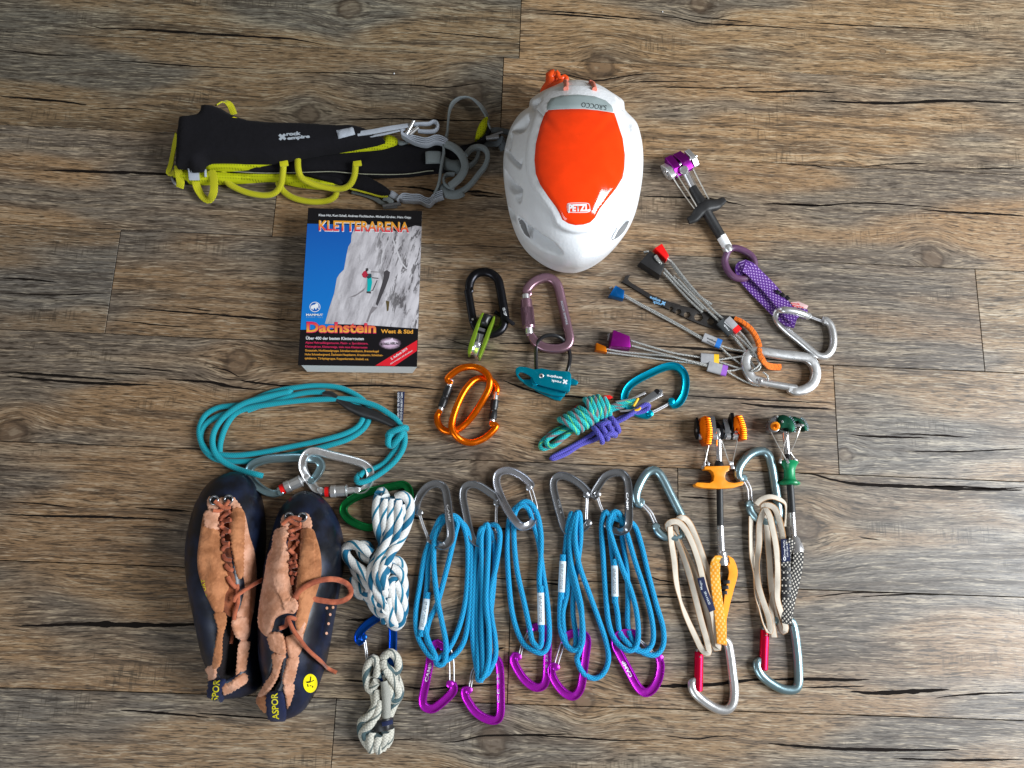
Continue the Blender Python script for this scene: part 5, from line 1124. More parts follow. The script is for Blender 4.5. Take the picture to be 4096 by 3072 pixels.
lathe('stem_head', at(*T5(458, 320), 0.019), at(*T5(458, 320), 0.0236), [(0, 0.0056), (0.8, 0.0056), (1, 0.0046)], M['steel'], pc, 20)
lathe('stem_sleeve', *pts(T5, [(535, 490, 12), (825, 980, 8)]), [(0, 0.0052), (0.1, 0.0058), (0.24, 0.0070), (0.38, 0.0085), (0.5, 0.0080), (0.54, 0.0068), (1, 0.0062)], M['blackrubber'], pc, 20)
bar('trigger', pts(T5, [(498, 822, 9), (560, 790, 10), (610, 725, 12), (670, 680, 13), (760, 665, 12), (810, 640, 10), (852, 612, 9)]), rrect(0.0145, 0.010, 0.004, 3), M['blackrubber'], pc, scale=[0.62, 0.85, 1.05, 1.25, 1.05, 0.8, 0.55])
for q in ([(345, 385, 14), (470, 580, 13), (590, 735, 13)], [(335, 260, 18), (430, 430, 17), (520, 570, 16), (602, 712, 15)], [(525, 260, 18), (600, 410, 16), (720, 645, 14)], [(495, 310, 12), (560, 440, 11), (680, 640, 12)]): tube('trigger_wire', pts(T5, q), 0.0009, M['wire'], pc, n=6, step=0.008)
lathe('number_sleeve', *pts(T5, [(822, 972, 8), (888, 1085, 7)]), [(0, 0.0064), (1, 0.0060)], M['white'], pc, 20)
sv = bvh_of(kids(pc)[-1])
text('lettering', '2', T5, (846, 1030), (892, 1012), 52, M['p_darkgray'], pc, sv, 0.0003, 0.02)
patch('red_print', T5, [(850, 1052), (900, 1030), (912, 1060), (862, 1085)], M['p_pink'], pc, sv, 0.0002, spacing=8)
tube('thumb_loop', pts(T5, [(900, 1105, 7), (950, 1085, 7), (1040, 1110, 7), (1120, 1165, 7), (1150, 1240, 6), (1130, 1330, 6), (1060, 1385, 6), (960, 1378, 6), (890, 1310, 6), (858, 1220, 6), (875, 1150, 7)]), 0.0044, M['thumbring'], pc, True, 14)
lathe('loop_ferrule', *pts(T5, [(868, 1070, 8), (905, 1125, 8)]), [(0, 0.0062), (0.5, 0.0068), (1, 0.0052)], M['alu'], pc, 18)
bar('sling', pts(T6, [(1240, 95, 5), (1290, 150, 4), (1370, 240, 4), (1470, 340, 5), (1570, 440, 7), (1660, 510, 12), (1730, 530, 16)]), rrect(0.0165, 0.0026, 0.001, 2), M['purpletape'], pc, roll=[0, 0, 0, 0, 0, 0, 0], sharp=50)
bar('sling', pts(T6, [(1275, 30, 14), (1330, 60, 13), (1400, 130, 11), (1490, 220, 10), (1590, 340, 11), (1670, 440, 14), (1735, 500, 17)]), rrect(0.0185, 0.0028, 0.001, 2), M['purpletape'], pc, roll=[10, 0, 0, 0, 0, 0, 0], sharp=50)
bar('sling', pts(T6, [(1265, 110, 6), (1248, 60, 9), (1275, 25, 13), (1310, 50, 14)]), rrect(0.0165, 0.0026, 0.001, 2), M['purpletape'], pc, roll=[0, 0, 0, 0], sharp=50)
bar('sling_stub', pts(T6, [(1690, 420, 9), (1760, 440, 10), (1830, 460, 10)]), rrect(0.0140, 0.0026, 0.001, 2), M['purpletape'], pc, roll=[0, 10, 10], sharp=50)
for k in range(3): boxpart('bar_tack', at(*T6(1560 + k*42, 245 + k*26), 0.0135 - k*0.0002), at(*T6(1590 + k*42, 275 + k*26), 0.0135), 0.0045, 0.0012, M['p_black'], pc, 0.0003)
plate('label', T6, [(1685, 350), (1760, 345), (1845, 382), (1830, 410), (1760, 400), (1720, 395)], 14, 1, plastic('label_pinkish', srgb(206, 170, 168), 0.5), pc, 0.0003)
text('lettering', 'rock', T6, (1690, 366), (1770, 378), 16, M['p_red'], pc, 0.015, 0.0002, 0.02); text('lettering', 'empire', T6, (1700, 385), (1800, 405), 16, M['p_red'], pc, 0.015, 0.0002, 0.02)
pcb = biner('wiregate_carabiner', 'pale silver wiregate carabiner clipped through the purple checked sling', T6,
    [(1995, 525, 6), (1985, 500, 6), (2030, 540, 6), (2055, 600, 6), (2065, 690, 6), (2050, 770, 6), (2000, 825, 6), (1930, 825, 6), (1860, 775, 6), (1760, 690, 6), (1660, 610, 6), (1580, 530, 6), (1555, 470, 6), (1580, 425, 9), (1620, 420, 18), (1700, 430, 19), (1790, 455, 17), (1840, 475, 12)], 9.5, 8.5, M['alu'], 6, [(1985, 528), (1910, 500), (1840, 472)], None, 'o', 1.0)
# ------------------------------------------------------------------ teal rope lanyard with two silver screw-gates
tl = thing('rope_lanyard', 'long teal rope lanyard coiled in loose loops with a black sleeve', 'rope', at(*T9(1000, 450)))
cord(tl, 'rope', T9, [(700, 940, 9), (640, 925, 12), (560, 905, 11), (450, 870, 8), (340, 810, 8), (260, 730, 9), (232, 620, 9), (255, 510, 9), (330, 400, 9), (440, 310, 10), (560, 250, 10), (720, 205, 9), (870, 170, 8), (960, 155, 7), (840, 190, 4), (700, 230, 4), (550, 290, 4), (420, 340, 4), (270, 390, 4), (160, 470, 4), (122, 570, 4), (150, 680, 4), (230, 765, 4), (340, 800, 4), (520, 805, 4), (720, 790, 4), (900, 755, 4), (1070, 720, 4), (1300, 660, 4), (1500, 595, 4), (1640, 500, 4), (1695, 400, 4), (1700, 330, 4), (1640, 240, 5), (1540, 170, 5), (1400, 115, 4), (1200, 100, 4), (1000, 118, 4), (820, 150, 4), (680, 200, 4), (540, 270, 5), (420, 285, 4), (280, 305, 4), (170, 370, 4), (118, 470, 4), (112, 560, 5), (140, 650, 6), (210, 720, 6), (340, 745, 5), (500, 745, 5), (700, 720, 4), (900, 680, 4), (1100, 640, 4), (1300, 595, 5), (1480, 540, 5), (1590, 475, 5), (1635, 400, 5), (1640, 340, 6), (1580, 290, 6), (1450, 255, 7)], 3.5, M['tealcord'], False, 0.003, 12)
cord(tl, 'rope', T9, [(300, 720, 4), (305, 640, 4), (340, 520, 4), (400, 410, 5), (470, 345, 6), (580, 305, 7), (720, 280, 8), (900, 255, 8), (1100, 235, 8), (1300, 225, 9), (1480, 222, 10), (1620, 245, 10), (1760, 290, 10), (1860, 350, 10), (1950, 420, 10), (2010, 520, 9), (2025, 600, 8), (2005, 690, 8), (1950, 780, 8), (1870, 860, 8), (1760, 940, 9), (1660, 990, 11), (1590, 1000, 12), (1575, 960, 9), (1600, 925, 5)], 3.5, M['tealcord'], False, 0.003, 12)
cord(tl, 'rope', T9, [(1280, 160, 8), (1150, 160, 7), (1000, 185, 6), (850, 235, 5), (700, 280, 4), (560, 330, 4)], 3.5, M['tealcord'], False, 0.003, 12)
cord(tl, 'rope', T9, [(1990, 560, 5), (1960, 660, 4), (1900, 740, 4), (1830, 820, 4), (1740, 870, 5), (1640, 905, 6), (1600, 950, 8)], 3.5, M['tealcord'], False, 0.003, 12)
cord(tl, 'knot', T9, [(1920, 590, 6), (1870, 590, 10), (1880, 540, 14), (1950, 510, 17), (2020, 490, 15), (2040, 500, 10), (2000, 520, 8), (1930, 540, 10), (1880, 570, 14), (1870, 640, 12), (1900, 660, 8), (1930, 630, 12), (1990, 560, 15), (2000, 500, 10)], 3.9, M['tealcord'], False, 0.003, 12)
sc_ = tube('black_sleeve', pts(T9, [(1265, 175, 8), (1340, 185, 9), (1420, 240, 9), (1520, 300, 8), (1640, 345, 7), (1760, 385, 8), (1860, 430, 9), (1945, 475, 10)]), 0.0048, M['blackrubber'], tl, scale=[0.8, 0.85, 0.8, 1.15, 1.5, 1.25, 1.05, 0.85], n=14)
plate('label', T9, [(1955, 152), (2022, 155), (2006, 430), (1992, 450), (1955, 400)], 3, 1.4, M['navytag'], tl, 0.0003)
text('lettering', 'CE 0123 EN 566:2017 22kN', T9, (1998, 420), (2004, 165), 18, M['p_white'], tl, 0.0044, 0.0002, 0.01)
text('lettering', '100% PES  EN 354:2010', T9, (1972, 395), (1974, 165), 18, M['p_white'], tl, 0.0044, 0.0002, 0.01)
GW = 'silver screw-gate carabiners on the teal rope'
screwgate('silver screw-gate carabiner with a red band, left one, above the left shoe', T9,
    [(870, 1095, 6), (800, 1105, 6), (720, 1080, 6), (630, 1010, 6), (580, 930, 6), (585, 870, 6), (640, 820, 6), (760, 785, 6), (900, 775, 6), (1030, 770, 7), (1140, 780, 9), (1215, 795, 11), (1245, 850, 10), (1210, 930, 8), (1160, 985, 6)], (845, 1080), (1150, 940), 8, M['bluealu'], M['alu'], 10.0, GW, 7.2, False, (0.08, 0.20), pr='i', nose_bar=4.2, f0=0.2, f1=0.72)
screwgate('silver screw-gate carabiner with a red band, right one, touching the green carabiner', T9,
    [(1245, 1080, 5), (1190, 1060, 4), (1150, 1000, 4), (1110, 940, 6), (1075, 860, 11), (1085, 780, 12), (1130, 725, 11), (1200, 712, 10), (1330, 745, 8), (1480, 780, 7), (1620, 820, 7), (1690, 870, 6), (1705, 940, 5), (1690, 1010, 5), (1640, 1070, 5), (1580, 1075, 5)], (1235, 1092), (1600, 1070), 8, M['alu'], M['alu'], 10.0, GW, 7.2, False, (0.13, 0.23), pr='i', nose_bar=4.2, f0=0.26, f1=0.70)

# ------------------------------------------------------------------ white cordelettes
gb = biner('wiregate_carabiner', 'green carabiner at the top of the white and blue knotted cord', T11,
    [(290, 288, 5), (262, 304, 5), (205, 292, 5), (140, 258, 5), (108, 215, 5), (118, 170, 5), (185, 125, 5), (280, 92, 5), (390, 66, 5), (450, 56, 5), (482, 82, 5), (490, 140, 5), (478, 200, 5), (440, 250, 5)], 10.0, 8.0, M['green'], 5, [(272, 282), (340, 262), (430, 245)], None, 'i', 0.9)
wc = thing('knotted_cord', 'thick white cord with blue stripes tied in a bulky knot', 'cord', at(*T11(330, 600)), 'white knotted cords')
R_ = 5.7
for P in ([(312, 112, 17), (298, 190, 12), (304, 300, 9), (335, 390, 10), (372, 470, 14), (350, 560, 24), (300, 640, 26), (275, 700, 22), (330, 770, 16), (352, 850, 10)],
          [(350, 130, 18), (342, 220, 12), (345, 320, 9), (330, 420, 10), (300, 480, 20), (265, 560, 24), (290, 660, 26), (350, 740, 24), (370, 820, 16), (395, 860, 12)],
          [(312, 112, 17), (330, 95, 10), (350, 130, 18)],
          [(385, 130, 18), (378, 220, 12), (372, 330, 12), (340, 420, 22), (310, 500, 27), (300, 580, 30), (340, 660, 29), (365, 700, 22)],
          [(420, 140, 18), (428, 240, 12), (420, 340, 12), (385, 430, 20), (345, 500, 28), (330, 580, 31), (350, 660, 30)],
          [(415, 130, 17), (450, 118, 19), (485, 150, 16), (490, 220, 11), (465, 310, 10), (425, 390, 14), (380, 450, 24), (352, 530, 30)],
          [(445, 165, 14), (455, 240, 9), (440, 320, 7), (405, 400, 8)],
          [(270, 455, 20), (215, 420, 20), (160, 402, 16), (118, 425, 12), (125, 470, 14), (170, 520, 18), (225, 560, 22), (260, 600, 22)],
          [(265, 490, 14), (225, 470, 12), (200, 410, 9), (245, 410, 7), (262, 440, 7)],
          [(155, 500, 9), (180, 560, 12), (230, 610, 16), (265, 660, 18), (240, 690, 12), (200, 690, 8), (170, 660, 7)],
          [(165, 590, 6), (185, 640, 8), (230, 690, 10), (270, 720, 14), (320, 740, 20), (360, 720, 26)],
          [(250, 700, 8), (290, 770, 10), (330, 800, 16), (355, 780, 24)],
          [(375, 500, 16), (420, 495, 14), (448, 540, 12), (440, 590, 12), (400, 600, 18), (375, 640, 26), (395, 720, 24), (430, 790, 18), (440, 840, 12), (410, 872, 8), (375, 850, 6)],
          [(385, 540, 22), (430, 560, 20), (455, 630, 16), (452, 720, 14), (440, 790, 12)],
          [(400, 620, 22), (440, 690, 18), (455, 770, 12), (430, 850, 7), (400, 876, 6)],
          [(370, 700, 26), (380, 780, 20), (395, 840, 14), (420, 860, 10)]):
    cord(wc, 'strand', T11, P, R_, M['whitecord'], False, 0.003, 12)
bb = biner('wiregate_carabiner', 'dark blue carabiner joining the two white knotted cords', T11,
    [(222, 935, 5), (200, 962, 5), (192, 930, 5), (220, 885, 5), (275, 840, 5), (335, 812, 5), (382, 840, 5), (392, 910, 5), (390, 1000, 5), (382, 1090, 5), (362, 1158, 6), (320, 1168, 6), (262, 1140, 5)], 10.0, 8.0, M['blue'], 5, [(226, 942), (236, 1010), (255, 1130)], None, 'i', 0.9)
w2 = thing('knotted_cord', 'short worn white cord knot with black tape, below the dark blue carabiner', 'cord', at(*T11(330, 1300)), 'white knotted cords')
for P in ([(300, 1170, 16), (305, 1100, 15), (278, 1058, 14), (245, 1110, 12), (240, 1180, 12), (262, 1240, 12), (300, 1190, 17)],
          [(262, 1080, 6), (255, 1160, 7), (280, 1250, 9), (290, 1330, 12), (265, 1400, 14), (225, 1440, 12)],
          [(335, 1060, 12), (370, 1025, 16), (410, 1050, 14), (425, 1110, 12), (400, 1140, 12), (350, 1110, 17), (335, 1080, 15)],
          [(345, 1120, 18), (390, 1180, 16), (425, 1240, 12), (425, 1280, 10), (390, 1300, 10), (375, 1230, 12), (350, 1150, 10)],
          [(380, 1120, 8), (420, 1190, 6), (432, 1260, 6), (400, 1320, 8), (370, 1390, 9)],
          [(300, 1240, 14), (295, 1320, 16), (255, 1390, 17), (215, 1420, 12), (210, 1480, 8), (235, 1540, 7), (265, 1575, 6)],
          [(320, 1300, 16), (300, 1380, 18), (260, 1440, 18), (225, 1480, 12), (240, 1520, 10)],
          [(270, 1480, 14), (262, 1540, 12), (270, 1590, 6)], [(310, 1500, 14), (300, 1560, 10), (315, 1595, 6)], [(350, 1480, 12), (345, 1540, 8), (330, 1580, 5)], [(375, 1460, 8), (372, 1520, 6), (350, 1560, 5)]):
    cord(w2, 'strand', T11, P, 4.9, M['whitecord2'], False, 0.003, 12)
tube('core', pts(T11, [(340, 1190, 18), (352, 1260, 18), (355, 1340, 18), (352, 1430, 17)]), 0.0048, M['graycord'], w2, n=14, scale=[0.8, 1.1, 1.0, 0.9])
bar('tape', pts(T11, [(285, 1455, 16), (320, 1448, 21), (360, 1440, 21), (388, 1432, 14)]), rrect(0.0125, 0.0030, 0.001, 2), M['blackplastic'], w2)
bar('tape', pts(T11, [(330, 1438, 23), (360, 1432, 23), (386, 1424, 17)]), rrect(0.0050, 0.0026, 0.001, 2), M['navytag'], w2)

# ------------------------------------------------------------------ climbing shoes
def heightmesh(name, out, spacing, zfun, mat, parent, bottom=0.0):
    v2, f2, dist = fill2d(out, spacing, rings=(0.0006, 0.002))
    X = np.array([p.x for p in v2]); Y = np.array([p.y for p in v2]); Z = zfun(X, Y, dist)
    n = len(v2); V = [Vector((x, y, z)) for x, y, z in zip(X, Y, Z)] + [Vector((x, y, bottom)) for x, y in zip(X, Y)]
    F = [tuple(f) for f in f2] + [tuple(i + n for i in reversed(f)) for f in f2]
    # skirt
    cnt = {}
    for f in f2:
        for i in range(len(f)):
            e = (f[i], f[(i+1) % len(f)]); k = tuple(sorted(e)); cnt.setdefault(k, []).append(e)
    for k, es in cnt.items():
        if len(es) == 1: a, b = es[0]; F.append((b, a, a + n, b + n))
    me = meshdata(name, V, F, [(v.x, v.y) for v in V], 180); fix_normals(me)
    return link(name, me, mat, parent)
def wpoly(T, poly, z, step=0.003):
    return smooth2([tuple(at(*T(x, y), z)[:2]) for x, y in poly], step)
def smoothstep(a, b, x):
    t = np.clip((x - a)/(b - a), 0, 1); return t*t*(3 - 2*t)
def shoe(label, outline, opening, throat, zprof, T=T10):
    """zprof: heights (mm) at fractions of the length from toe (top) to heel"""
    out = wpoly(T, outline, 0.022); ys = [p[1] for p in out]; y1, y0 = max(ys), min(ys)
    op = wpoly(T, opening, 0.05); th = wpoly(T, throat, 0.05)
    c = (sum(p[0] for p in out)/len(out), sum(p[1] for p in out)/len(out))
    root = thing('climbing_shoe', label, 'climbing shoe', Vector((c[0], c[1], 0)), 'climbing shoes')
    fr = [k/(len(zprof)-1) for k in range(len(zprof))]
    def zf(X, Y, d):
        f = (y1 - Y)/(y1 - y0); H = np.interp(f, fr, zprof)*0.001
        q = np.clip(d/0.036, 0, 1); z = 0.012*np.clip(d/0.0025, 0, 1)**0.5 + (H - 0.012)*np.sqrt(np.maximum(0, 1-(1-q)**2))
        dt, it = seg_dist(X, Y, th); z = z - 0.013*smoothstep(-0.006, 0.010, np.where(it, dt, -dt))*q
        do, io = seg_dist(X, Y, op); sd = np.where(io, do, -do)
        z = z - (z - 0.010)*smoothstep(0.0005, 0.010, sd)
        nz = np.array([noise.noise(Vector((x*38, y*38, 1.0))) for x, y in zip(X, Y)])
        return np.maximum(z + nz*0.0022*q, 0.001)
    o = heightmesh('rubber', out, 0.0035, zf, M['rubber'], root)
    op2 = op; op = [(9, 9), (9.1, 9), (9, 9.1)]         # the same last without its opening: the leather is draped over it
    tmp = heightmesh('last', out, 0.005, zf, None, root); dome = bvh_of(tmp); me_ = tmp.data
    bpy.data.objects.remove(tmp); bpy.data.meshes.remove(me_)
    return root, o, dome
ls, lrub, ldome = shoe('navy rubber climbing shoe with tan suede upper, left one of the pair',
    [(62, 560), (75, 400), (110, 250), (180, 125), (270, 62), (360, 45), (440, 90), (490, 190), (514, 320), (520, 480), (505, 640), (500, 760), (505, 900), (500, 1060), (492, 1180), (512, 1310), (480, 1385), (390, 1428), (250, 1440), (195, 1405), (200, 1300), (160, 1180), (118, 950), (75, 720)],
    [(318, 830), (370, 900), (392, 1060), (385, 1200), (372, 1280), (310, 1318), (255, 1310), (252, 1230), (282, 1060), (300, 930)], [(262, 300), (345, 290), (345, 480), (352, 620), (382, 760), (385, 860), (330, 900), (300, 800), (285, 600), (262, 420)], [30, 42, 52, 62, 66, 68, 66, 60, 50, 40])
rs, rrub, rdome = shoe('navy rubber climbing shoe with a round yellow emblem, right one of the pair',
    [(606, 310), (665, 220), (760, 160), (850, 190), (920, 260), (975, 370), (1000, 500), (995, 650), (970, 800), (940, 960), (910, 1130), (880, 1260), (820, 1410), (740, 1525), (640, 1568), (565, 1550), (505, 1490), (478, 1440), (505, 1370), (520, 1310), (502, 1180), (498, 950), (510, 800), (530, 640), (562, 480)],
    [(690, 940), (720, 1010), (712, 1060), (672, 1130), (655, 1230), (640, 1330), (600, 1380), (540, 1385), (540, 1340), (600, 1230), (640, 1110), (650, 1010)], [(690, 390), (765, 390), (760, 520), (745, 680), (745, 800), (705, 800), (690, 650), (682, 500)], [30, 42, 52, 62, 66, 68, 66, 60, 50, 40])
def pinked(P, amp=4.5, step=11):
    out = smooth2(P, step); n = len(out)
    return [(x + (amp if i % 2 else -amp)*(out[(i+1) % n][1]-out[i-1][1])/(1e-6+math.hypot(out[(i+1) % n][0]-out[i-1][0], out[(i+1) % n][1]-out[i-1][1]))*0.5,
             y - (amp if i % 2 else -amp)*(out[(i+1) % n][0]-out[i-1][0])/(1e-6+math.hypot(out[(i+1) % n][0]-out[i-1][0], out[(i+1) % n][1]-out[i-1][1]))*0.5) for i, (x, y) in enumerate(out)]
def leather(root, rub, dome, parts, T=T10):
    bin_ = bvh_of(rub)
    for nm, P, m_, lift in parts:
        inside = nm == 'shoe_inside'
        patch(nm, T, smooth2(P, 9) if nm in ('upper', 'tongue', 'shoe_inside') else pinked(P), m_, root, bin_ if inside else dome, lift*0.0007, False, 7 if nm not in ('upper', 'tongue', 'shoe_inside') else 12, 9, None, 0 if inside else 5)
leather(ls, lrub, ldome, [
    ('tongue', [(235, 300), (290, 270), (345, 290), (350, 420), (345, 600), (375, 760), (380, 850), (340, 930), (290, 880), (300, 760), (285, 560), (255, 420)], M['leatherdark'], 1.2),
    ('shoe_inside', [(318, 850), (365, 900), (388, 1060), (382, 1200), (368, 1275), (300, 1315), (262, 1305), (258, 1230), (288, 1060), (300, 930)], M['shoedark'], 0.6),
    ('upper', [(180, 300), (255, 290), (258, 330), (252, 390), (275, 440), (290, 560), (320, 680), (328, 760), (305, 800), (290, 900), (240, 900), (205, 840), (170, 760), (140, 660), (135, 560), (150, 440)], M['leather_shaded'], 2.6),
    ('eyelet_flap', [(182, 298), (256, 290), (268, 330), (256, 345), (272, 395), (250, 410), (196, 402), (176, 380)], M['leather'], 4.6),
    ('upper', [(345, 285), (400, 280), (425, 320), (450, 440), (478, 530), (492, 640), (490, 760), (478, 880), (462, 960), (448, 1050), (410, 1080), (380, 1040), (372, 930), (400, 850), (420, 740), (395, 640), (350, 520), (338, 400)], M['leather'], 2.6),
    ('eyelet_flap', [(342, 285), (398, 278), (422, 330), (418, 420), (412, 560), (408, 680), (380, 700), (350, 580), (335, 450)], M['leather_shaded'], 4.4),
    ('toe_flap', [(202, 208), (270, 212), (335, 200), (375, 232), (405, 285), (360, 292), (335, 262), (305, 258), (250, 285), (202, 290)], M['leather'], 3.4),
    ('pull_strap', [(235, 910), (300, 905), (312, 960), (288, 1060), (285, 1170), (265, 1235), (228, 1230), (245, 1080), (255, 1000)], M['leather_shaded'], 3.6),
    ('heel_strap', [(190, 1235), (245, 1225), (248, 1300), (205, 1320), (190, 1280)], M['leather'], 3.0),
    ('pull_tab', [(340, 955), (420, 930), (438, 1000), (425, 1040), (372, 1060)], M['leather'], 6.5),
    ('pull_strap', [(388, 1085), (448, 1080), (440, 1150), (430, 1230), (425, 1260), (395, 1262), (368, 1282), (372, 1210)], M['leather'], 3.6),
    ('heel_strap', [(375, 1290), (425, 1270), (436, 1320), (380, 1360), (300, 1398), (285, 1345), (330, 1325)], M['leather'], 4.0)])
leather(rs, rrub, rdome, [
    ('tongue', [(680, 400), (720, 370), (770, 390), (770, 540), (750, 700), (745, 820), (700, 800), (690, 650), (680, 520)], M['leatherdark'], 1.2),
    ('shoe_inside', [(690, 960), (712, 1020), (700, 1060), (665, 1130), (650, 1230), (635, 1330), (598, 1375), (548, 1380), (545, 1345), (605, 1230), (645, 1110), (655, 1020)], M['shoedark'], 0.6),
    ('upper', [(610, 420), (680, 385), (690, 450), (670, 480), (690, 560), (685, 680), (705, 760), (735, 850), (720, 910), (670, 910), (610, 940), (590, 1000), (560, 1050), (520, 1020), (500, 960), (510, 840), (535, 700), (560, 560), (590, 500)], M['leather'], 2.6),
    ('eyelet_flap', [(615, 405), (678, 388), (686, 440), (664, 462), (684, 560), (680, 660), (704, 760), (744, 860), (722, 905), (690, 895), (655, 890), (640, 830), (600, 740), (580, 640), (588, 540), (600, 450)], M['leather'], 4.8),
    ('upper', [(765, 400), (830, 402), (855, 460), (880, 560), (882, 680), (850, 800), (815, 900), (795, 980), (770, 1040), (735, 1010), (725, 940), (745, 860), (730, 780), (738, 680), (755, 560), (750, 470)], M['leather_shaded'], 2.6),
    ('eyelet_flap', [(768, 400), (826, 405), (846, 470), (845, 580), (840, 690), (800, 720), (745, 720), (752, 600), (770, 480)], M['leather_shaded'], 4.2),
    ('toe_flap', [(655, 318), (720, 322), (790, 305), (822, 345), (822, 400), (770, 400), (745, 360), (700, 365), (680, 390), (640, 385)], M['leather'], 3.4),
    ('upper', [(735, 1010), (800, 930), (775, 1040), (768, 1120), (740, 1170), (700, 1190), (680, 1150), (665, 1060), (700, 1040)], M['leather'], 3.2),
    ('pull_strap', [(570, 1030), (650, 1035), (672, 1150), (640, 1155), (600, 1140), (575, 1110)], M['leather'], 5.0),
    ('pull_strap', [(590, 1150), (670, 1160), (650, 1200), (620, 1300), (560, 1390), (505, 1418), (540, 1340), (590, 1250)], M['leather'], 4.0),
    ('pull_strap', [(680, 1180), (745, 1170), (738, 1240), (712, 1330), (655, 1340), (650, 1290), (668, 1230)], M['leather'], 4.0),
    ('heel_strap', [(655, 1345), (715, 1335), (718, 1380), (700, 1440), (676, 1482), (665, 1420)], M['leather'], 4.0),
    ('heel_lining', [(470, 1420), (520, 1400), (555, 1420), (552, 1500), (540, 1520), (500, 1490)], M['leather_shaded'], 1.4)])
# eyelets and laces
for r_, rub, pts_ in ((ls, lrub, [(245, 235), (325, 232)]), (rs, rrub, [(697, 338), (770, 340)])):
    bv = bvh_of(rub)
    for x, y in pts_:
        p = surf(*T10(x, y), bv, 0.0035)
        me = join_data('eyelet', [sweep_data([p + Vector((0.0045*math.cos(a*math.pi/10), 0.0045*math.sin(a*math.pi/10), 0.001)) for a in range(20)], circle(0.0012, 8), True)], 60); fix_normals(me)
        link('eyelet', me, M['graymetal'], r_)
        lathe('eyelet_hole', p, p + Vector((0, 0, 0.0006)), [(0, 0.004), (1, 0.004)], M['p_black'], r_, 14)
    allv = bvh_of(*[k for k in kids(r_) if k.type == 'MESH'])
    def lacepath(P, lift=0.003):
        out = []
        for q in P:
            p = surf(*T10(q[0], q[1]), allv, (q[2] if len(q) > 2 else 3)*0.001)
            if p is None: p = at(*T10(q[0], q[1]), (q[2] if len(q) > 2 else 3)*0.001)
            out.append(p)
        return out
    LP = ([[(235, 280), (285, 262, 5), (335, 236)], [(250, 236), (300, 268, 5), (345, 272, 4)], [(262, 330), (300, 312, 4), (342, 300)], [(265, 345), (295, 360, 4), (340, 345)], [(268, 400), (305, 372, 5), (345, 352)], [(262, 385), (300, 410, 4), (338, 425)], [(280, 450), (310, 432, 4), (340, 420)], [(285, 470), (312, 490, 4), (338, 500)], [(290, 535), (318, 510, 4), (340, 490)], [(292, 560), (320, 580, 4), (345, 590)], [(310, 620), (332, 640, 4), (352, 650)], [(318, 690), (340, 720, 4), (360, 760)], [(365, 740), (372, 830, 4), (345, 920, 4), (330, 1040, 3), (322, 1090, 3)], [(358, 840, 6), (368, 800, 9), (420, 745, 13), (480, 712, 13), (508, 705, 14), (512, 740, 10)]] if r_ is ls else
          [[(655, 380), (710, 345, 5), (765, 345)], [(690, 345), (740, 352, 5), (770, 372, 4)], [(685, 420), (722, 395, 4), (765, 385)], [(680, 470), (715, 455, 5), (755, 430)], [(690, 440), (725, 470, 4), (755, 490)], [(692, 545), (725, 520, 4), (752, 500)], [(680, 530), (718, 560, 4), (745, 570)], [(690, 600), (722, 590, 4), (748, 575)], [(682, 600), (720, 620, 4), (745, 600)], [(690, 640), (720, 630, 5), (748, 612)], [(688, 670), (720, 668, 4), (742, 672)], [(706, 748), (718, 715, 4), (730, 690)],
           [(628, 1030, 6), (650, 980, 6), (690, 935, 8), (712, 905, 8)], [(690, 940, 8), (715, 1000, 8), (745, 1060, 7), (780, 1120, 8), (850, 1190, 7), (920, 1240, 6), (975, 1268, 2)]])
    if r_ is rs: tube('lace', pts(T10, [(716, 835, 64), (745, 780, 70), (810, 735, 70), (890, 708, 62), (975, 706, 48), (1040, 735, 34), (1062, 782, 28), (1035, 822, 32), (970, 842, 42), (880, 832, 54), (800, 815, 62), (735, 815, 66)]), 0.0030, M['lace'], r_, n=8, flat=0.0018)
    for P in LP: tube('lace', lacepath(P), 0.0023, M['lace'], r_, n=8, flat=0.0017)
    allv = bvh_of(rub)
# heel loops with lettering, round emblem, holes
for r_, rub, P, txt, p0, p1, hh in ((ls, lrub, [(205, 1312), (300, 1305), (298, 1345), (290, 1400), (298, 1432), (240, 1440), (196, 1410), (192, 1360)], 'SPOR', (258, 1440), (272, 1312), 38), (rs, rrub, [(560, 1390), (610, 1380), (655, 1385), (668, 1450), (672, 1500), (665, 1548), (610, 1556), (565, 1540), (552, 1460)], 'ASPOR', (627, 1548), (618, 1390), 38)):
    hb = patch('heel_loop', T10, P, M['navytag'], r_, ldome if r_ is ls else rdome, 0.0035, True, 12, 8, None, 8)
    text('lettering', txt, T10, p0, p1, hh, M['p_yellow'], r_, bvh_of(hb), 0.0003, 0.02)
em = patch('emblem', T10, [(813 + 42*math.cos(a*math.pi/12), 1330 + 57*math.sin(a*math.pi/12)) for a in range(24)], plastic('yellow_emblem', srgb(228, 214, 10), 0.45), rs, bvh_of(rrub), 0.0008, False, 9, 5)
eb = bvh_of(em)
for P in ([(788, 1322), (812, 1318), (816, 1290), (822, 1292), (818, 1322), (836, 1310), (838, 1316), (812, 1328), (795, 1330)], [(795, 1338), (802, 1336), (806, 1352), (800, 1354)], [(812, 1345), (822, 1343), (822, 1348), (812, 1350)], [(826, 1348), (832, 1346), (832, 1356), (826, 1358)]): patch('emblem_mark', T10, P, M['p_black'], rs, eb, 0.0002)
bv = bvh_of(rrub)
for x, y in ((915, 878), (952, 874), (935, 917), (898, 935), (925, 972), (882, 998), (913, 1030), (878, 1068)):
    patch('vent_hole', T10, [(x + 8*math.cos(a*math.pi/5), y + 9*math.sin(a*math.pi/5)) for a in range(10)], M['leather'] if x > 905 else M['p_black'], rs, bv, 0.0003)
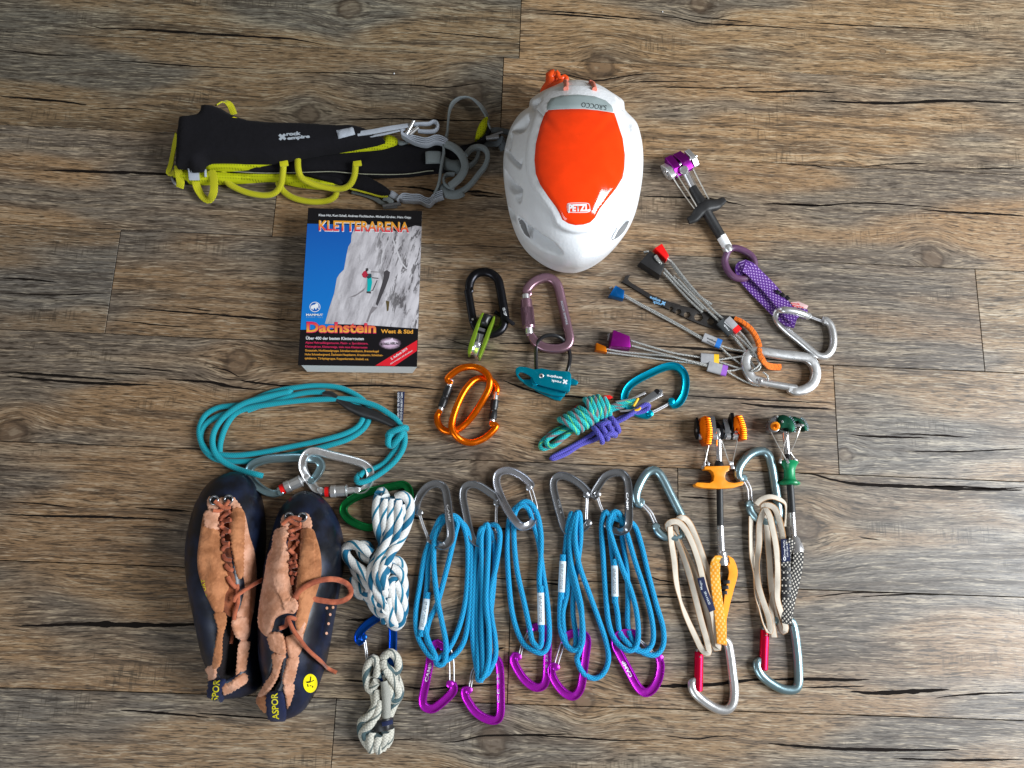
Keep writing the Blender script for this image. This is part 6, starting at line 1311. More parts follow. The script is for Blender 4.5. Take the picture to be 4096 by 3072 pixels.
text('lettering', 'SPORT', T10, (192, 808), (178, 705), 20, M['p_yellow'], ls, bvh_of(*[k for k in kids(ls) if k.name.startswith('upper')]), 0.0003)
# ------------------------------------------------------------------ guide book
bk = thing('guide_book', 'thick climbing guide book with a rock face and climber on its cover', 'book', at(*T4(650, 850)))
TZ = 0.034
cTL, cTR, cBR, cBL = [at(*T4(x, y), TZ) for x, y in ((190, 73), (1240, 100), (1193, 1536), (95, 1521))]
e_x = (cBR - cBL).normalized(); e_y = (cTL - cBL).normalized()
def slabq(name, q, z0, z1, mat, shear=0.0, bev=0.0006):
    qq = q
    bm = bmesh.new(); lo = [bm.verts.new((p.x - (e_x.x*shear if i in (1, 2) else 0), p.y - (e_x.y*shear if i in (1, 2) else 0), z0)) for i, p in enumerate(qq)]; hi = [bm.verts.new((p.x, p.y, z1)) for p in qq]
    bm.faces.new(hi); bm.faces.new(lo[::-1])
    for i in range(4): bm.faces.new((lo[i], lo[(i+1) % 4], hi[(i+1) % 4], hi[i]))
    bmesh.ops.recalc_face_normals(bm, faces=bm.faces)
    if bev: bmesh.ops.bevel(bm, geom=list(bm.edges), offset=bev, segments=2, profile=0.6, affect='EDGES')
    me = bpy.data.meshes.new(name); bm.to_mesh(me); bm.free(); finish(me, 30); return link(name, me, mat, bk)
t = NT('page_block'); zc = t.sep(t.coord('Object'))[2]
pn = t.noise(t.comb(t.math('MULTIPLY', t.sep(t.coord('Object'))[0], 3.0), t.math('MULTIPLY', t.sep(t.coord('Object'))[1], 3.0), t.math('MULTIPLY', zc, 2600.0)), 1.0, 2)
t.out(t.mix(t.rng(pn, 0.35, 0.65), srgb(206, 212, 212), srgb(240, 244, 244)), 0.7, 0, t.bump(pn, 0.3, 0.0004))
inn = lambda a, b, k: a + (b - a).normalized()*k
slabq('page_block', [cBL + e_x*0.004, cBR, cTR, cTL + e_x*0.004], 0.0008, TZ - 0.0009, t.m, shear=0.0085, bev=0.0)
slabq('back_cover', [cBL + e_x*0.001, cBR - e_x*0.0085, cTR - e_x*0.0085, cTL + e_x*0.001], 0.0001, 0.0007, M['p_black'], bev=0.0)
bar('spine', [cBL + e_x*0.003 - Vector((0, 0, TZ/2)), cTL + e_x*0.003 - Vector((0, 0, TZ/2))], rrect(0.006, TZ - 0.0002, 0.0028, 5), M['p_black'], bk, step=0.05)
gl = flat('cover_black', srgb(17, 16, 20), 0.24, 0.5)
FC = slabq('front_cover', [cBL, cBR, cTR, cTL], TZ - 0.0008, TZ, gl, bev=0.0002)
L = TZ
def cprint(nm, P, m_, k=1, **kw): return patch(nm, T4, P, m_, FC, L, 0.00006*k, **kw)
t = NT('cover_sky'); y = t.sep(t.coord('UV'))[1]
t.out(t.mix(y, srgb(16, 120, 200), srgb(18, 86, 170)), 0.24, 0, None, 0.5); SKY = t.m
t = NT('cover_rock'); uv = t.coord('UV'); sx, sy, _ = t.sep(uv)
rv = t.comb(t.math('ADD', t.math('MULTIPLY', sx, 10.0), t.math('MULTIPLY', sy, -3.4)), t.math('ADD', t.math('MULTIPLY', sy, 2.6), t.math('MULTIPLY', sx, 1.0)), 0.0)
r1 = t.noise(rv, 1.0, 5, 0.6, 0.3); r2 = t.noise(rv, 1.7, 7, 0.72, 0.5); r3 = t.noise(uv, 60, 3, 0.7)
c = t.ramp(r1, [(0.30, srgb(140, 136, 140)), (0.45, srgb(176, 172, 176)), (0.60, srgb(202, 198, 202)), (0.75, srgb(214, 211, 213))])
rough_part = t.rng(t.math('ADD', sx, t.math('MULTIPLY', sy, 0.20)), 0.55, 0.80)
c = t.mix(t.math('MULTIPLY', t.math('MULTIPLY', t.rng(r2, 0.50, 0.42), rough_part), 0.85), c, srgb(66, 62, 64))
c = t.mix(t.math('MULTIPLY', t.rng(r2, 0.44, 0.32), 0.45), c, srgb(112, 108, 110))
c = t.mix(t.math('MULTIPLY', t.rng(r3, 0.5, 0.7), 0.15), c, srgb(224, 222, 224))
t.out(c, 0.26, 0, None, 0.5); ROCK = t.m
cprint('cover_sky', [(183, 218), (640, 228), (640, 700), (420, 1190), (120, 1195)], SKY, 1)
cprint('cover_rock', [(625, 235), (700, 225), (820, 232), (900, 255), (1000, 290), (1130, 250), (1175, 235), (1236, 245), (1203, 1185), (700, 1150), (345, 1140), (380, 1010), (430, 860), (455, 720), (480, 680), (520, 640), (545, 500), (560, 430), (585, 390), (590, 320)], ROCK, 2)
drk = flat('cover_dark', srgb(70, 67, 70), 0.26); mdk = flat('cover_mid', srgb(132, 127, 130), 0.26); ltg = flat('cover_light', srgb(200, 197, 200), 0.26)
for P in ([(890, 660), (915, 645), (945, 665), (935, 720), (905, 800), (870, 880), (830, 975), (812, 960), (836, 880), (865, 790), (885, 720)], [(780, 980), (830, 990), (770, 1050), (740, 1130), (725, 1120), (750, 1050)], [(560, 900), (640, 865), (720, 805), (700, 840), (620, 890)]):
    cprint('cover_shade', P, drk if P[0][0] > 800 else mdk, 3)
for P in ([(960, 330), (966, 330), (1000, 430), (1060, 580), (1100, 630), (1092, 636), (1040, 580), (985, 430)], [(855, 640), (862, 640), (880, 500), (935, 370), (928, 368), (868, 500)]): cprint('cover_rope', P, ltg, 4)
# climber
for P, m_ in (([(700, 660), (735, 640), (745, 690), (720, 720), (695, 710), (685, 685)], flat('cover_red', srgb(178, 44, 66), 0.26)), ([(720, 632), (740, 625), (748, 645), (725, 665)], drk), ([(728, 645), (750, 632), (772, 645), (765, 672), (735, 680)], ltg), ([(730, 680), (772, 680), (776, 712), (745, 725), (728, 715)], flat('cover_green', srgb(44, 72, 78), 0.26)), ([(735, 722), (774, 715), (780, 760), (765, 840), (732, 842), (736, 790)], flat('cover_teal', srgb(6, 170, 172), 0.26)), ([(730, 840), (768, 842), (770, 862), (728, 858)], drk), ([(765, 655), (855, 662), (855, 668), (765, 666)], mdk), ([(780, 712), (840, 718), (838, 726), (780, 720)], drk), ([(830, 740), (790, 835), (770, 838), (775, 830), (785, 826), (824, 738)], drk)):
    cprint('cover_climber', P, m_, 5)
cprint('cover_figure', [(905, 925), (940, 935), (930, 1020), (915, 1025), (912, 970)], flat('cover_olive', srgb(92, 80, 52), 0.26), 4)
# dark bands fading over the photo
cprint('cover_band', [(192, 75), (1238, 102), (1236, 215), (186, 190)], gl, 6); cprint('cover_band', [(118, 1200), (1204, 1190), (1192, 1534), (97, 1519)], gl, 6)
t = NT('title_gradient'); y = t.sep(t.coord('UV'))[1]; t.out(t.ramp(y, [(0.02, srgb(216, 40, 70)), (0.35, srgb(228, 104, 56)), (0.6, srgb(232, 160, 50))]), 0.26); TG = t.m
t = NT('title_gradient_low'); y = t.sep(t.coord('UV'))[1]; t.out(t.ramp(y, [(0.1, srgb(232, 170, 70)), (0.5, srgb(224, 120, 60)), (0.95, srgb(216, 30, 80))]), 0.26); TG2 = t.m
text('title', 'KLETTERARENA', T4, (291, 285), (1123, 303), 92, M['p_white'], FC, L, 0.00045, 0.028); text('title', 'KLETTERARENA', T4, (288, 279), (1120, 297), 92, TG, FC, L, 0.0006, 0.02)
text('authors', 'Klaus Hoi, Kurt Schall, Andreas Fischbacher, Michael Gruber, Hans Gapp', T4, (288, 148), (1138, 170), 20, M['p_white'], FC, L, 0.0005, 0.015)
text('title', 'Dachstein', T4, (174, 1217), (817, 1224), 92, M['p_pink'], FC, L, 0.00045, 0.05); text('title', 'Dachstein', T4, (175, 1213), (815, 1220), 88, TG2, FC, L, 0.0006, 0.025)
text('title', 'West & Süd', T4, (860, 1225), (1156, 1230), 34, M['p_orange'], FC, L, 0.0005, 0.03)
text('blurb', 'Über 400 der besten Kletterrouten', T4, (170, 1285), (703, 1290), 26, M['p_white'], FC, L, 0.0005, 0.02)
for i, (s, x1, m_) in enumerate((('Alpine Mehrseillängentouren, Plaisir- u. Sportklettern,', 742, 'p_pink'), ('Klettergärten, Klettersteige, viele neue Kletterrouten', 735, 'p_pink'), ('Gosaustein, Hochkesselgruppe, Schreiberwandkamm, Brentenkogel', 840, 'p_orange'), ('Hohe Schneebergwand, Dachstein-Hauptkamm, Kreuzkamm, Scheichen-', 880, 'p_orange'), ('spitzkamm, Türlspitzgruppe, Koppenkarstein, Sinabell, u.a.', 747, 'p_orange'))):
    y = 1322 + i*36; text('blurb', s, T4, (165 - i*1.5, y), (x1, y + 9), 19, M[m_], FC, L, 0.0005, 0.015)
cprint('corner_flash', [(1196, 1290), (1193, 1390), (985, 1530), (808, 1526)], M['p_red'], 7)
text('flash_lettering', '2. Auflage 2019', T4, (958, 1474), (1108, 1376), 20, M['p_white'], FC, L, 0.0006, 0.02)
text('flash_lettering', 'stark erweitert und aktualisiert', T4, (950, 1516), (1155, 1390), 14, M['p_white'], FC, L, 0.0006, 0.005)
t = NT('publisher_glow'); x, y, _ = t.sep(t.coord('UV')); dx = t.math('MULTIPLY', t.math('SUBTRACT', x, 0.5), 2.0); dy = t.math('MULTIPLY', t.math('SUBTRACT', y, 0.5), 2.0)
d = t.math('ADD', t.math('MULTIPLY', dx, dx), t.math('MULTIPLY', dy, dy)); t.out(t.mix(t.rng(t.math('ADD', d, t.math('MULTIPLY', t.noise(t.coord('UV'), 9, 4), 0.5)), 0.35, 1.15), srgb(206, 176, 200), srgb(17, 16, 20)), 0.26)
cprint('publisher_glow', [(945 + 112*math.cos(a*math.pi/16), 1322 + 62*math.sin(a*math.pi/16)) for a in range(32)], t.m, 7)
cprint('publisher_hill', [(890, 1300), (940, 1290), (965, 1270), (980, 1295), (1020, 1310), (1000, 1330), (900, 1325)], flat('publisher_pale', srgb(224, 206, 222), 0.26), 8)
text('publisher', 'SCHALL-VERLAG', T4, (858, 1338), (1028, 1330), 22, M['p_black'], FC, L, 0.00065, 0.025, slant=0.15)
# round animal emblem
ci = lambda r, n=28: [(253 + r*math.cos(a*2*math.pi/n), 985 + r*0.94*math.sin(a*2*math.pi/n)) for a in range(n)]
cprint('emblem', ci(50), M['p_white'], 3); cprint('emblem', ci(44), flat('emblem_blue', srgb(16, 88, 170), 0.26), 4)
cprint('emblem', [(217, 1000), (214, 985), (222, 972), (236, 966), (250, 964), (258, 955), (270, 950), (282, 958), (286, 972), (284, 990), (290, 1000), (284, 1004), (276, 992), (270, 990), (268, 1004), (262, 1010), (256, 1006), (254, 996), (244, 994), (240, 1010), (232, 1012), (230, 1000), (222, 1004), (220, 1012)], M['p_white'], 5)
text('emblem_lettering', 'MAMMUT', T4, (171, 1066), (327, 1067), 18, M['p_white'], FC, L, 0.0005, 0.035); text('emblem_lettering', 'SWISS 1862', T4, (171, 1084), (327, 1086), 11, M['p_lightblue'], FC, L, 0.0005, 0.0)

# ------------------------------------------------------------------ helmet
hm = thing('climbing_helmet', 'white foam climbing helmet with a glossy orange panel', 'helmet', at(*T3(720, 830)))
SIL = [(740, 166), (830, 178), (915, 206), (1000, 258), (1050, 290), (1092, 325), (1098, 385), (1150, 440), (1188, 485), (1210, 555), (1226, 640), (1232, 750), (1222, 900), (1185, 1090), (1128, 1232), (1040, 1352), (925, 1455), (805, 1512), (715, 1524), (600, 1503), (482, 1444), (372, 1350), (292, 1222), (242, 1050), (216, 880), (213, 720), (238, 590), (268, 500), (330, 410), (398, 362), (404, 312), (485, 254), (590, 205), (660, 176)]
HB = 0.040; HH = 0.150
ol = smooth2([tuple(at(*T3(x, y), HB)[:2]) for x, y in SIL], 0.006)
cb = at(*T3(715, 850), HB); ca = at(*T3(735, 720), HH)
NR, NT_ = 64, len(ol)
# resample outline evenly
Vh, Fh = [], []
NTt = 240
tot = [0]
for i in range(len(ol)): tot.append(tot[-1] + math.hypot(ol[(i+1) % len(ol)][0]-ol[i][0], ol[(i+1) % len(ol)][1]-ol[i][1]))
def olp(f):
    s = f*tot[-1]; i = max(0, min(len(ol)-1, int(np.searchsorted(tot, s, 'right')) - 1)); k = (s - tot[i])/max(1e-9, tot[i+1]-tot[i]); a, b = ol[i], ol[(i+1) % len(ol)]
    return Vector((a[0] + (b[0]-a[0])*k, a[1] + (b[1]-a[1])*k, 0))
OL = [olp(k/NTt) for k in range(NTt)]
rings = [(-0.30, 0.925), (-0.24, 0.955), (-0.12, 0.985)] + [(None, k/NR) for k in range(NR)]
for a, s in rings:
    for k in range(NTt):
        if a is not None: p = Vector((cb.x, cb.y, 0)).lerp(Vector((OL[k].x, OL[k].y, 0)), s); z = HB*(1 + a/0.30*0.9)
        else:
            th = s*math.pi/2; rr = math.cos(th)**0.80; zz = math.sin(th)**0.92
            c = Vector((cb.x, cb.y, 0)).lerp(Vector((ca.x, ca.y, 0)), zz); d = OL[k] - Vector((cb.x, cb.y, 0)); p = c + d*rr; z = HB + (HH - HB)*zz
        Vh.append(Vector((p.x, p.y, z)))
Vh.append(Vector((ca.x, ca.y, HH)))
nr = len(rings)
for i in range(nr - 1):
    for k in range(NTt): Fh.append((i*NTt + k, i*NTt + (k+1) % NTt, (i+1)*NTt + (k+1) % NTt, (i+1)*NTt + k))
for k in range(NTt): Fh.append(((nr-1)*NTt + k, (nr-1)*NTt + (k+1) % NTt, len(Vh)-1))
# pressed-in vents and the step round the hard panel, as real relief
me0 = meshdata('tmp', Vh, Fh, None, 180); fix_normals(me0)
nrm = [v.normal.copy() for v in me0.vertices]
if nrm[-1].z < 0: nrm = [-n for n in nrm]
uvp = [proj(v) for v in Vh]; UX = np.array([(u - 1900)*1.84375 for u, v in uvp]); UY = np.array([(v - 250)*1.84375 for u, v in uvp])
PANEL = [(530, 300), (560, 265), (640, 242), (760, 236), (880, 248), (965, 280), (1008, 320), (1030, 372), (1060, 470), (1090, 560), (1106, 680), (1102, 780), (1088, 850), (1040, 930), (975, 1010), (920, 1080), (885, 1145), (850, 1180), (800, 1196), (740, 1200), (690, 1188), (645, 1160), (625, 1115), (600, 1070), (540, 990), (480, 900), (448, 820), (438, 720), (448, 600), (480, 470), (512, 370)]
disp = np.zeros(len(Vh))
def press(poly, depth, soft):
    global disp
    d, i = seg_dist(UX, UY, smooth2(poly, 14)); sd = np.where(i, d, -d); disp -= depth*smoothstep(0, soft, sd)
def raise_band(poly, h, w0, soft):
    global disp
    d, i = seg_dist(UX, UY, smooth2(poly, 14)); sd = np.where(i, 0, d); disp += h*(1 - smoothstep(w0, w0 + soft, sd))
front = np.array([n.dot(CAM - v) > 0 for n, v in zip(nrm, Vh)])
raise_band(PANEL, 0.0045, 40, 26)
for P, dp, sf in (([(318, 1135), (350, 1150), (400, 1200), (470, 1250), (560, 1310), (625, 1375), (635, 1415), (590, 1420), (500, 1385), (420, 1330), (360, 1265), (328, 1200)], 0.011, 26),
                  ([(1138, 1150), (1110, 1170), (1060, 1210), (1000, 1270), (930, 1330), (850, 1380), (800, 1415), (850, 1425), (940, 1405), (1030, 1345), (1090, 1270), (1130, 1200)], 0.011, 26),
                  ([(270, 500), (330, 430), (390, 380), (400, 440), (370, 500), (330, 520)], 0.007, 22), ([(262, 520), (275, 560), (262, 650), (250, 640)], 0.006, 8),
                  ([(230, 640), (330, 740), (355, 640), (345, 760), (325, 780), (240, 700)], 0.008, 18), ([(215, 780), (250, 830), (300, 900), (295, 970), (250, 930), (222, 860)], 0.009, 18), ([(300, 900), (350, 940), (330, 1040), (290, 980)], 0.006, 16), ([(240, 1060), (290, 1110), (300, 1180), (260, 1140)], 0.007, 16),
                  ([(1110, 420), (1155, 440), (1150, 520), (1120, 500), (1085, 440)], 0.007, 16), ([(1190, 680), (1215, 690), (1215, 740), (1190, 740)], 0.006, 10), ([(1175, 560), (1205, 570), (1200, 620), (1170, 600)], 0.005, 12), ([(1170, 860), (1200, 870), (1190, 980), (1165, 960)], 0.006, 14),
                  ([(420, 300), (470, 262), (500, 300), (450, 360)], 0.005, 16), ([(1030, 280), (1075, 315), (1080, 380), (1045, 340)], 0.005, 14)):
    press(P, dp*1.7, sf*0.8)
disp = np.where(front, disp, 0)
for i in range(len(Vh)): Vh[i] = Vh[i] + nrm[i]*float(disp[i])
meh = meshdata('foam_shell', Vh, Fh, None, 180); fix_normals(meh)
foam = link('foam_shell', meh, M['foam'], hm); hb = bvh_of(foam)
patch('orange_panel', T3, [(528, 352), (620, 345), (720, 342), (800, 342), (900, 352), (970, 362), (1028, 372), (1060, 470), (1090, 560), (1106, 680), (1102, 780), (1088, 850), (1040, 930), (975, 1010), (920, 1080), (885, 1145), (850, 1180), (800, 1196), (740, 1200), (690, 1188), (645, 1160), (625, 1115), (600, 1070), (540, 990), (480, 900), (448, 820), (438, 720), (448, 600), (480, 470), (505, 400)], M['shell'], hm, hb, 0.0012, False, 22, 14, rim=10)
patch('grey_panel', T3, [(528, 350), (535, 300), (560, 265), (640, 242), (760, 236), (880, 248), (965, 280), (1008, 320), (1026, 369), (970, 360), (900, 350), (800, 340), (720, 340), (620, 343)], M['shellgray'], hm, hb, 0.0010, False, 18, 12, rim=8)
hk = kids(hm); OPN = [k for k in hk if k.name.startswith('orange_panel')][0]; ob = bvh_of(*[k for k in hk if k.name.startswith('orange_panel')]); gbv = bvh_of(*[k for k in hk if k.name.startswith('grey_panel')])
text('lettering', 'SIROCCO', T3, (972, 318), (788, 294), 36, M['p_darkgray'], [k for k in hk if k.name.startswith('grey_panel')][0], gbv, 0.0003, -0.005, flip=1)
lp = [(700, 1036), (825, 1036), (845, 1055), (848, 1085), (830, 1106), (700, 1106), (682, 1090), (680, 1052)]
lo_ = smooth2(lp, 8); li_ = [(764 + (x-764)*0.95, 1071 + (y-1071)*0.88) for x, y in lo_]
patch('emblem', T3, lo_, M['p_white'], OPN, ob, 0.0003, spacing=12); patch('emblem', T3, li_, M['shell'], OPN, ob, 0.0005, spacing=12)
text('lettering', 'PETZL', T3, (690, 1096), (840, 1094), 48, M['p_white'], OPN, ob, 0.0008, 0.05)
patch('emblem', T3, [(688, 1096), (700, 1098), (700, 1108), (688, 1110)], M['p_white'], OPN, ob, 0.0008)
patch('emblem', T3, [(832, 1084), (850, 1080), (850, 1096), (832, 1096)], M['p_white'], OPN, ob, 0.0008)
# grey patches that paint the shade inside the two front vents
for P in ([(322, 1148), (365, 1180), (392, 1255), (415, 1300), (370, 1265), (338, 1205)], [(1134, 1165), (1095, 1195), (1050, 1250), (1010, 1310), (1065, 1280), (1110, 1225)]): patch('vent_shade', T3, P, flat('vent_shadow', srgb(128, 128, 128), 0.8), hm, hb, 0.0006, True, 14, 8)
for P in ([(395, 1192), (412, 1210), (422, 1305), (408, 1300)], [(1052, 1218), (1066, 1208), (1020, 1300), (1005, 1302)]): patch('vent_rib', T3, P, M['foam'], hm, hb, 0.0016, False)
# headlamp cords and orange rear clip
tube('rear_clip_band', pts(T3, [(495, 250, 28), (530, 200, 34), (570, 150, 40), (560, 100, 44), (590, 85, 46)]), 0.007, M['orangesoft'], hm, scale=[0.7, 1.1, 1.3, 1.1, 0.9], n=12)
tube('rear_clip_band', pts(T3, [(505, 235, 34), (580, 190, 44), (640, 160, 50), (660, 140, 52)]), 0.006, M['orangesoft'], hm, scale=[0.8, 1.2, 1.2, 0.9], n=12)
tube('rear_clip_hook', pts(T3, [(585, 100, 48), (608, 75, 50), (612, 100, 50), (630, 120, 50), (660, 105, 50), (675, 130, 50), (640, 140, 48), (600, 125, 48)]), 0.0035, M['orangesoft'], hm, n=10)
for P in ([(668, 150), (676, 165), (672, 205)], [(840, 155), (865, 165), (880, 208)]):
    W = [surf(*T3(x, y), hb, 0.0015) or at(*T3(x, y), 0.05) for x, y in P]; tube('lamp_cord', W, 0.0030, plastic('pink_cord', srgb(226, 130, 110), 0.5), hm, n=10)

# ------------------------------------------------------------------ harness
hs = thing('climbing_harness', 'black and lime climbing harness folded flat with grey webbing', 'harness', at(*T1(1600, 700)))
LG = M['limetape']
puff('leg_loop_pad', T1, [(950, 905), (1430, 935), (1700, 930), (2300, 950), (2480, 1010), (2640, 1110), (2672, 1165), (2630, 1205), (2400, 1170), (2230, 1120), (2000, 1060), (1700, 1020), (1400, 1000), (1200, 950)], 2, 13, 6, M['blackcloth'], hs, 0.006)
puff('leg_loop_lining', T1, [(245, 985), (330, 900), (600, 905), (850, 935), (1200, 950), (1450, 950), (1650, 960), (1850, 1010), (2090, 1075), (1960, 1104), (1700, 1085), (1500, 1048), (1330, 1016), (1000, 1036), (650, 1050), (440, 1042)], 4, 13, 5, M['lining'], hs, 0.006)
puff('leg_loop_pad', T1, [(1430, 945), (1750, 950), (2100, 1000), (2140, 1060), (2090, 1078), (1850, 1010), (1600, 965)], 8, 11, 4, M['blackcloth'], hs, 0.006)
puff('leg_loop_pad', T1, [(235, 985), (330, 1010), (450, 1030), (400, 1050), (260, 1010)], 2, 12, 3, M['blackcloth'], hs, 0.005)
puff('waist_belt_back', T1, [(600, 905), (1000, 850), (1420, 805), (1700, 760), (2140, 690), (2700, 630), (3100, 610), (3400, 600), (3420, 640), (3400, 890), (3300, 905), (3100, 925), (2800, 960), (2300, 965), (1900, 940), (1650, 945), (1300, 945), (900, 925)], 5, 16, 7, M['blackcloth'], hs, 0.006)
tube('belt_piping', pts(T1, [(760, 912, 13), (1050, 936, 14), (1300, 946, 15), (1700, 938, 19), (2000, 930, 20), (2200, 945, 20), (2400, 958, 19), (2700, 962, 19), (2900, 950, 18), (3060, 925, 18), (3140, 920, 18)]), 0.0006, flat('piping_beige', srgb(150, 150, 130), 0.8), hs, n=6)
tube('leg_piping', pts(T1, [(2000, 1060, 12), (2230, 1122, 10), (2400, 1165, 9), (2540, 1205, 8), (2630, 1205, 9)]), 0.0014, LG, hs, n=6)
puff('belt_lining', T1, [(583, 850), (640, 805), (800, 800), (1100, 806), (1400, 796), (1700, 742), (1940, 708), (2300, 645), (2570, 585), (2575, 525), (2660, 518), (2730, 550), (2742, 595), (2690, 650), (2560, 690), (2300, 715), (2000, 736), (1700, 786), (1400, 845), (1100, 886), (850, 906), (660, 890), (600, 874)], 16, 10, 5, M['lining'], hs, 0.006)
wb = puff('waist_belt', T1, [(298, 330), (345, 298), (520, 275), (540, 215), (560, 178), (640, 172), (760, 200), (870, 262), (960, 300), (1060, 335), (1300, 365), (1600, 372), (1935, 385), (2100, 398), (2185, 390), (2290, 405), (2430, 455), (2480, 500), (2560, 528), (2585, 572), (2300, 635), (2000, 688), (1900, 702), (1600, 758), (1400, 798), (1100, 800), (750, 797), (620, 806), (576, 850), (560, 885), (430, 892), (420, 862), (270, 855), (262, 830), (275, 500), (288, 420)], 25, 20, 12, M['blackcloth'], hs, 0.005)
wv = bvh_of(wb)
text('lettering', 'rock', T1, (1510, 535), (1672, 526), 38, M['p_gray'], wb, wv, 0.0006, 0.05); text('lettering', 'empire', T1, (1520, 580), (1770, 556), 34, M['p_gray'], wb, wv, 0.0006, 0.05)
for a in (40, 130):
    ca_, sa_ = math.cos(math.radians(a)), math.sin(math.radians(a)); patch('emblem', T1, [(1465 + ca_*46*i - sa_*16*j, 550 + sa_*40*i + ca_*14*j) for i, j in ((-1, -1), (1, -1), (1, 1), (-1, 1))], M['p_gray'], wb, wv, 0.0005 + a*1e-6, spacing=20)
patch('print_dash', T1, [(905, 335), (930, 328), (970, 342)], M['p_yellow'], wb, wv, 0.0006)
# gear loops
for P in ([(808, 905, 14), (822, 980, 11), (870, 1060, 9), (960, 1115, 8), (1100, 1168, 7), (1270, 1192, 7), (1380, 1165, 9), (1445, 1080, 14), (1468, 960, 22), (1478, 830, 27)], [(1635, 785, 26), (1638, 890, 26), (1670, 990, 23), (1760, 1050, 20), (1900, 1095, 16), (2080, 1122, 14), (2200, 1085, 17), (2260, 980, 22), (2275, 840, 27)], [(1415, 1050, 8), (1480, 1150, 5), (1600, 1225, 5), (1780, 1262, 5), (1950, 1255, 5), (2040, 1210, 6), (2065, 1150, 8)]):
    tube('gear_loop', pts(T1, P), 0.0041, LG, hs, n=12, flat=0.0034)
for x in (1478, 2290): boxpart('gear_loop_end', at(*T1(x, 815), 0.029), at(*T1(x + 8, 870), 0.029), 0.0105, 0.003, LG, hs, 0.0008)
bar('elastic_strap', pts(T1, [(300, 515, 32), (278, 600, 24), (255, 720, 18), (230, 850, 14), (205, 940, 10), (240, 955, 12), (270, 930, 16)]), rrect(0.0068, 0.0018, 0.0006, 2), LG, hs, roll=[0, -10, -20, -10, 10, 0, 0])
bar('elastic_strap', pts(T1, [(310, 865, 20), (315, 920, 18), (330, 1000, 14), (338, 1060, 12), (328, 1110, 10)]), rrect(0.0100, 0.0018, 0.0006, 2), LG, hs, roll=[0, 0, 5, 0, 0])
bar('elastic_strap', pts(T1, [(505, 1020, 12), (520, 1100, 8), (560, 1180, 6), (610, 1232, 6), (660, 1240, 8), (700, 1170, 13), (708, 1080, 16), (700, 980, 17), (675, 915, 16)]), rrect(0.0098, 0.0018, 0.0006, 2), LG, hs, roll=[0, 15, 30, 20, -10, -10, 0, 0, 0])
bar('elastic_strap', pts(T1, [(730, 195, 34), (790, 165, 32), (840, 162, 30), (885, 195, 28), (915, 260, 26), (930, 300, 24)]), rrect(0.0085, 0.0018, 0.0006, 2), LG, hs, roll=[50, 60, 30, 10, 0, 0])
boxpart('buckle', at(*T1(478, 862), 0.024), at(*T1(492, 1028), 0.016), 0.0125, 0.006, M['graypl'], hs, 0.0012)
for a, b in (((425, 860), (440, 935)), ((530, 860), (545, 930))): boxpart('buckle_prong', at(*T1(*a), 0.028), at(*T1(*b), 0.023), 0.0022, 0.005, M['graypl'], hs, 0.0006)
boxpart('buckle_clip', at(*T1(612, 905), 0.022), at(*T1(616, 990), 0.018), 0.0018, 0.004, M['graypl'], hs, 0.0004)
puff('clear_tab', T1, [(225, 985), (265, 1000), (280, 1070), (245, 1050)], 2, 4, 2, M['clear'], hs, 0.003)
patch('white_tab', T2, [(125, 475), (310, 435), (335, 520), (150, 568)], M['silvertape'], hs, wv, 0.0022, False, 24, 14, rim=14)
GTm, ST = M['graytape'], M['silvertape']
bar('buckle_strap', pts(T2, [(360, 512, 44), (520, 490, 44), (700, 455, 43), (850, 430, 40), (945, 415, 36)]), rrect(0.0066, 0.0016, 0.0005, 2), ST, hs, roll=[0, 0, 0, 10, 15])
bar('buckle_strap', pts(T2, [(475, 545, 40), (650, 515, 41), (800, 480, 38), (890, 462, 35)]), rrect(0.0030, 0.0016, 0.0005, 2), ST, hs, roll=[10, 10, 20, 20])
tube('strap_loop', pts(T2, [(950, 412, 34), (1060, 405, 34), (1150, 402, 32), (1195, 378, 32), (1238, 395, 32), (1245, 440, 32), (1210, 482, 32), (1120, 490, 32), (1030, 482, 32)]), 0.0022, ST, hs, n=8, flat=0.0045)
for a, b in (((982, 370, 40), (902, 518, 36)), ((1032, 440, 38), (935, 520, 36))): tube('buckle_bar', pts(T2, [a, b]), 0.0024, M['alu'], hs, n=10, step=0.02)
for k in range(4):
    o = (k - 1.5)*21
    bar('folded_webbing', pts(T2, [(845 + k*8, 470 + o*0.2, 34), (848, 520 + o*.3, 33), (900, 552 + o*.5, 32), (1000, 588 + o, 30), (1120, 612 + o, 30), (1220, 580 + o, 30), (1290, 590 + o, 29), (1355, 622 + o*.8, 28)]), rrect(0.0013, 0.011, 0.0005, 2), ST, hs)
    bar('folded_webbing', pts(T2, [(800 + k*10, 1262 - k*8, 8), (860, 1225 + o, 9), (960, 1232 + o, 9), (1050, 1236 + o, 9), (1100, 1262 + o, 9), (1160, 1275 + o, 9), (1215, 1222 + o, 10), (1310, 1185 + o, 12)]), rrect(0.0013, 0.012, 0.0005, 2), ST, hs)
puff('webbing_end', T2, [(735, 1135), (860, 1215), (870, 1240), (800, 1250), (700, 1195)], 6, 4, 2, ST, hs, 0.004)
puff('webbing_end', T2, [(805, 570), (860, 590), (950, 575), (900, 620), (820, 635)], 18, 4, 2, GTm, hs, 0.004)
bar('leg_riser', pts(T2, [(1330, 580, 22), (1352, 500, 18), (1362, 380, 14), (1372, 280, 12), (1400, 195, 12), (1460, 135, 12), (1540, 108, 12), (1620, 118, 12), (1700, 180, 12), (1760, 260, 12), (1795, 350, 12), (1825, 480, 11)]), rrect(0.0024, 0.013, 0.001, 2), GTm, hs, roll=[0, 0, 0, 0, 0, -12, -25, -32, -35, -35, -20, 0])
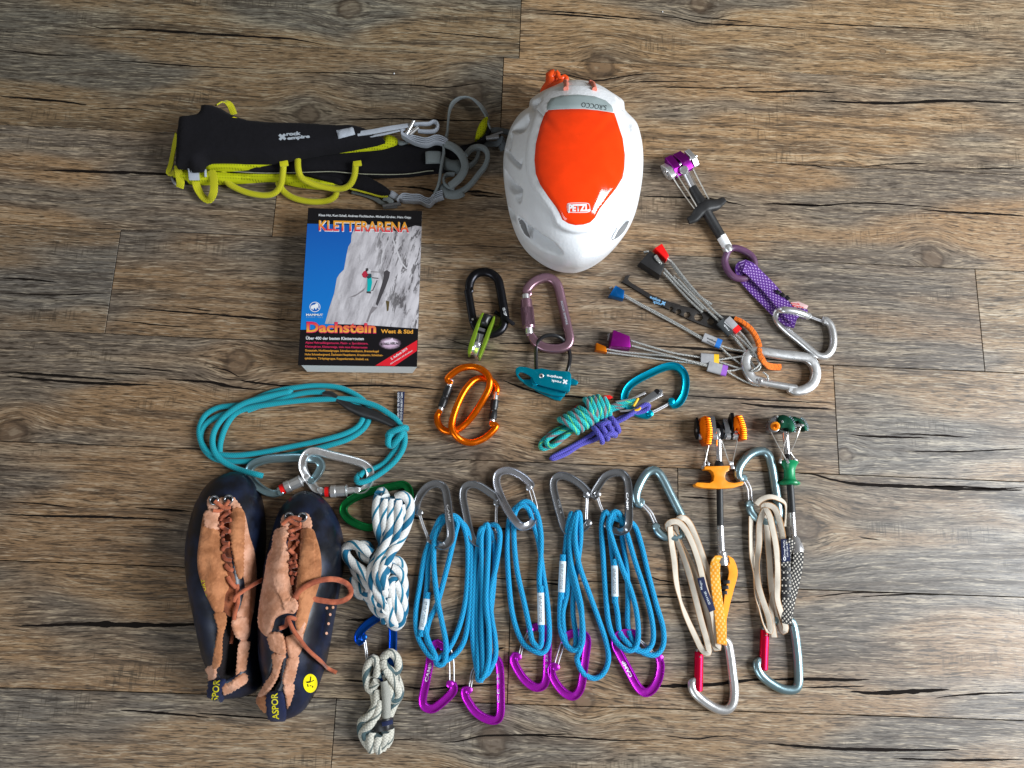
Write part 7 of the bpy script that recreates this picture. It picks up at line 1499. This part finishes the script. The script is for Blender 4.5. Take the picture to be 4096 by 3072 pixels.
bar('belay_loop', pts(T2, [(1340, 625, 30), (1420, 660, 32), (1490, 720, 33), (1535, 800, 33), (1548, 880, 33), (1520, 960, 32), (1460, 1030, 29), (1385, 1090, 24)]), rrect(0.0098, 0.0075, 0.0030, 4), GTm, hs)
bar('tie_in_strap', pts(T2, [(1560, 740, 20), (1620, 680, 20), (1700, 660, 19), (1775, 690, 18), (1800, 770, 17), (1770, 870, 16), (1700, 960, 15), (1630, 1050, 14), (1540, 1130, 13), (1440, 1170, 13), (1350, 1170, 14)]), rrect(0.0058, 0.009, 0.0014, 2), GTm, hs)
bar('tie_in_strap', pts(T2, [(1700, 700, 10), (1690, 760, 9), (1660, 820, 9), (1600, 870, 10)]), rrect(0.0045, 0.009, 0.0014, 2), GTm, hs)
bar('tie_in_strap', pts(T2, [(1310, 640, 26), (1315, 720, 26), (1298, 820, 26), (1280, 930, 24), (1268, 1030, 20), (1245, 1120, 15), (1220, 1170, 12)]), rrect(0.0034, 0.009, 0.0012, 2), GTm, hs)
bar('tie_in_strap', pts(T2, [(1430, 960, 14), (1350, 965, 16), (1312, 1010, 17), (1325, 1070, 17), (1370, 1110, 17), (1430, 1130, 17)]), rrect(0.0030, 0.010, 0.0012, 2), GTm, hs)
puff('tie_in_sleeve', T2, [(1290, 1050), (1370, 1120), (1480, 1130), (1550, 1170), (1480, 1210), (1380, 1215), (1310, 1190), (1260, 1150)], 8, 9, 4, GTm, hs, 0.004)
puff('webbing_patch', T2, [(1108, 700), (1288, 700), (1292, 830), (1112, 834)], 24, 4.5, 2, GTm, hs, 0.005, sharp=True)
puff('belt_roll', T2, [(1300, 745), (1400, 790), (1500, 800), (1510, 930), (1400, 910), (1300, 860)], 14, 12, 6, cloth('grey_cloth', srgb(92, 98, 98), 0.9), hs, 0.005)
puff('hip_pad_edge', T2, [(1480, 650), (1600, 622), (1700, 575), (1770, 500), (1810, 400), (1830, 400), (1830, 500), (1780, 590), (1690, 650), (1560, 690)], 6, 14, 4, M['blackcloth'], hs, 0.005)
puff('hip_pad_lining', T2, [(1805, 322), (1750, 345), (1700, 410), (1672, 480), (1655, 560), (1650, 590), (1700, 570), (1760, 510), (1795, 440), (1808, 370)], 8, 13, 3, M['lining'], hs, 0.005)
bar('buckle_strap', pts(T2, [(1690, 640, 9), (1780, 625, 9), (1880, 625, 10), (1930, 600, 12), (1950, 545, 13), (1975, 570, 11), (1975, 650, 8), (1930, 680, 7)]), rrect(0.0080, 0.0020, 0.0007, 2), cloth('dark_grey_webbing', srgb(84, 90, 94), 0.85), hs, roll=[0, 0, 0, 20, 60, 60, 30, 0])
bar('buckle_strap', pts(T2, [(1830, 480, 10), (1900, 470, 8), (1960, 480, 6), (2040, 500, 4)]), rrect(0.0080, 0.0020, 0.0007, 2), cloth('dark_grey_webbing', srgb(84, 90, 94), 0.85), hs, roll=[0, 0, 0, 0])
for a, b, r in (((1785, 552, 16), (1965, 492, 16), 0.0016), ((1780, 562, 15), (1920, 545, 15), 0.0034)): tube('buckle_bar', pts(T2, [a, b]), r, M['graymetal'], hs, n=10, step=0.02)
for a, b, r in (((640, 1312, 8), (828, 1285, 9), 0.0026), ((650, 1328, 5), (800, 1318, 6), 0.0024), ((690, 1330, 5), (840, 1290, 8), 0.0020)): tube('buckle_bar', pts(T2, [a, b]), r, M['graymetal'], hs, n=10, step=0.02)
bar('leg_strap', pts(T2, [(300, 1150, 3), (420, 1180, 3), (540, 1225, 3), (640, 1280, 4), (720, 1270, 6)]), rrect(0.0060, 0.0020, 0.0007, 2), cloth('dark_grey_webbing', srgb(96, 100, 98), 0.85), hs)
bar('leg_strap', pts(T2, [(650, 1225, 6), (700, 1240, 8), (740, 1275, 9)]), rrect(0.0070, 0.0020, 0.0007, 2), GTm, hs)

# ------------------------------------------------------------------ two crumbs lying on the boards
for lab, u, v, r in (('tiny white crumb on the board above the harness', 1577, 295, 0.0011), ('tiny white crumb near the top edge, right of the helmet', 2650, 48, 0.0010)):
    bm = bmesh.new(); bmesh.ops.create_icosphere(bm, subdivisions=2, radius=r); c = at(u, v, 0.0)
    for q in bm.verts: q.co = q.co*(1 + 0.35*noise.noise(q.co*1500)) ; q.co.z = q.co.z*0.7 + r*0.6; q.co += c
    me = bpy.data.meshes.new('crumb'); bm.to_mesh(me); bm.free(); finish(me, 60)
    o = link('crumb', me, M['white'], None, lab, (c.x, c.y, 0)); o['category'] = 'crumb'; o['group'] = 'crumbs on the floor'
